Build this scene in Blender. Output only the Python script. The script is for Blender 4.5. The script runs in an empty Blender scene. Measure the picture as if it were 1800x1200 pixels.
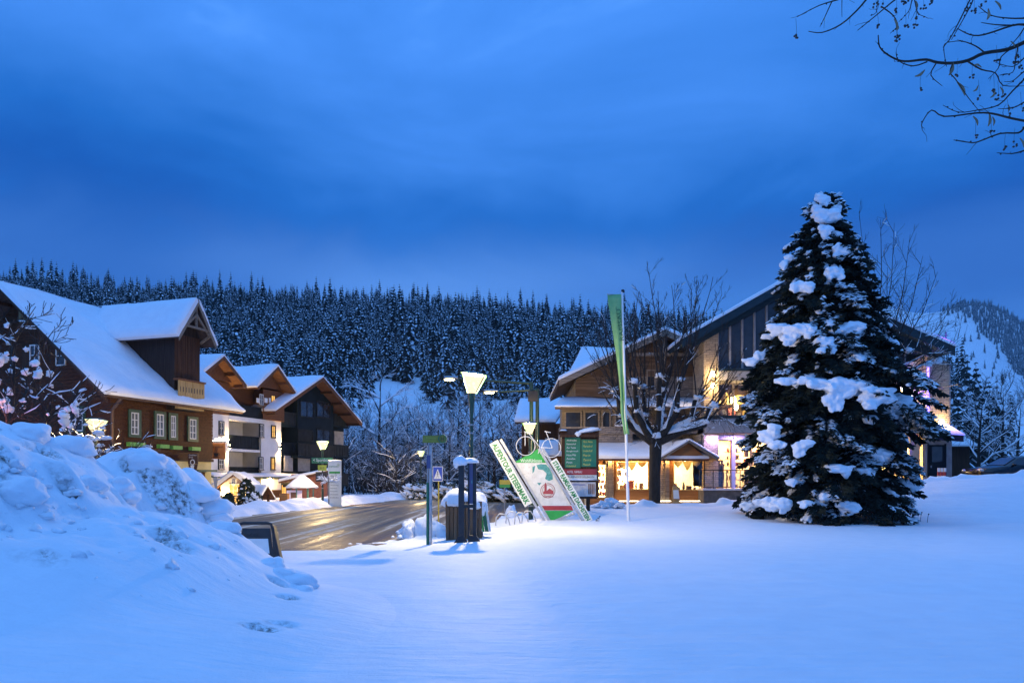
import bpy, math, random
import numpy as np
from mathutils import Vector, Matrix

S = bpy.context.scene
C = S.collection
rnd = random.Random(11)
R = math.radians

# ------------------------------------------------------------------ camera
F, HY, CZ = 1300.0, 841.0, 1.6          # focal length in photo pixels, horizon row, eye height
cd = bpy.data.cameras.new('camera')
cam = bpy.data.objects.new('camera', cd); C.objects.link(cam)
cam.location = (0, 0, CZ); cam.rotation_euler = (R(90), 0, 0)
cd.sensor_width = 36; cd.lens = 36 * F / 1800; cd.shift_y = (HY - 600) / 1800
cd.clip_start = 0.1; cd.clip_end = 9000
S.camera = cam

# ------------------------------------------------------------------ view / sampling
S.view_settings.view_transform = 'Standard'; S.view_settings.look = 'None'
S.view_settings.exposure = 0.0; S.view_settings.gamma = 1.0; S.view_settings.use_curve_mapping = False
S.render.engine = 'CYCLES'
S.cycles.use_denoising = True
S.cycles.sample_clamp_indirect = 4.0
S.cycles.max_bounces = 8; S.cycles.diffuse_bounces = 3; S.cycles.glossy_bounces = 3
S.cycles.transmission_bounces = 4; S.cycles.transparent_max_bounces = 12
S.cycles.caustics_reflective = False; S.cycles.caustics_refractive = False

# ------------------------------------------------------------------ world: blue-hour overcast sky
def nd(nt, typ, **kw):
    n = nt.nodes.new(typ)
    for k, v in kw.items():
        if k.startswith('i_'):
            key = k[2:]
            n.inputs[int(key) if key.isdigit() else key].default_value = v
        else: setattr(n, k, v)
    return n
W = bpy.data.worlds.new('World'); S.world = W; W.use_nodes = True
wt = W.node_tree; wt.nodes.clear(); wl = wt.links.new
SKY_SEED = 15.1
SUN_EL, SUN_ROT = R(-2.0), R(200)
tc = nd(wt, 'ShaderNodeTexCoord')
sx = nd(wt, 'ShaderNodeSeparateXYZ'); wl(tc.outputs['Generated'], sx.inputs[0])
def wmath(op, a, b=None, clamp=False):
    n = nd(wt, 'ShaderNodeMath', operation=op, use_clamp=clamp)
    for i, q in enumerate((a, b)):
        if q is None: continue
        if isinstance(q, (int, float)): n.inputs[i].default_value = q
        else: wl(q, n.inputs[i])
    return n.outputs[0]
zc = wmath('MAXIMUM', sx.outputs['Z'], 0.0)
den = wmath('ADD', zc, 0.10)
pxn = wmath('DIVIDE', sx.outputs['X'], den); pyn = wmath('DIVIDE', sx.outputs['Y'], den)
cv = nd(wt, 'ShaderNodeCombineXYZ', i_2=SKY_SEED); wl(pxn, cv.inputs[0]); wl(pyn, cv.inputs[1])
n1 = nd(wt, 'ShaderNodeTexNoise', i_Scale=1.15, i_Detail=8.0, i_Roughness=0.58, i_Distortion=0.6); wl(cv.outputs[0], n1.inputs['Vector'])
n2 = nd(wt, 'ShaderNodeTexNoise', i_Scale=0.42, i_Detail=2.0, i_Roughness=0.5); wl(cv.outputs[0], n2.inputs['Vector'])
def wrange(x, a, b, c, d):
    n = nd(wt, 'ShaderNodeMapRange', i_1=a, i_2=b, i_3=c, i_4=d); n.interpolation_type = 'SMOOTHSTEP'; wl(x, n.inputs[0]); return n.outputs[0]
# overcast deck: darkest in a broad band at about 17 degrees, brightening towards the zenith
grad = wmath('ADD', wrange(zc, 0.26, 0.52, 0.13, 0.57), wrange(zc, 0.5, 1.0, 0.0, 0.42))
cl = wmath('ADD', wmath('MULTIPLY', wmath('SUBTRACT', n1.outputs[0], 0.5), 0.80), wmath('MULTIPLY', wmath('SUBTRACT', n2.outputs[0], 0.5), 0.85))
val = wmath('ADD', grad, cl, True)
# below the deck the far sky is paler, its edge torn by the clouds
edge = wmath('ADD', zc, wmath('MULTIPLY', wmath('SUBTRACT', n1.outputs[0], 0.5), 0.16))
strip = wmath('MULTIPLY', wrange(edge, 0.245, 0.335, 1.0, 0.0), wrange(n2.outputs[0], 0.34, 0.56, 0.25, 1.0))
cr = nd(wt, 'ShaderNodeValToRGB'); wl(val, cr.inputs[0])
e = cr.color_ramp.elements
e[0].position = 0.0; e[0].color = (0.004, 0.104, 0.50, 1)
e[1].position = 1.0; e[1].color = (0.27, 0.70, 1.60, 1)
for p_, c_ in ((0.18, (0.012, 0.158, 0.64, 1)), (0.38, (0.036, 0.225, 0.80, 1)), (0.62, (0.070, 0.310, 1.02, 1))):
    q = e.new(p_); q.color = c_
sky = nd(wt, 'ShaderNodeTexSky', sky_type='NISHITA', sun_disc=False, sun_elevation=SUN_EL, sun_rotation=SUN_ROT)
mxs = nd(wt, 'ShaderNodeMixRGB'); wl(strip, mxs.inputs[0]); wl(cr.outputs[0], mxs.inputs[1]); mxs.inputs[2].default_value = (0.118, 0.340, 0.93, 1)
bg1 = nd(wt, 'ShaderNodeBackground', i_Strength=1.0); wl(mxs.outputs[0], bg1.inputs[0])
bg2 = nd(wt, 'ShaderNodeBackground', i_Strength=0.02); wl(sky.outputs[0], bg2.inputs[0])
ad = nd(wt, 'ShaderNodeAddShader'); wl(bg1.outputs[0], ad.inputs[0]); wl(bg2.outputs[0], ad.inputs[1])
wo = nd(wt, 'ShaderNodeOutputWorld'); wl(ad.outputs[0], wo.inputs[0])

# ------------------------------------------------------------------ sun: last weak glow through the cloud
sd = bpy.data.lights.new('sun', 'SUN'); sd.energy = 0.10; sd.angle = R(40); sd.color = (0.55, 0.75, 1.0)
so = bpy.data.objects.new('sun', sd); C.objects.link(so); so.rotation_euler = (R(50), 0, R(-20))

# ------------------------------------------------------------------ helpers
def P(px, py, Y): return Vector(((px - 900) / F * Y, Y, CZ + (HY - py) / F * Y))
def PX(px, Y): return (px - 900) / F * Y
def PZ(py, Y): return CZ + (HY - py) / F * Y

def fnoise(x, y, z=0.0, s=0):
    """cheap smooth numpy noise, about -1..1"""
    x = np.asarray(x, float); y = np.asarray(y, float)
    r = np.zeros(np.broadcast(x, y, np.asarray(z)).shape)
    for i in range(5):
        a = 1.3 + 2.399 * i + s * 0.71
        fx, fy, fz = math.cos(a) * (1 + .27 * i), math.sin(a) * (1 + .27 * i), 0.9 + .31 * i
        r = r + np.sin(x * fx + y * fy + z * fz + 1.7 * i * i + s * 3.1 + 1.3 * np.sin(y * fx * .7 - x * fy * .6 + z + s)) / (1 + .25 * i)
    return r / 2.6
def fbm(x, y, z=0.0, s=0, o=3):
    r = 0; a = 1.0
    for i in range(o):
        r = r + a * fnoise(np.asarray(x) * 2.03 ** i, np.asarray(y) * 2.03 ** i, np.asarray(z) * 2.03 ** i, s + i * 5); a *= .5
    return r
def sm(a, b, x):
    t = np.clip((np.asarray(x, float) - a) / (b - a), 0, 1); return t * t * (3 - 2 * t)

_ico = {}
def ico(sub):
    if sub in _ico: return _ico[sub]
    t = (1 + 5 ** .5) / 2
    v = [(-1, t, 0), (1, t, 0), (-1, -t, 0), (1, -t, 0), (0, -1, t), (0, 1, t), (0, -1, -t), (0, 1, -t), (t, 0, -1), (t, 0, 1), (-t, 0, -1), (-t, 0, 1)]
    f = [(0, 11, 5), (0, 5, 1), (0, 1, 7), (0, 7, 10), (0, 10, 11), (1, 5, 9), (5, 11, 4), (11, 10, 2), (10, 7, 6), (7, 1, 8),
         (3, 9, 4), (3, 4, 2), (3, 2, 6), (3, 6, 8), (3, 8, 9), (4, 9, 5), (2, 4, 11), (6, 2, 10), (8, 6, 7), (9, 8, 1)]
    v = [np.array(p) / np.linalg.norm(p) for p in v]
    for _ in range(sub):
        mid = {}; nf = []
        def m(i, j):
            k = (min(i, j), max(i, j))
            if k not in mid:
                p = v[i] + v[j]; v.append(p / np.linalg.norm(p)); mid[k] = len(v) - 1
            return mid[k]
        for a, b, c in f:
            d, e_, g = m(a, b), m(b, c), m(c, a)
            nf += [(a, d, g), (b, e_, d), (c, g, e_), (d, e_, g)]
        f = nf
    _ico[sub] = (np.array(v), f); return _ico[sub]

def base_of(o):
    b = Vector((0, 0, 0))
    while o is not None: b = b + o.location; o = o.parent
    return b

class MB:
    """collects shapes in world coordinates and links them as one mesh object"""
    def __init__(s): s.v = []; s.f = []; s.m = []; s.s = []
    def add(s, vs, fs, mi=0, smooth=False):
        o = len(s.v); s.v.extend([tuple(v) for v in vs])
        s.f.extend([tuple(i + o for i in f) for f in fs]); s.m.extend([mi] * len(fs)); s.s.extend([smooth] * len(fs))
    def box(s, x0, x1, y0, y1, z0, z1, mi=0, fr=None):
        q = [(x0, y0, z0), (x1, y0, z0), (x1, y1, z0), (x0, y1, z0), (x0, y0, z1), (x1, y0, z1), (x1, y1, z1), (x0, y1, z1)]
        if fr: q = [fr(*p) for p in q]
        s.add(q, [(0, 3, 2, 1), (4, 5, 6, 7), (0, 1, 5, 4), (1, 2, 6, 5), (2, 3, 7, 6), (3, 0, 4, 7)], mi)
    def prism(s, poly, vec, mi=0):
        n = len(poly); vec = Vector(vec)
        a = [Vector(p) for p in poly]; b = [p + vec for p in a]
        s.add(a + b, [tuple(range(n)), tuple(range(2 * n - 1, n - 1, -1))] + [(i, (i + 1) % n, n + (i + 1) % n, n + i) for i in range(n)], mi)
    def bar(s, p, q, w, h, mi=0, up=(0, 0, 1)):
        p = Vector(p); q = Vector(q); d = (q - p).normalized(); up = Vector(up)
        x = d.cross(up)
        if x.length < 1e-4: x = d.cross(Vector((0, 1, 0)))
        x.normalize(); y = x.cross(d)
        c = [p + x * (w / 2) * i + y * (h / 2) * j for i, j in ((-1, -1), (1, -1), (1, 1), (-1, 1))]
        s.prism(c, q - p, mi)
    def tube(s, path, rad, n=6, mi=0, cap=True, smooth=True):
        path = [Vector(p) for p in path]; k = len(path)
        if not hasattr(rad, '__len__'): rad = [rad] * k
        vs = []; prev = None
        for i, p in enumerate(path):
            d = (path[min(i + 1, k - 1)] - path[max(i - 1, 0)])
            d = d.normalized() if d.length > 1e-9 else Vector((0, 0, 1))
            ref = prev if prev is not None else (Vector((0, 0, 1)) if abs(d.z) < .9 else Vector((1, 0, 0)))
            x = ref - d * ref.dot(d)
            if x.length < 1e-5: x = d.orthogonal()
            x.normalize(); y = d.cross(x); prev = x
            for j in range(n):
                a = 2 * math.pi * j / n
                vs.append(p + (x * math.cos(a) + y * math.sin(a)) * rad[i])
        fs = [(i * n + j, i * n + (j + 1) % n, (i + 1) * n + (j + 1) % n, (i + 1) * n + j) for i in range(k - 1) for j in range(n)]
        s.add(vs, fs, mi, smooth)
        if cap:
            s.add(vs[:n], [tuple(range(n - 1, -1, -1))], mi); s.add(vs[-n:], [tuple(range(n))], mi)
    def cyl(s, c, r, z0, z1, n=12, mi=0, r2=None):
        s.tube([(c[0], c[1], z0), (c[0], c[1], z1)], [r, r if r2 is None else r2], n, mi)
    def ring(s, c, r, t, ax=(1, 0, 0), ay=(0, 0, 1), n=24, k=5, mi=0):
        c = Vector(c); ax = Vector(ax); ay = Vector(ay); az = ax.cross(ay)
        vs = []
        for i in range(n):
            a = 2 * math.pi * i / n; d = ax * math.cos(a) + ay * math.sin(a)
            for j in range(k):
                b = 2 * math.pi * j / k
                vs.append(c + d * (r + t * math.cos(b)) + az * t * math.sin(b))
        s.add(vs, [(i * k + j, i * k + (j + 1) % k, ((i + 1) % n) * k + (j + 1) % k, ((i + 1) % n) * k + j) for i in range(n) for j in range(k)], mi, True)
    def blob(s, c, r, seed=0, sub=2, amp=.18, flat=.35, mi=0, rot=0.0, freq=1.6, tilt=None):
        v, f = ico(sub)
        n = fbm(v[:, 0] * freq * 1.4 + seed * 3.3, v[:, 1] * freq * 1.4 - seed, v[:, 2] * freq * 1.4, seed % 17, 3)
        q = v * (1 + amp * n)[:, None]
        q[:, 2] = np.where(q[:, 2] < 0, q[:, 2] * flat, q[:, 2])
        q = q * np.array(r if hasattr(r, '__len__') else (r, r, r))
        cr_, sr = math.cos(rot), math.sin(rot)
        q = np.stack([q[:, 0] * cr_ - q[:, 1] * sr, q[:, 0] * sr + q[:, 1] * cr_, q[:, 2]], 1)
        if tilt is not None: q[:, 2] += tilt[0] * q[:, 0] + tilt[1] * q[:, 1]
        s.add((q + np.array(c)).tolist(), f, mi, True)
    def grid(s, V, mi=0, smooth=True, flip=False):
        n, m = V.shape[:2]
        i, j = np.meshgrid(np.arange(n - 1), np.arange(m - 1), indexing='ij')
        a = (i * m + j).ravel()
        q = np.stack([a, a + 1, a + m + 1, a + m], 1)
        if flip: q = q[:, ::-1]
        s.add(V.reshape(-1, 3).tolist(), q.tolist(), mi, smooth)
    def build(s, name, mats, parent=None, smooth=None, kind=None, label=None, at=None):
        me = bpy.data.meshes.new(name)
        off = Vector(at) if at is not None else (base_of(parent) if parent is not None else Vector((0, 0, 0)))
        V = np.array(s.v, float).reshape(-1, 3) - np.array(off)
        me.from_pydata(V.tolist(), [], s.f)
        for m_ in (mats if isinstance(mats, (list, tuple)) else [mats]): me.materials.append(m_)
        me.polygons.foreach_set('material_index', s.m)
        me.polygons.foreach_set('use_smooth', s.s if smooth is None else [smooth] * len(s.f))
        me.update()
        o = bpy.data.objects.new(name, me); C.objects.link(o)
        if parent is not None: o.parent = parent
        if at is not None: o.location = at
        if kind: o['kind'] = kind
        if label: o['label'] = label
        return o

def thing(name, label, cat, loc=(0, 0, 0), group=None):
    o = bpy.data.objects.new(name, None); C.objects.link(o); o.empty_display_size = .2
    o.location = loc; o['label'] = label; o['category'] = cat
    if group: o['group'] = group
    return o
def tag(o, label, cat=None, group=None, kind=None):
    o['label'] = label
    if cat: o['category'] = cat
    if group: o['group'] = group
    if kind: o['kind'] = kind
    return o
def dup(root, loc, rz=None, sc=None, label=None):
    def cp(o, par):
        c = o.copy(); C.objects.link(c)
        if par is not None: c.parent = par
        for k in kids.get(o.name, ()): cp(k, c)
        return c
    kids = {}
    def col(o):
        ch = [q for q in o.children]
        if ch: kids[o.name] = ch
        for q in ch: col(q)
    col(root)
    r = cp(root, None); r.location = loc
    if rz is not None: r.rotation_euler = (0, 0, rz)
    if sc is not None: r.scale = (sc, sc, sc) if not hasattr(sc, '__len__') else sc
    if label: r['label'] = label
    return r

def frame(O, ux, flip=False):
    """a along the wall, b outward, z up"""
    O = Vector((O[0], O[1], 0)); u = Vector((ux[0], ux[1], 0)).normalized()
    n = Vector((u.y, -u.x, 0)) * (-1 if flip else 1)
    def fr(a, b, z): return O + u * a + n * b + Vector((0, 0, z))
    fr.O, fr.u, fr.n = O, u, n
    return fr
def onwall(fr, b, px, py=None):
    O = fr.O + fr.n * b; k = (px - 900) / F
    a = (k * O.y - O.x) / (fr.u.x - k * fr.u.y)
    if py is None: return a
    return a, PZ(py, O.y + a * fr.u.y)

def text(name, body, pos, ux, uy, mat, parent, width=None, height=None, align='C', ext=.004, bold=0.0):
    cu = bpy.data.curves.new(name, 'FONT'); cu.body = body; cu.size = 1.0; cu.extrude = 0.0; cu.resolution_u = 2; cu.offset = bold
    ob = bpy.data.objects.new(name, cu)
    me = bpy.data.meshes.new_from_object(ob)
    V = np.array([v.co[:] for v in me.vertices]); fs = [tuple(p.vertices) for p in me.polygons]
    bpy.data.objects.remove(ob); bpy.data.meshes.remove(me); bpy.data.curves.remove(cu)
    if not len(V): return None
    w = V[:, 0].max() - V[:, 0].min(); h = V[:, 1].max() - V[:, 1].min()
    V[:, 0] -= V[:, 0].min(); V[:, 1] -= V[:, 1].min()
    sy = height / h if height else width / w
    sx_ = width / w if width else sy
    if align == 'C': V[:, 0] -= w / 2; V[:, 1] -= h / 2
    pos = Vector(pos); ux = Vector(ux).normalized(); uy = Vector(uy).normalized(); n = ux.cross(uy)
    mb = MB(); mb.add([pos + ux * float(a * sx_) + uy * float(b * sy) + n * ext for a, b, _ in V], fs)
    return mb.build(name, mat, parent)

# ------------------------------------------------------------------ materials
M = {}
def mat(name, c1, c2=None, rough=.6, scale=4.0, stretch=(1, 1, 1), bump=0.0, bscale=20.0, metal=0.0, spec=None, em=None, es=0.0, detail=4.0, contrast=(.35, .65), coat=0.0):
    m = bpy.data.materials.new(name); m.use_nodes = True; nt = m.node_tree; L = nt.links.new
    b = nt.nodes['Principled BSDF']; b.inputs['Roughness'].default_value = rough; b.inputs['Metallic'].default_value = metal
    if spec is not None: b.inputs['Specular IOR Level'].default_value = spec
    if coat: b.inputs['Coat Weight'].default_value = coat
    t = nd(nt, 'ShaderNodeTexCoord'); mp = nd(nt, 'ShaderNodeMapping'); mp.inputs['Scale'].default_value = stretch
    L(t.outputs['Object'], mp.inputs[0])
    b.inputs['Base Color'].default_value = (*c1, 1)
    if c2 is not None:
        n = nd(nt, 'ShaderNodeTexNoise', i_Scale=scale, i_Detail=detail, i_Roughness=.6); L(mp.outputs[0], n.inputs['Vector'])
        r = nd(nt, 'ShaderNodeValToRGB'); L(n.outputs[0], r.inputs[0])
        r.color_ramp.elements[0].position = contrast[0]; r.color_ramp.elements[0].color = (*c1, 1)
        r.color_ramp.elements[1].position = contrast[1]; r.color_ramp.elements[1].color = (*c2, 1)
        L(r.outputs[0], b.inputs['Base Color'])
    if bump:
        n = nd(nt, 'ShaderNodeTexNoise', i_Scale=bscale, i_Detail=5.0, i_Roughness=.6); L(mp.outputs[0], n.inputs['Vector'])
        bp = nd(nt, 'ShaderNodeBump', i_Strength=min(bump, 1.0), i_Distance=.02); L(n.outputs[0], bp.inputs['Height']); L(bp.outputs[0], b.inputs['Normal'])
    if em is not None:
        b.inputs['Emission Color'].default_value = (*em, 1); b.inputs['Emission Strength'].default_value = es
    M[name] = m; return m

def snow_mat(name, dirt=False, c=(.86, .88, .91), grain=.5, wind=.75):
    m = bpy.data.materials.new(name); m.use_nodes = True; nt = m.node_tree; L = nt.links.new
    b = nt.nodes['Principled BSDF']; b.inputs['Roughness'].default_value = .62; b.inputs['Specular IOR Level'].default_value = .25
    g = nd(nt, 'ShaderNodeNewGeometry')
    n1 = nd(nt, 'ShaderNodeTexNoise', i_Scale=2.2, i_Detail=4.0, i_Roughness=.55); L(g.outputs['Position'], n1.inputs['Vector'])
    n2 = nd(nt, 'ShaderNodeTexNoise', i_Scale=38.0, i_Detail=4.0, i_Roughness=.65); L(g.outputs['Position'], n2.inputs['Vector'])
    b1 = nd(nt, 'ShaderNodeBump', i_Strength=.30, i_Distance=.10); L(n1.outputs[0], b1.inputs['Height'])
    mpw = nd(nt, 'ShaderNodeMapping'); mpw.inputs['Scale'].default_value = (1.1, 5.5, 3.0); mpw.inputs['Rotation'].default_value = (0, 0, .18); L(g.outputs['Position'], mpw.inputs[0])
    nw = nd(nt, 'ShaderNodeTexNoise', i_Scale=1.3, i_Detail=5.0, i_Roughness=.6, i_Distortion=.4); L(mpw.outputs[0], nw.inputs['Vector'])
    bw = nd(nt, 'ShaderNodeBump', i_Strength=wind, i_Distance=.035); L(nw.outputs[0], bw.inputs['Height']); L(b1.outputs[0], bw.inputs['Normal'])
    b2 = nd(nt, 'ShaderNodeBump', i_Strength=grain, i_Distance=.012); L(n2.outputs[0], b2.inputs['Height']); L(bw.outputs[0], b2.inputs['Normal'])
    L(b2.outputs[0], b.inputs['Normal'])
    r = nd(nt, 'ShaderNodeValToRGB'); L(n1.outputs[0], r.inputs[0])
    r.color_ramp.elements[0].position = .3; r.color_ramp.elements[0].color = (c[0] * .94, c[1] * .94, c[2] * .95, 1)
    r.color_ramp.elements[1].position = .7; r.color_ramp.elements[1].color = (*c, 1)
    col = r.outputs[0]
    if dirt:
        at = nd(nt, 'ShaderNodeAttribute', attribute_name='dirt')
        n3 = nd(nt, 'ShaderNodeTexNoise', i_Scale=14.0, i_Detail=6.0, i_Roughness=.7); L(g.outputs['Position'], n3.inputs['Vector'])
        mu = nd(nt, 'ShaderNodeMath', operation='MULTIPLY_ADD', use_clamp=True); L(n3.outputs[0], mu.inputs[0]); mu.inputs[1].default_value = 5.5; mu.inputs[2].default_value = -2.35
        m2 = nd(nt, 'ShaderNodeMath', operation='MULTIPLY', use_clamp=True); L(mu.outputs[0], m2.inputs[0]); L(at.outputs['Fac'], m2.inputs[1])
        mx = nd(nt, 'ShaderNodeMixRGB'); L(m2.outputs[0], mx.inputs[0]); L(col, mx.inputs[1]); mx.inputs[2].default_value = (.135, .115, .095, 1)
        col = mx.outputs[0]
    L(col, b.inputs['Base Color'])
    M[name] = m; return m
snow_mat('snow'); snow_mat('snow_dirty', True); snow_mat('snow_far', grain=.1, wind=.1)

def glass(name, tint=(.9, .95, 1.0), refl=.08):
    m = bpy.data.materials.new(name); m.use_nodes = True; nt = m.node_tree; nt.nodes.clear(); L = nt.links.new
    t = nd(nt, 'ShaderNodeBsdfTransparent', i_0=(*tint, 1)); g = nd(nt, 'ShaderNodeBsdfGlossy'); g.inputs['Roughness'].default_value = .02
    fz = nd(nt, 'ShaderNodeFresnel', i_IOR=1.5); mx = nd(nt, 'ShaderNodeMixShader'); L(fz.outputs[0], mx.inputs[0]); L(t.outputs[0], mx.inputs[1]); L(g.outputs[0], mx.inputs[2])
    o = nd(nt, 'ShaderNodeOutputMaterial'); L(mx.outputs[0], o.inputs[0]); M[name] = m
glass('clear_glass')
mat('dark_glass', (.018, .022, .03), (.035, .04, .05), rough=.06, scale=1.2, spec=.6)
mat('curtained_glass', (.10, .11, .11), (.20, .21, .20), rough=.12, scale=3, stretch=(6, 6, .6), spec=.6)
def emit(name, col, st, var=None, scale=6.0, stretch=(1, 1, 1)):
    m = bpy.data.materials.new(name); m.use_nodes = True; nt = m.node_tree; nt.nodes.clear(); L = nt.links.new
    en = nd(nt, 'ShaderNodeEmission', i_Strength=st); en.inputs[0].default_value = (*col, 1)
    if var:
        t = nd(nt, 'ShaderNodeTexCoord'); mp = nd(nt, 'ShaderNodeMapping'); mp.inputs['Scale'].default_value = stretch; L(t.outputs['Object'], mp.inputs[0])
        n = nd(nt, 'ShaderNodeTexNoise', i_Scale=scale, i_Detail=3.0); L(mp.outputs[0], n.inputs['Vector'])
        r = nd(nt, 'ShaderNodeValToRGB'); L(n.outputs[0], r.inputs[0])
        r.color_ramp.elements[0].position = .35; r.color_ramp.elements[0].color = (*var, 1)
        r.color_ramp.elements[1].position = .65; r.color_ramp.elements[1].color = (*col, 1); L(r.outputs[0], en.inputs[0])
    o = nd(nt, 'ShaderNodeOutputMaterial'); L(en.outputs[0], o.inputs[0]); M[name] = m
def lantern_mat(name, col, st, clear=.6):
    m = bpy.data.materials.new(name); m.use_nodes = True; nt = m.node_tree; nt.nodes.clear(); L = nt.links.new
    en = nd(nt, 'ShaderNodeEmission', i_Strength=st); en.inputs[0].default_value = (*col, 1); t = nd(nt, 'ShaderNodeBsdfTransparent')
    mx = nd(nt, 'ShaderNodeMixShader', i_0=clear); L(en.outputs[0], mx.inputs[1]); L(t.outputs[0], mx.inputs[2])
    o = nd(nt, 'ShaderNodeOutputMaterial'); L(mx.outputs[0], o.inputs[0]); M[name] = m
lantern_mat('lantern_light', (1.0, .80, .46), 2.4)
emit('sodium_light', (1.0, .82, .30), 30.0)
emit('lit_window', (1.0, .66, .20), 1.25, (1.0, .50, .12), 2.2, (2, 2, .4))
emit('lit_hall', (1.0, .60, .16), 1.6, (.9, .36, .06), 3.0, (2, 2, .5))
emit('wall_lamp_light', (1.0, .72, .34), 60.0)
emit('white_bulb', (.85, .85, 1.0), 25.0)
emit('fairy_light', (1.0, .85, .60), 9.0)
emit('blue_light', (.16, .10, 1.0), 9.0)
emit('red_light', (1.0, .05, .08), 3.5)
emit('pink_light', (1.0, .30, .26), 200.0)

def wood(name, c1, c2, along='x', rough=.6, rep=1.0):
    st = {'x': (.5, 9, 9), 'y': (9, .5, 9), 'z': (9, 9, .5)}[along]
    return mat(name, c1, c2, rough=rough, spec=.12, scale=1.4 * rep, stretch=st, bump=.35, bscale=2.5 * rep, detail=6)
wood('dark_log', (.040, .015, .007), (.095, .036, .016))
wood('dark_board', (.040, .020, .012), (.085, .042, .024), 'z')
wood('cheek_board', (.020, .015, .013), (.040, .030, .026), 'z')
wood('brown_board', (.11, .048, .024), (.20, .095, .048))
wood('orange_wood', (.22, .095, .035), (.34, .16, .060))
wood('pale_wood', (.38, .25, .10), (.52, .36, .16), 'z')
wood('grey_wood', (.16, .13, .10), (.28, .23, .18))
wood('chalet_wood', (.075, .046, .028), (.165, .110, .072))
wood('planter_wood', (.12, .070, .042), (.22, .14, .085), 'z')
mat('carving', (.16, .11, .05), (.25, .18, .09), rough=.6, scale=9)
mat('yellow_plaster', (.62, .50, .20), (.70, .58, .27), rough=.8, scale=1.5, bump=.2, bscale=30)
mat('white_plaster', (.66, .66, .67), (.76, .76, .76), rough=.85, scale=1.2, bump=.2, bscale=40)
mat('slate_plaster', (.007, .015, .022), (.011, .021, .030), rough=.8, spec=.1, scale=1.2, bump=.2, bscale=40)
mat('slate_dark', (.009, .013, .017), (.016, .022, .028), rough=.7, spec=.15, scale=2)
mat('cream_plaster', (.52, .44, .33), (.62, .53, .41), rough=.85, scale=1.2, bump=.2, bscale=40)
mat('concrete', (.26, .25, .25), (.36, .35, .34), rough=.85, scale=2.5, bump=.3, bscale=25)
mat('plinth', (.10, .095, .09), (.16, .15, .14), rough=.9, scale=3, bump=.4, bscale=20)
mat('roof_tile', (.045, .030, .026), (.09, .06, .05), rough=.8, scale=4, bump=.5, bscale=12)
mat('roof_metal', (.016, .034, .042), (.026, .048, .058), rough=.6, spec=.2, scale=2, stretch=(1, 1, 4))
mat('window_white', (.62, .63, .60), (.72, .72, .69), rough=.5, scale=4)
mat('shutter_green', (.020, .058, .035), (.035, .085, .05), rough=.55, scale=5)
mat('box_green', (.10, .30, .05), (.16, .42, .08), rough=.6, scale=8)
mat('copper_pipe', (.10, .055, .035), (.16, .09, .055), rough=.45, metal=.6, scale=3)
mat('metal_grey', (.30, .31, .33), (.40, .41, .43), rough=.38, metal=.75, scale=6)
mat('galvanised', (.38, .40, .42), (.50, .52, .54), rough=.42, metal=.6, scale=14)
mat('lamp_green', (.012, .045, .026), (.022, .065, .038), rough=.35, scale=6, coat=.2)
mat('black_paint', (.012, .012, .014), (.022, .022, .026), rough=.45, scale=6)
mat('dark_steel', (.018, .021, .026), (.030, .034, .042), rough=.45, scale=5, metal=.2)
mat('white_paint', (.76, .76, .75), (.82, .82, .81), rough=.45, scale=4)
mat('sign_cream', (.70, .72, .66), (.76, .77, .72), rough=.5, scale=3)
mat('sign_green', (.02, .30, .05), (.03, .36, .07), rough=.45, scale=3)
mat('text_green', (.015, .22, .06), rough=.5)
mat('board_green', (.012, .16, .085), (.02, .20, .11), rough=.5, scale=3)
mat('dir_green', (.015, .14, .07), (.022, .17, .09), rough=.45, scale=3)
mat('sign_red', (.30, .025, .03), (.36, .04, .045), rough=.5, scale=3)
mat('sign_blue', (.02, .07, .42), (.03, .09, .48), rough=.4, scale=3)
mat('text_white', (.80, .80, .78), rough=.5)
mat('text_yellow', (.62, .58, .12), rough=.5)
mat('text_dark', (.03, .03, .03), rough=.5)
mat('text_red', (.32, .05, .06), rough=.5)
mat('sign_lime', (.28, .36, .04), (.36, .44, .07), rough=.5, scale=3)
mat('sign_olive', (.17, .18, .02), (.23, .24, .04), rough=.5, scale=4)
mat('sign_yellow', (.55, .40, .03), (.62, .47, .06), rough=.5, scale=4)
mat('sign_orange', (.50, .17, .035), (.58, .22, .06), rough=.55, scale=4)
mat('sign_brown', (.06, .025, .018), (.09, .04, .028), rough=.55, scale=4)
mat('teal_print', (.03, .20, .20), (.10, .32, .32), rough=.5, scale=14)
mat('photo_print', (.55, .56, .54), (.68, .68, .66), rough=.5, scale=5)
mat('poster_print', (.50, .48, .46), (.62, .60, .58), rough=.5, scale=9)
mat('poster_brown', (.20, .11, .08), (.28, .17, .12), rough=.5, scale=20)
mat('stele_blue', (.06, .07, .17), (.10, .11, .24), rough=.35, scale=2.2, stretch=(1, 1, .6))
mat('flag_green', (.22, .44, .15), (.28, .52, .19), rough=.75, scale=3)
mat('flag_print', (.02, .12, .05), rough=.75)
mat('bark', (.010, .008, .006), (.026, .021, .017), rough=.9, scale=7, stretch=(1, 1, .35), bump=.8, bscale=14)
mat('bark_twig', (.016, .012, .010), (.032, .025, .020), rough=.85, scale=8)
mat('needles', (.005, .012, .009), (.013, .026, .017), rough=.75, scale=5)
mat('needles_far', (.006, .013, .010), (.014, .026, .020), rough=.85, scale=.4)
mat('shrub_leaf', (.014, .026, .012), (.032, .05, .022), rough=.7, scale=6)
mat('dry_bract', (.22, .15, .09), (.32, .23, .14), rough=.8, scale=20)
mat('teal_post', (.05, .16, .15), (.07, .21, .19), rough=.5, scale=5)
mat('brick_red', (.20, .07, .045), (.30, .11, .07), rough=.85, scale=5, bump=.4, bscale=14)
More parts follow.
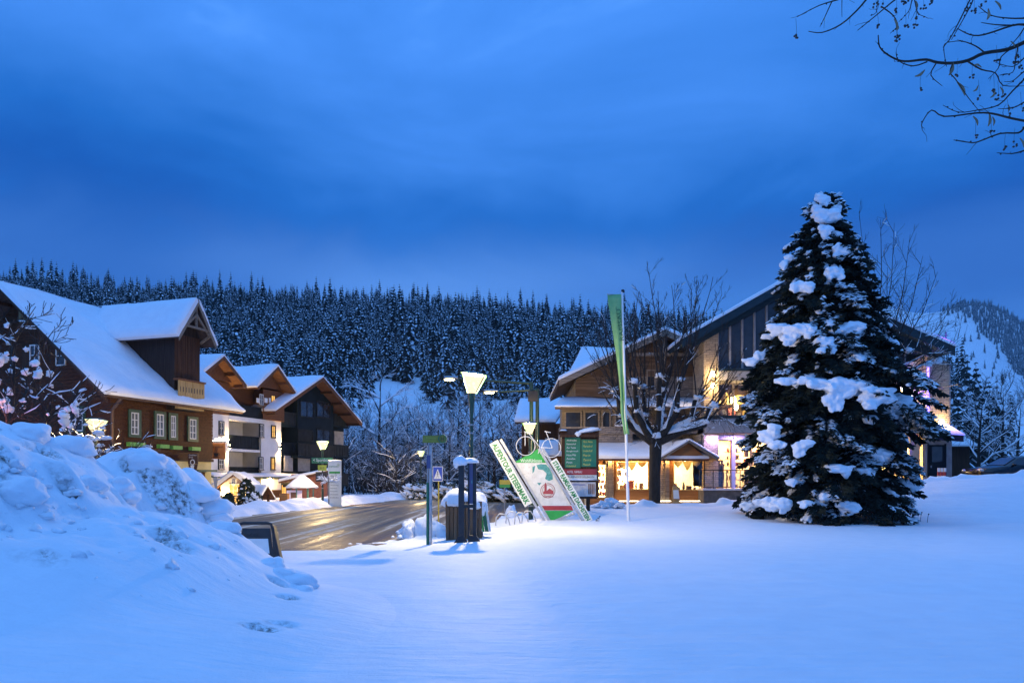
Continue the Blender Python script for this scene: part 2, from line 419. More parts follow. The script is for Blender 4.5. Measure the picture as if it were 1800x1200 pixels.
mat('car_paint', (.008, .007, .009), (.012, .010, .013), rough=.22, scale=2, coat=.25, spec=.4)
mat('tyre', (.012, .012, .012), (.02, .02, .02), rough=.8, scale=8)
mat('rim', (.30, .31, .32), rough=.3, metal=.8)
mat('lamp_red', (.25, .01, .01), rough=.25)
mat('headlight', (.5, .52, .55), rough=.1, metal=.3)
mat('bollard_red', (.45, .03, .03), (.5, .05, .05), rough=.5, scale=5)
mat('cream_wall', (.74, .64, .46), (.82, .72, .54), rough=.8, scale=2)
mat('goods_red', (.35, .06, .05), (.5, .15, .10), rough=.6, scale=12)
mat('goods_dark', (.06, .05, .07), (.20, .16, .16), rough=.6, scale=12)
mat('goods_gold', (.55, .36, .10), (.70, .52, .20), rough=.6, scale=12)
mat('goods_white', (.62, .60, .56), (.74, .72, .70), rough=.6, scale=12)
mat('lilac_panel', (.62, .52, .66), (.70, .60, .74), rough=.6, scale=2)

def stone_mat(name, c1, c2, mortar, sx_, sz_):
    m = bpy.data.materials.new(name); m.use_nodes = True; nt = m.node_tree; L = nt.links.new
    b = nt.nodes['Principled BSDF']; b.inputs['Roughness'].default_value = .85
    g = nd(nt, 'ShaderNodeNewGeometry'); s_ = nd(nt, 'ShaderNodeSeparateXYZ'); L(g.outputs['Position'], s_.inputs[0])
    ax = nd(nt, 'ShaderNodeMath', operation='ADD'); L(s_.outputs[0], ax.inputs[0]); L(s_.outputs[1], ax.inputs[1])
    cb = nd(nt, 'ShaderNodeCombineXYZ'); L(ax.outputs[0], cb.inputs[0]); L(s_.outputs[2], cb.inputs[1])
    n = nd(nt, 'ShaderNodeTexNoise', i_Scale=1.6, i_Detail=2.0); L(g.outputs['Position'], n.inputs['Vector'])
    mxv = nd(nt, 'ShaderNodeMixRGB', blend_type='LINEAR_LIGHT'); mxv.inputs[0].default_value = .10; L(cb.outputs[0], mxv.inputs[1]); L(n.outputs['Color'], mxv.inputs[2])
    bk = nd(nt, 'ShaderNodeTexBrick', i_Scale=1.0); L(mxv.outputs[0], bk.inputs['Vector'])
    bk.inputs['Color1'].default_value = (*c1, 1); bk.inputs['Color2'].default_value = (*c2, 1); bk.inputs['Mortar'].default_value = (*mortar, 1)
    bk.inputs['Mortar Size'].default_value = .012; bk.inputs['Brick Width'].default_value = sx_; bk.inputs['Row Height'].default_value = sz_
    L(bk.outputs[0], b.inputs['Base Color'])
    bp = nd(nt, 'ShaderNodeBump', i_Strength=.9, i_Distance=.03, invert=True); L(bk.outputs['Fac'], bp.inputs['Height'])
    n5 = nd(nt, 'ShaderNodeTexNoise', i_Scale=14.0, i_Detail=5.0); L(g.outputs['Position'], n5.inputs['Vector'])
    b2 = nd(nt, 'ShaderNodeBump', i_Strength=.7, i_Distance=.03); L(n5.outputs[0], b2.inputs['Height']); L(bp.outputs[0], b2.inputs['Normal']); L(b2.outputs[0], b.inputs['Normal'])
    M[name] = m
stone_mat('rubble_stone', (.50, .39, .27), (.36, .28, .20), (.20, .17, .13), .34, .13)
stone_mat('grey_rubble', (.30, .25, .21), (.19, .165, .145), (.15, .13, .12), .34, .13)

def road_mat():
    m = bpy.data.materials.new('wet_road'); m.use_nodes = True; nt = m.node_tree; L = nt.links.new
    b = nt.nodes['Principled BSDF']
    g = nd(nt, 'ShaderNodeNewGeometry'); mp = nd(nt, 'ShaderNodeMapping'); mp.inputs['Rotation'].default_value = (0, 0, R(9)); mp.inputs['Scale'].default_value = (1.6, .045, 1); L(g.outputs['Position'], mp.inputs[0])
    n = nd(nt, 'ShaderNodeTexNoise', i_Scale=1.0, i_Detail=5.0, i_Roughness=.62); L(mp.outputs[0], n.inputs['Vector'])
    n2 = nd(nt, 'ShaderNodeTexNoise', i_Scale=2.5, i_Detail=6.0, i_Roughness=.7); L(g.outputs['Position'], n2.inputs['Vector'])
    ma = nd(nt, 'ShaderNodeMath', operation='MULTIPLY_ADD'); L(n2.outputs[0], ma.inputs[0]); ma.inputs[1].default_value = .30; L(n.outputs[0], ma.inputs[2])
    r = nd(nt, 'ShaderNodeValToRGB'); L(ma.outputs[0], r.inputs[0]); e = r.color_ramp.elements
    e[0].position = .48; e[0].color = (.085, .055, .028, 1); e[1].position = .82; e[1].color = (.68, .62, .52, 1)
    q = e.new(.64); q.color = (.16, .11, .058, 1); q = e.new(.72); q.color = (.27, .195, .115, 1)  # pale slush streaks, contrast raised to stand in for headlight trails
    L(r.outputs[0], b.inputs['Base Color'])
    rr = nd(nt, 'ShaderNodeValToRGB'); L(ma.outputs[0], rr.inputs[0]); e = rr.color_ramp.elements
    e[0].position = .5; e[0].color = (.30, .30, .30, 1); e[1].position = .75; e[1].color = (.75, .75, .75, 1); L(rr.outputs[0], b.inputs['Roughness'])
    b.inputs['Specular IOR Level'].default_value = .32
    bp = nd(nt, 'ShaderNodeBump', i_Strength=.5, i_Distance=.03); L(ma.outputs[0], bp.inputs['Height'])
    n4 = nd(nt, 'ShaderNodeTexNoise', i_Scale=45.0, i_Detail=3.0); L(g.outputs['Position'], n4.inputs['Vector'])
    b2 = nd(nt, 'ShaderNodeBump', i_Strength=.35, i_Distance=.01); L(n4.outputs[0], b2.inputs['Height']); L(bp.outputs[0], b2.inputs['Normal']); L(b2.outputs[0], b.inputs['Normal'])
    M['wet_road'] = m
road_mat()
# ================================================================== TERRAIN
def base_z(x, y):
    return -0.3 + 1.5 * sm(8, 24, x) * sm(27, 41, y)
def hill_z(x, y):
    x = np.asarray(x, float); y = np.asarray(y, float)
    zr = (104 - (np.clip(x, -420, 420) + 277) * .064) * (1 - sm(118, 215, x))
    prof = .27 * sm(92, 205, y) * np.clip((y - 92) / 113, 0, 1) ** .4 + .73 * np.clip((y - 198) / 202, 0, 1)
    prof = np.where(y > 400, 1.0 - .35 * sm(400, 700, y), prof)
    prof = prof - .03 * sm(400, 420, y)
    h = zr * prof + fbm(x * .018, y * .018, 0, 3) * 2.2 * sm(110, 200, y)
    return h * (1 - sm(700, 1000, y) * .9)
def mount_z(x, y):
    x = np.asarray(x, float); y = np.asarray(y, float)
    k = x / np.maximum(y, 1) * F + 900                              # bearing of the point, in photo columns
    ridge = 468 + 10 * np.sin(k * .03) - 100 * sm(1690, 1910, k) - 1.3 * np.clip(1500 - k, 0, 400)
    ridge = np.maximum(ridge, 20)
    pr = np.clip((y - 850) / 1150, 0, 1)
    pr = pr * (.72 + .28 * pr)
    pr = np.where(y > 2000, 1 - .6 * sm(2000, 3600, y), pr)
    return ridge * pr * sm(120, 420, x - (y - 1400) * .10) + fbm(x * .006, y * .006, 0, 8, 4) * 9 * sm(900, 1300, y) * sm(100, 300, x)

LAWN = [(-9, 4), (-7.4, 10), (-5.4, 16.6), (-3.5, 22), (-1.7, 27), (-.1, 31), (2.2, 33.6), (6, 35.4), (12, 36.6), (20, 37.6), (30, 37.4), (46, 36), (60, 30), (60, -12), (-14, -12), (-14, 4)]
VERGE = [(-17.2, 2), (-14.4, 32), (-11.3, 58), (-8.2, 84), (-5, 112), (2, 150), (-200, 150), (-200, 2)]
def sdist(poly, x, y):
    """signed distance, positive inside"""
    x = np.asarray(x, float); y = np.asarray(y, float); d = np.full(x.shape, 1e9); ins = np.zeros(x.shape, bool)
    n = len(poly)
    for i in range(n):
        ax, ay = poly[i]; bx, by = poly[(i + 1) % n]
        ex, ey = bx - ax, by - ay
        t = np.clip(((x - ax) * ex + (y - ay) * ey) / (ex * ex + ey * ey), 0, 1)
        d = np.minimum(d, np.hypot(x - ax - t * ex, y - ay - t * ey))
        c = ((ay > y) != (by > y)) & (x < (bx - ax) * (y - ay) / (by - ay + 1e-12) + ax)
        ins ^= c
    return np.where(ins, d, -d)
def lawn_z(x, y):
    return .30 * sm(23, 34, y) + 1.42 * sm(8.5, 25, x) * sm(26, 38, y) + .045 * fbm(np.asarray(x) * .22, np.asarray(y) * .22, 0, 2) * sm(3, 8, y) + .012 * fbm(np.asarray(x) * .7, np.asarray(y) * 2.2, 0, 12, 2)
def snow_z(x, y):
    x = np.asarray(x, float); y = np.asarray(y, float)
    b = base_z(x, y)
    wob = .28 * fbm(x * 1.3, y * 1.3, 0, 4, 3)
    d = sdist(LAWN, x, y) + wob
    rid = np.exp(-((d - .55) / .55) ** 2) * (.16 + .20 * np.clip(fbm(x * 1.9, y * 1.9, 0, 6, 3) + .3, 0, 1.5)) * sm(9, 16, y)
    soft = .8 + 3.4 * (1 - sm(-.5, 2.5, x)) * (1 - sm(27, 32, y))              # the lawn runs down gently to the road on its left side
    rid = rid * (1 - .62 * (soft - .8) / 3.4)
    hl = b - .08 + (lawn_z(x, y) - b + .08) * (.22 * sm(-.1, .5, d) + .78 * sm(-.1, 1, d / soft)) + rid * (d > -.3)
    d2 = sdist(VERGE, x, y) + wob
    bank = np.exp(-((d2 - 1.5) / 1.15) ** 2) * (.34 + .16 * fbm(x * 1.1, y * 1.1, 0, 9, 3))
    hv = b - .08 + (.26 + .04 * fbm(x * .5, y * .5, 0, 1)) * sm(-.1, .7, d2) + bank * sm(-.3, .4, d2)
    # kerbside edge where the far side of the plaza meets the buildings
    z = np.where(d > d2, hl, hv)
    return z

# near snow, with lawn, verges and the ploughed edges
xs = np.arange(-42, 46.01, .22); ys = np.concatenate([np.arange(-10, 4, .5), np.arange(4, 62, .2), np.arange(62, 112, .4)])
Xg, Yg = np.meshgrid(xs, ys)
mb = MB(); mb.grid(np.stack([Xg, Yg, snow_z(Xg, Yg)], -1))
g = mb.build('snow_ground', M['snow'], kind='structure', label='smooth snow covering the lawn and ploughed verges beside the road')

# wet road and the cleared square in front of the shops
xs = np.linspace(-20, 46, 100); ys = np.linspace(6, 112, 160); Xg, Yg = np.meshgrid(xs, ys)
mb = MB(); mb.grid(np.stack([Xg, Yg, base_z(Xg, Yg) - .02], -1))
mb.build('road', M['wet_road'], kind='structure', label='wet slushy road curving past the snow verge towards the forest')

# hillside, valley floor and mountain: one sheet out to the horizon
ys = np.concatenate([np.array([-60, -20, 0, 20, 40, 60, 80, 95]), np.geomspace(108, 4200, 150)])
tx = np.concatenate([np.linspace(-2.2, -1.0, 14)[:-1], np.linspace(-1.0, 1.1, 190), np.linspace(1.1, 2.4, 14)[1:]])
Yg, Tg = np.meshgrid(ys, tx, indexing='ij'); Xg = Tg * np.maximum(Yg, 140)
Z = hill_z(Xg, Yg) + mount_z(Xg, Yg) + np.where((np.abs(Xg) < 60) & (Yg < 100), -1.6, -.18)
mb = MB(); mb.grid(np.stack([Xg, Yg, Z], -1), flip=True)
o = mb.build('hillside', M['snow_far'], kind='structure', label='snowy hillside and ski slope rising behind the village')
def far_z(x, y): return float(hill_z(x, y) + mount_z(x, y)) - .2

# ================================================================== FOREST
def spruce_mesh(name, seed, h=24.0, r=3.1, n_lv=24, per=7, snowy=.8, droop=.55, fine=1):
    q = random.Random(seed); mb = MB()
    mb.tube([(0, 0, 0), (0, 0, h * .5), (0, 0, h * .955)], [h * .011, h * .007, .02], 5, 2)
    for i in range(n_lv):
        t = .05 + .93 * (i / (n_lv - 1)) ** .92
        L = r * (1 - t) ** .72 * q.uniform(.74, 1.18) + .12
        z0 = t * h; k = max(4, int(per * (1 - .35 * t)))
        a0 = q.uniform(0, 6.28)
        for j in range(k):
            a = a0 + 6.283 * j / k + q.uniform(-.35, .35); l = L * q.uniform(.66, 1.18)
            dx, dy = math.cos(a), math.sin(a); wx, wy = -dy, dx
            w = .26 * l + .30; dr = droop * l * q.uniform(.7, 1.3)
            ps = [(0, .10 * l), (.45 * l, .02 * l - dr * .18), (.8 * l, -dr * .62), (l, -dr * .85)]
            ws = [.25 * w, w, .8 * w, .06]
            vs = []
            for (s_, zz), ww in zip(ps, ws):
                sag = ww * .75
                vs += [(dx * s_ + wx * ww, dy * s_ + wy * ww, z0 + zz - sag * q.uniform(.6, 1.3)), (dx * s_, dy * s_, z0 + zz), (dx * s_ - wx * ww, dy * s_ - wy * ww, z0 + zz - sag * q.uniform(.6, 1.3))]
            fs = []
            for s_ in range(3):
                o_ = s_ * 3; fs += [(o_, o_ + 1, o_ + 4, o_ + 3), (o_ + 1, o_ + 2, o_ + 5, o_ + 4)]
            mb.add(vs, fs, 0)
            if q.random() < snowy:
                f0 = q.uniform(.1, .4); vs2 = []
                off = q.uniform(-.3, .3)
                for (s_, zz), ww in list(zip(ps, ws))[1:]:
                    wv = ww * q.uniform(.30, .78); sh = off * ww
                    vs2 += [(dx * s_ + wx * (wv + sh), dy * s_ + wy * (wv + sh), z0 + zz - wv * .45 + .07), (dx * s_ + wx * sh, dy * s_ + wy * sh, z0 + zz + .16), (dx * s_ - wx * (wv - sh), dy * s_ - wy * (wv - sh), z0 + zz - wv * .45 + .07)]
                mb.add(vs2, [(0, 1, 4, 3), (1, 2, 5, 4), (3, 4, 7, 6), (4, 5, 8, 7)], 1)
    me = bpy.data.meshes.new(name)
    me.from_pydata(mb.v, [], mb.f)
    for m_ in (M['needles_far'], M['snow_far'], M['bark']): me.materials.append(m_)
    me.polygons.foreach_set('material_index', mb.m); me.update()
    return me
KIND = [spruce_mesh('spruce_a', 1, 25, 4.1, 17, 6, .56, .75), spruce_mesh('spruce_b', 2, 22, 4.5, 15, 6, .68, .85), spruce_mesh('spruce_c', 3, 27, 3.7, 19, 6, .50, .75), spruce_mesh('spruce_d', 4, 18, 4.0, 13, 7, .76, .6)]

q = random.Random(5); pts = []
yy = 196.0
while yy < 432:
    xx = -.98 * yy - 20
    while xx < .50 * yy + 25:
        x = xx + q.uniform(-2.4, 2.4); y = yy + q.uniform(-2.4, 2.4)
        px = 900 + x / y * F
        ok = True
        z0_ = far_z(x, y); pyb = HY - (z0_ - CZ) / y * F
        if 655 < px < 742 and pyb > 668 and y < 215: ok = False      # clearing above the road
        if x > 128 and q.random() < (x - 128) / 60: ok = False
        if fbm(x * .02, y * .02, 0, 21) > 1.15: ok = False
        if ok: pts.append((x, y, z0_, q.choice((0, 0, 1, 1, 2, 2, 3)), q.uniform(0, 6.28), q.uniform(.30, .56) * (1.45 if q.random() < .16 else 1)))
        xx += 4.2
    yy += 4.4
# scattered young trees at the foot of the wood
for _ in range(420):
    y = q.uniform(140, 200); x = q.uniform(-.95 * y, .42 * y)
    px = 900 + x / y * F
    if (610 < px < 1000 and y < 168) or 655 < px < 740: continue
    pts.append((x, y, far_z(x, y), q.choice((0, 1, 3)), q.uniform(0, 6.28), q.uniform(.3, .6)))
def seen(p):
    x, y, z, k, a, s_ = p; px = 900 + x / y * F
    if px < -10 or px > 1345: return -1
    top = HY - (z + s_ * 22 - CZ) / y * F; mid = HY - (z + s_ * 9 - CZ) / y * F
    occ = 512 if px < 180 else 528 if px < 350 else 648 if px < 630 else 720 if px < 985 else 640 if px < 1110 else 580
    if mid > occ - 6: return -1
    return s_ * 24 / y
order = sorted(range(len(pts)), key=lambda i: -seen(pts[i]))
near = set(order[:296])
MB_far = []
for n_, i in enumerate(order[:296]):
    x, y, z, k, a, s_ = pts[i]
    o = bpy.data.objects.new('spruce_tree', KIND[k]); C.objects.link(o)
    o.location = (x, y, z - .3); o.rotation_euler = (0, 0, a); o.scale = (s_ * q.uniform(.9, 1.15),) * 2 + (s_,)
    tag(o, 'tall snow-dusted spruce standing in the dense forest on the hillside', 'spruce tree', 'spruces of the hillside forest')

def scatter(name, points, label, protos):
    """one object: a point cloud whose geometry nodes stand a spruce on each point"""
    me = bpy.data.meshes.new(name); me.from_pydata([p[:3] for p in points], [], [])
    me.attributes.new('kind_id', 'INT', 'POINT').data.foreach_set('value', [p[3] for p in points])
    me.attributes.new('turn', 'FLOAT_VECTOR', 'POINT').data.foreach_set('vector', [c for p in points for c in (0, 0, p[4])])
    me.attributes.new('size', 'FLOAT_VECTOR', 'POINT').data.foreach_set('vector', [c for p in points for c in (p[5], p[5], p[5])])
    ob = bpy.data.objects.new(name, me); C.objects.link(ob); ob['kind'] = 'stuff'; ob['label'] = label
    nt = bpy.data.node_groups.new(name, 'GeometryNodeTree')
    nt.interface.new_socket('Geometry', in_out='INPUT', socket_type='NodeSocketGeometry')
    nt.interface.new_socket('Geometry', in_out='OUTPUT', socket_type='NodeSocketGeometry')
    gi = nt.nodes.new('NodeGroupInput'); go = nt.nodes.new('NodeGroupOutput'); j = nt.nodes.new('GeometryNodeJoinGeometry')
    def na(n_, t):
        a = nt.nodes.new('GeometryNodeInputNamedAttribute'); a.data_type = t; a.inputs[0].default_value = n_
        return a.outputs['Attribute']
    kid, tu, si = na('kind_id', 'INT'), na('turn', 'FLOAT_VECTOR'), na('size', 'FLOAT_VECTOR')
    for k, po in enumerate(protos):
        oi = nt.nodes.new('GeometryNodeObjectInfo'); oi.transform_space = 'ORIGINAL'; oi.inputs['Object'].default_value = po; oi.inputs['As Instance'].default_value = True
        cp = nt.nodes.new('FunctionNodeCompare'); cp.data_type = 'INT'; cp.operation = 'EQUAL'
        nt.links.new(kid, cp.inputs[2]); cp.inputs[3].default_value = k
        ip = nt.nodes.new('GeometryNodeInstanceOnPoints')
        nt.links.new(gi.outputs[0], ip.inputs['Points']); nt.links.new(cp.outputs[0], ip.inputs['Selection']); nt.links.new(oi.outputs['Geometry'], ip.inputs['Instance'])
        nt.links.new(tu, ip.inputs['Rotation']); nt.links.new(si, ip.inputs['Scale']); nt.links.new(ip.outputs[0], j.inputs[0])
    nt.links.new(j.outputs[0], go.inputs[0])
    md = ob.modifiers.new('stand_trees', 'NODES'); md.node_group = nt
    return ob
protos = []
for k in range(4):
    protos.append(next(o for o in C.objects if o.type == 'MESH' and o.data == KIND[k]))
scatter('hillside_forest', [pts[i] for i in order[296:]], 'dense snowy spruce forest covering the hillside up to the skyline', protos)

# forest on the far mountain, leaving the ski slope open
mp_ = []
yy = 900.0
while yy < 2150:
    xx = .42 * yy
    while xx < .86 * yy:
        x = xx + q.uniform(-5, 5); y = yy + q.uniform(-6, 6)
        px = 900 + x / y * F; z = far_z(x, y); py = HY - (z - CZ) / y * F
        line = 536 + max(0, px - 1660) * .66 + max(0, px - 1720) * .45
        keep = py < line + 6 * math.sin(px * .11) + q.uniform(-4, 4)
        low = py > line + 125 + 26 * math.sin(px * .07 + 2) + q.uniform(-25, 25)
        if keep or (low and q.random() < .8) or q.random() < .035 + .10 * (math.sin((py - line) * .10 + px * .012) > .82):
            if not (px < 1650 and py > 541 and py < 640 and q.random() > .04):
                mp_.append((x, y, z - .4, q.choice((0, 1, 2, 3)), q.uniform(0, 6.28), q.uniform(.6, 1.05)))
        xx += 9.5
    yy += 11
scatter('mountain_forest', mp_, 'dark distant forest around the snowy ski slope on the right', protos)

# spruces standing behind the square on the right
for px, Y, pt, sc_, lab in ((1700, 118, 627, 1, 'tallest dark spruce beside the right edge of the modern building'), (1716, 124, 640, 1, 'dark spruce second from the modern building behind the square'),
                            (1684, 112, 668, 1, 'short dark spruce half hidden by the modern building'), (1738, 130, 665, 1, 'narrow spruce in the middle of the dark group behind the car'),
                            (1752, 126, 660, 1, 'spruce right of the middle in the group behind the car'), (1776, 135, 690, 1, 'low spruce at the right end of the group behind the car'), (1668, 120, 655, 1, 'dark spruce rising just behind the modern building wall')):
    x = PX(px, Y); z = far_z(x, Y); h_ = PZ(pt, Y) - z
    o = bpy.data.objects.new('spruce_tree', KIND[rnd.choice((0, 2))]); C.objects.link(o)
    o.location = (x, Y, z); s_ = h_ / 26.; o.scale = (s_ * 1.15, s_ * 1.15, s_); o.rotation_euler = (0, 0, rnd.uniform(0, 6))
    tag(o, lab, 'spruce tree')

# ================================================================== BARE TREES
def snow_on(mb, path, rad, mi, q, prob=.8, th=1.3, wmul=1.25):
    """a ridge of snow lying along the top of a limb"""
    k = len(path); run = []
    for i in range(k):
        d = (path[min(i + 1, k - 1)] - path[max(i - 1, 0)]).normalized()
        if abs(d.z) < .88: run.append(i)
        else:
            run = [] if len(run) < 2 else run
    if len(run) < 2 or q.random() > prob: return
    vs = []; fs = []
    for c, i in enumerate(run):
        d = (path[min(i + 1, k - 1)] - path[max(i - 1, 0)]); d.z = 0
        if d.length < 1e-6: d = Vector((1, 0, 0))
        d.normalize(); s_ = Vector((-d.y, d.x, 0)); r_ = max(rad[i], .008); w = r_ * wmul
        e_ = .25 if c in (0, len(run) - 1) else 1
        h_ = (r_ * th + .012) * q.uniform(.6, 1.3) * e_
        p = path[i]
        vs += [p + s_ * w, p + s_ * w * .6 + Vector((0, 0, r_ * .75 + h_ * .8)), p + Vector((0, 0, r_ + h_)), p - s_ * w * .6 + Vector((0, 0, r_ * .75 + h_ * .8)), p - s_ * w]
    for c in range(len(run) - 1):
        for j in range(4): fs.append((c * 5 + j, c * 5 + j + 1, c * 5 + 6 + j, c * 5 + 5 + j))
    mb.add(vs, fs, mi, True)

def grow(mb, sb, q, p, d, L, r, lv, up=.25, wander=.22, nseg=5, kids=(4, 7), spread=(.5, 1.0), ratio=.55, minr=.006, sprob=.7, sth=1.2):
    path = [Vector(p)]; rad = [r]; d = Vector(d).normalized()
    for i in range(nseg):
        d = (d + Vector((q.uniform(-1, 1), q.uniform(-1, 1), q.uniform(-1, 1))) * wander + Vector((0, 0, up * (.4 + i / nseg)))).normalized()
        path.append(path[-1] + d * (L / nseg)); rad.append(max(minr, r * (1 - .72 * (i + 1) / nseg)))
    mb.tube(path, rad, 6 if r > .06 else 4 if r > .02 else 3, 0, cap=False)
    if sb is not None: snow_on(sb, path, rad, 0, q, sprob, sth)
    if lv <= 0: return path
    for _ in range(q.randint(*kids)):
        t = q.uniform(.25, 1.0); i = min(int(t * nseg), nseg - 1); f = t * nseg - i
        pp = path[i].lerp(path[i + 1], f); dd = (path[i + 1] - path[i]).normalized()
        o = dd.orthogonal().normalized(); o = Matrix.Rotation(q.uniform(0, 6.283), 3, dd) @ o
        an = q.uniform(*spread)
        nd_ = dd * math.cos(an) + o * math.sin(an)
        grow(mb, sb, q, pp, nd_, L * ratio * q.uniform(.7, 1.25) * (1.15 - .5 * t), max(minr, rad[i] * .55), lv - 1, up, wander, max(3, nseg - 1), kids, spread, ratio, minr, sprob, sth)
    return path

def bare_tree(loc, seed, h, label, group=None, sprob=.85, sth=2.2, levels=3, name='bare_tree'):
    q = random.Random(seed); root = thing(name, label, 'bare tree', loc, group)
    mb = MB(); sb = MB(); tb = MB()
    p = Vector(loc); th_ = h * .34
    tr = [p + Vector((0, 0, -.3)), p + Vector((q.uniform(-.1, .1), 0, th_ * .5)), p + Vector((q.uniform(-.2, .2), q.uniform(-.2, .2), th_)), p + Vector((q.uniform(-.4, .4), q.uniform(-.4, .4), h * .82))]
    r0 = h * .016
    tb.tube(tr, [r0 * 1.3, r0, r0 * .8, .02], 7, 0)
    for i in range(11):
        t = .22 + .72 * i / 10; zc_ = t * h * .82
        pp = p + Vector((0, 0, zc_)); a = i * 2.4 + q.uniform(-.4, .4)
        grow(mb, sb, q, pp, (math.cos(a), math.sin(a), .35 + .5 * t), h * (.50 - .26 * t), r0 * (.55 - .3 * t), levels - 1, .10, .24, 5, (5, 8), (.4, 1.0), .52, .012, sprob, sth)
    tb.build('trunk', M['bark'], root); mb.build('crown', M['bark_twig'], root, kind='stuff'); sb.build('snow', M['snow'], root, kind='stuff')
    return root
T = [bare_tree((PX(668, 96), 96, -.1), 31, 17, 'tallest bare tree with thick snowy boughs right of the slate house', sprob=.95, sth=3.0),
     bare_tree((PX(735, 104), 104, .2), 32, 13, 'bare snow-dusted tree in the dark thicket behind the road', 'bare trees of the roadside thicket', sprob=.6, sth=1.7),
     bare_tree((PX(880, 108), 108, .2), 33, 14, 'bare snow-dusted tree in the dark thicket behind the road', 'bare trees of the roadside thicket', sprob=.6, sth=1.7)]
q = random.Random(77)
for px, Y, s_ in ((610, 92, .75), (634, 108, .95), (652, 88, .55), (690, 92, .62), (706, 116, 1.05), (722, 90, .6), (752, 96, .85), (770, 112, 1.1), (790, 92, .8), (806, 106, 1.15), (826, 94, .9), (842, 114, 1.15), (858, 96, .85), (897, 98, .95), (915, 110, 1.0), (938, 96, .85), (958, 104, .9), (978, 92, .8), (690, 128, 1.0), (818, 130, 1.15), (925, 126, 1.0)):
    src = T[1] if q.random() < .5 else T[2]
    x = PX(px, Y)
    dup(src, (x, Y, max(-.3, far_z(x, Y))), q.uniform(0, 6.28), s_ * q.uniform(.8, 1.0))
for px, Y, s_, lab in ((1722, 64, .72, 'bare snowy tree with a straight trunk between the modern building and the car'), (1762, 66, .78, 'bare snowy tree with a forked trunk behind the parked car'), (1790, 80, .8, 'bare snowy tree at the right edge of the picture behind the car'),
                       (1742, 84, .7, 'thin bare tree between two snowy trees behind the parked car')):
    x = PX(px, Y); o = dup(T[1] if px % 4 else T[2], (x, Y, float(base_z(x, Y)) - .2), q.uniform(0, 6), s_, lab)
    if 'group' in o: del o['group']

q = random.Random(78)
for i in range(34):
    Y = q.uniform(88, 124); px = q.uniform(600, 985); x = PX(px, Y)
    dup(T[1] if q.random() < .5 else T[2], (x, Y, max(-.3, far_z(x, Y))), q.uniform(0, 6.28), q.uniform(.45, .95))
# young spruces standing dark among the bare trees
for i, (px, Y, s_) in enumerate(((622, 112, .34), (648, 120, .42), (683, 118, .30), (713, 124, .33), (746, 128, .28), (783, 122, .36), (812, 126, .42), (838, 120, .34), (868, 128, .42), (893, 122, .36), (905, 130, .44), (600, 118, .46))):
    x = PX(px, Y); o = bpy.data.objects.new('young_spruce', KIND[(0, 1, 3)[i % 3]]); C.objects.link(o); o.location = (x, Y, far_z(x, Y) - .2); o.scale = (s_,) * 3; o.rotation_euler = (0, 0, i)
    tag(o, 'young snow-dusted spruce standing among the bare trees behind the road', 'spruce tree', 'young spruces in the roadside thicket')
# low thicket hiding the road's far side
mb = MB(); sb = MB()
for i in range(430):
    Y = q.uniform(80, 118); px = q.uniform(596, 990); x = PX(px, Y); z = max(-.3, far_z(x, Y)) - .1
    if sdist(VERGE, np.array([x]), np.array([Y]))[0] < 2 and Y < 100: continue
    for _ in range(3):
        grow(mb, sb, q, (x + q.uniform(-.6, .6), Y + q.uniform(-.6, .6), z), (q.uniform(-.6, .6), q.uniform(-.6, .6), 1), q.uniform(2.2, 6.2), .04, 1, .05, .28, 4, (6, 9), (.4, 1.1), .50, .016, .26, 1.9)
mb.m = [0] * len(mb.f); n0 = len(mb.v)
mb.v += sb.v; mb.f += [tuple(i + n0 for i in f) for f in sb.f]; mb.m += [1] * len(sb.f); mb.s += sb.s
mb.build('undergrowth', [M['bark_twig'], M['snow']], kind='stuff', label='tangled snowy undergrowth between the road and the forest')

# snow-laden evergreen shrubs by the far side of the road
def shrub(loc, seed, rx, rz, label, group=None, snow=True, ry=None):
    q = random.Random(seed); root = thing('snowy_shrub', label, 'shrub', loc, group); ry = ry or rx
    mb = MB(); p = Vector(loc)
    for _ in range(700):
        a = q.uniform(0, 6.283); u = q.random() ** .4; h_ = q.random()
        w = math.sqrt(max(0, 1 - (h_ * .95) ** 2)) * u
        c = p + Vector((math.cos(a) * rx * w, math.sin(a) * ry * w, .05 + h_ * rz)); s_ = q.uniform(.05, .13)
        d1 = Vector((q.uniform(-1, 1), q.uniform(-1, 1), q.uniform(-.6, .9))).normalized(); d2 = d1.orthogonal().normalized()
        mb.add([c - d1 * s_ * 1.6, c + d2 * s_ * .6, c + d1 * s_ * 1.6, c - d2 * s_ * .6], [(0, 1, 2, 3)])
    mb.build('foliage', M['shrub_leaf'], root, kind='stuff')
    if snow:
        sb = MB()
        for i in range(26):
            a = i * 2.4; u = .97 * math.sqrt(i / 26); h_ = math.sqrt(max(0, 1 - u * u)) * q.uniform(.78, 1.0)
            s_ = q.uniform(.12, .30); sb.blob(p + Vector((math.cos(a) * rx * u, math.sin(a) * ry * u, h_ * rz * q.uniform(.9, 1.05) - .03)), (rx * s_ * 1.2, ry * s_, rz * s_ * .55), seed * 9 + i, 2, .42, .6, 0, a, 2.0, tilt=(-.5 * math.cos(a) * u * rz / rx * math.cos(a) - .3 * u, 0))
        sb.build('snow', M['snow'], root)
    return root
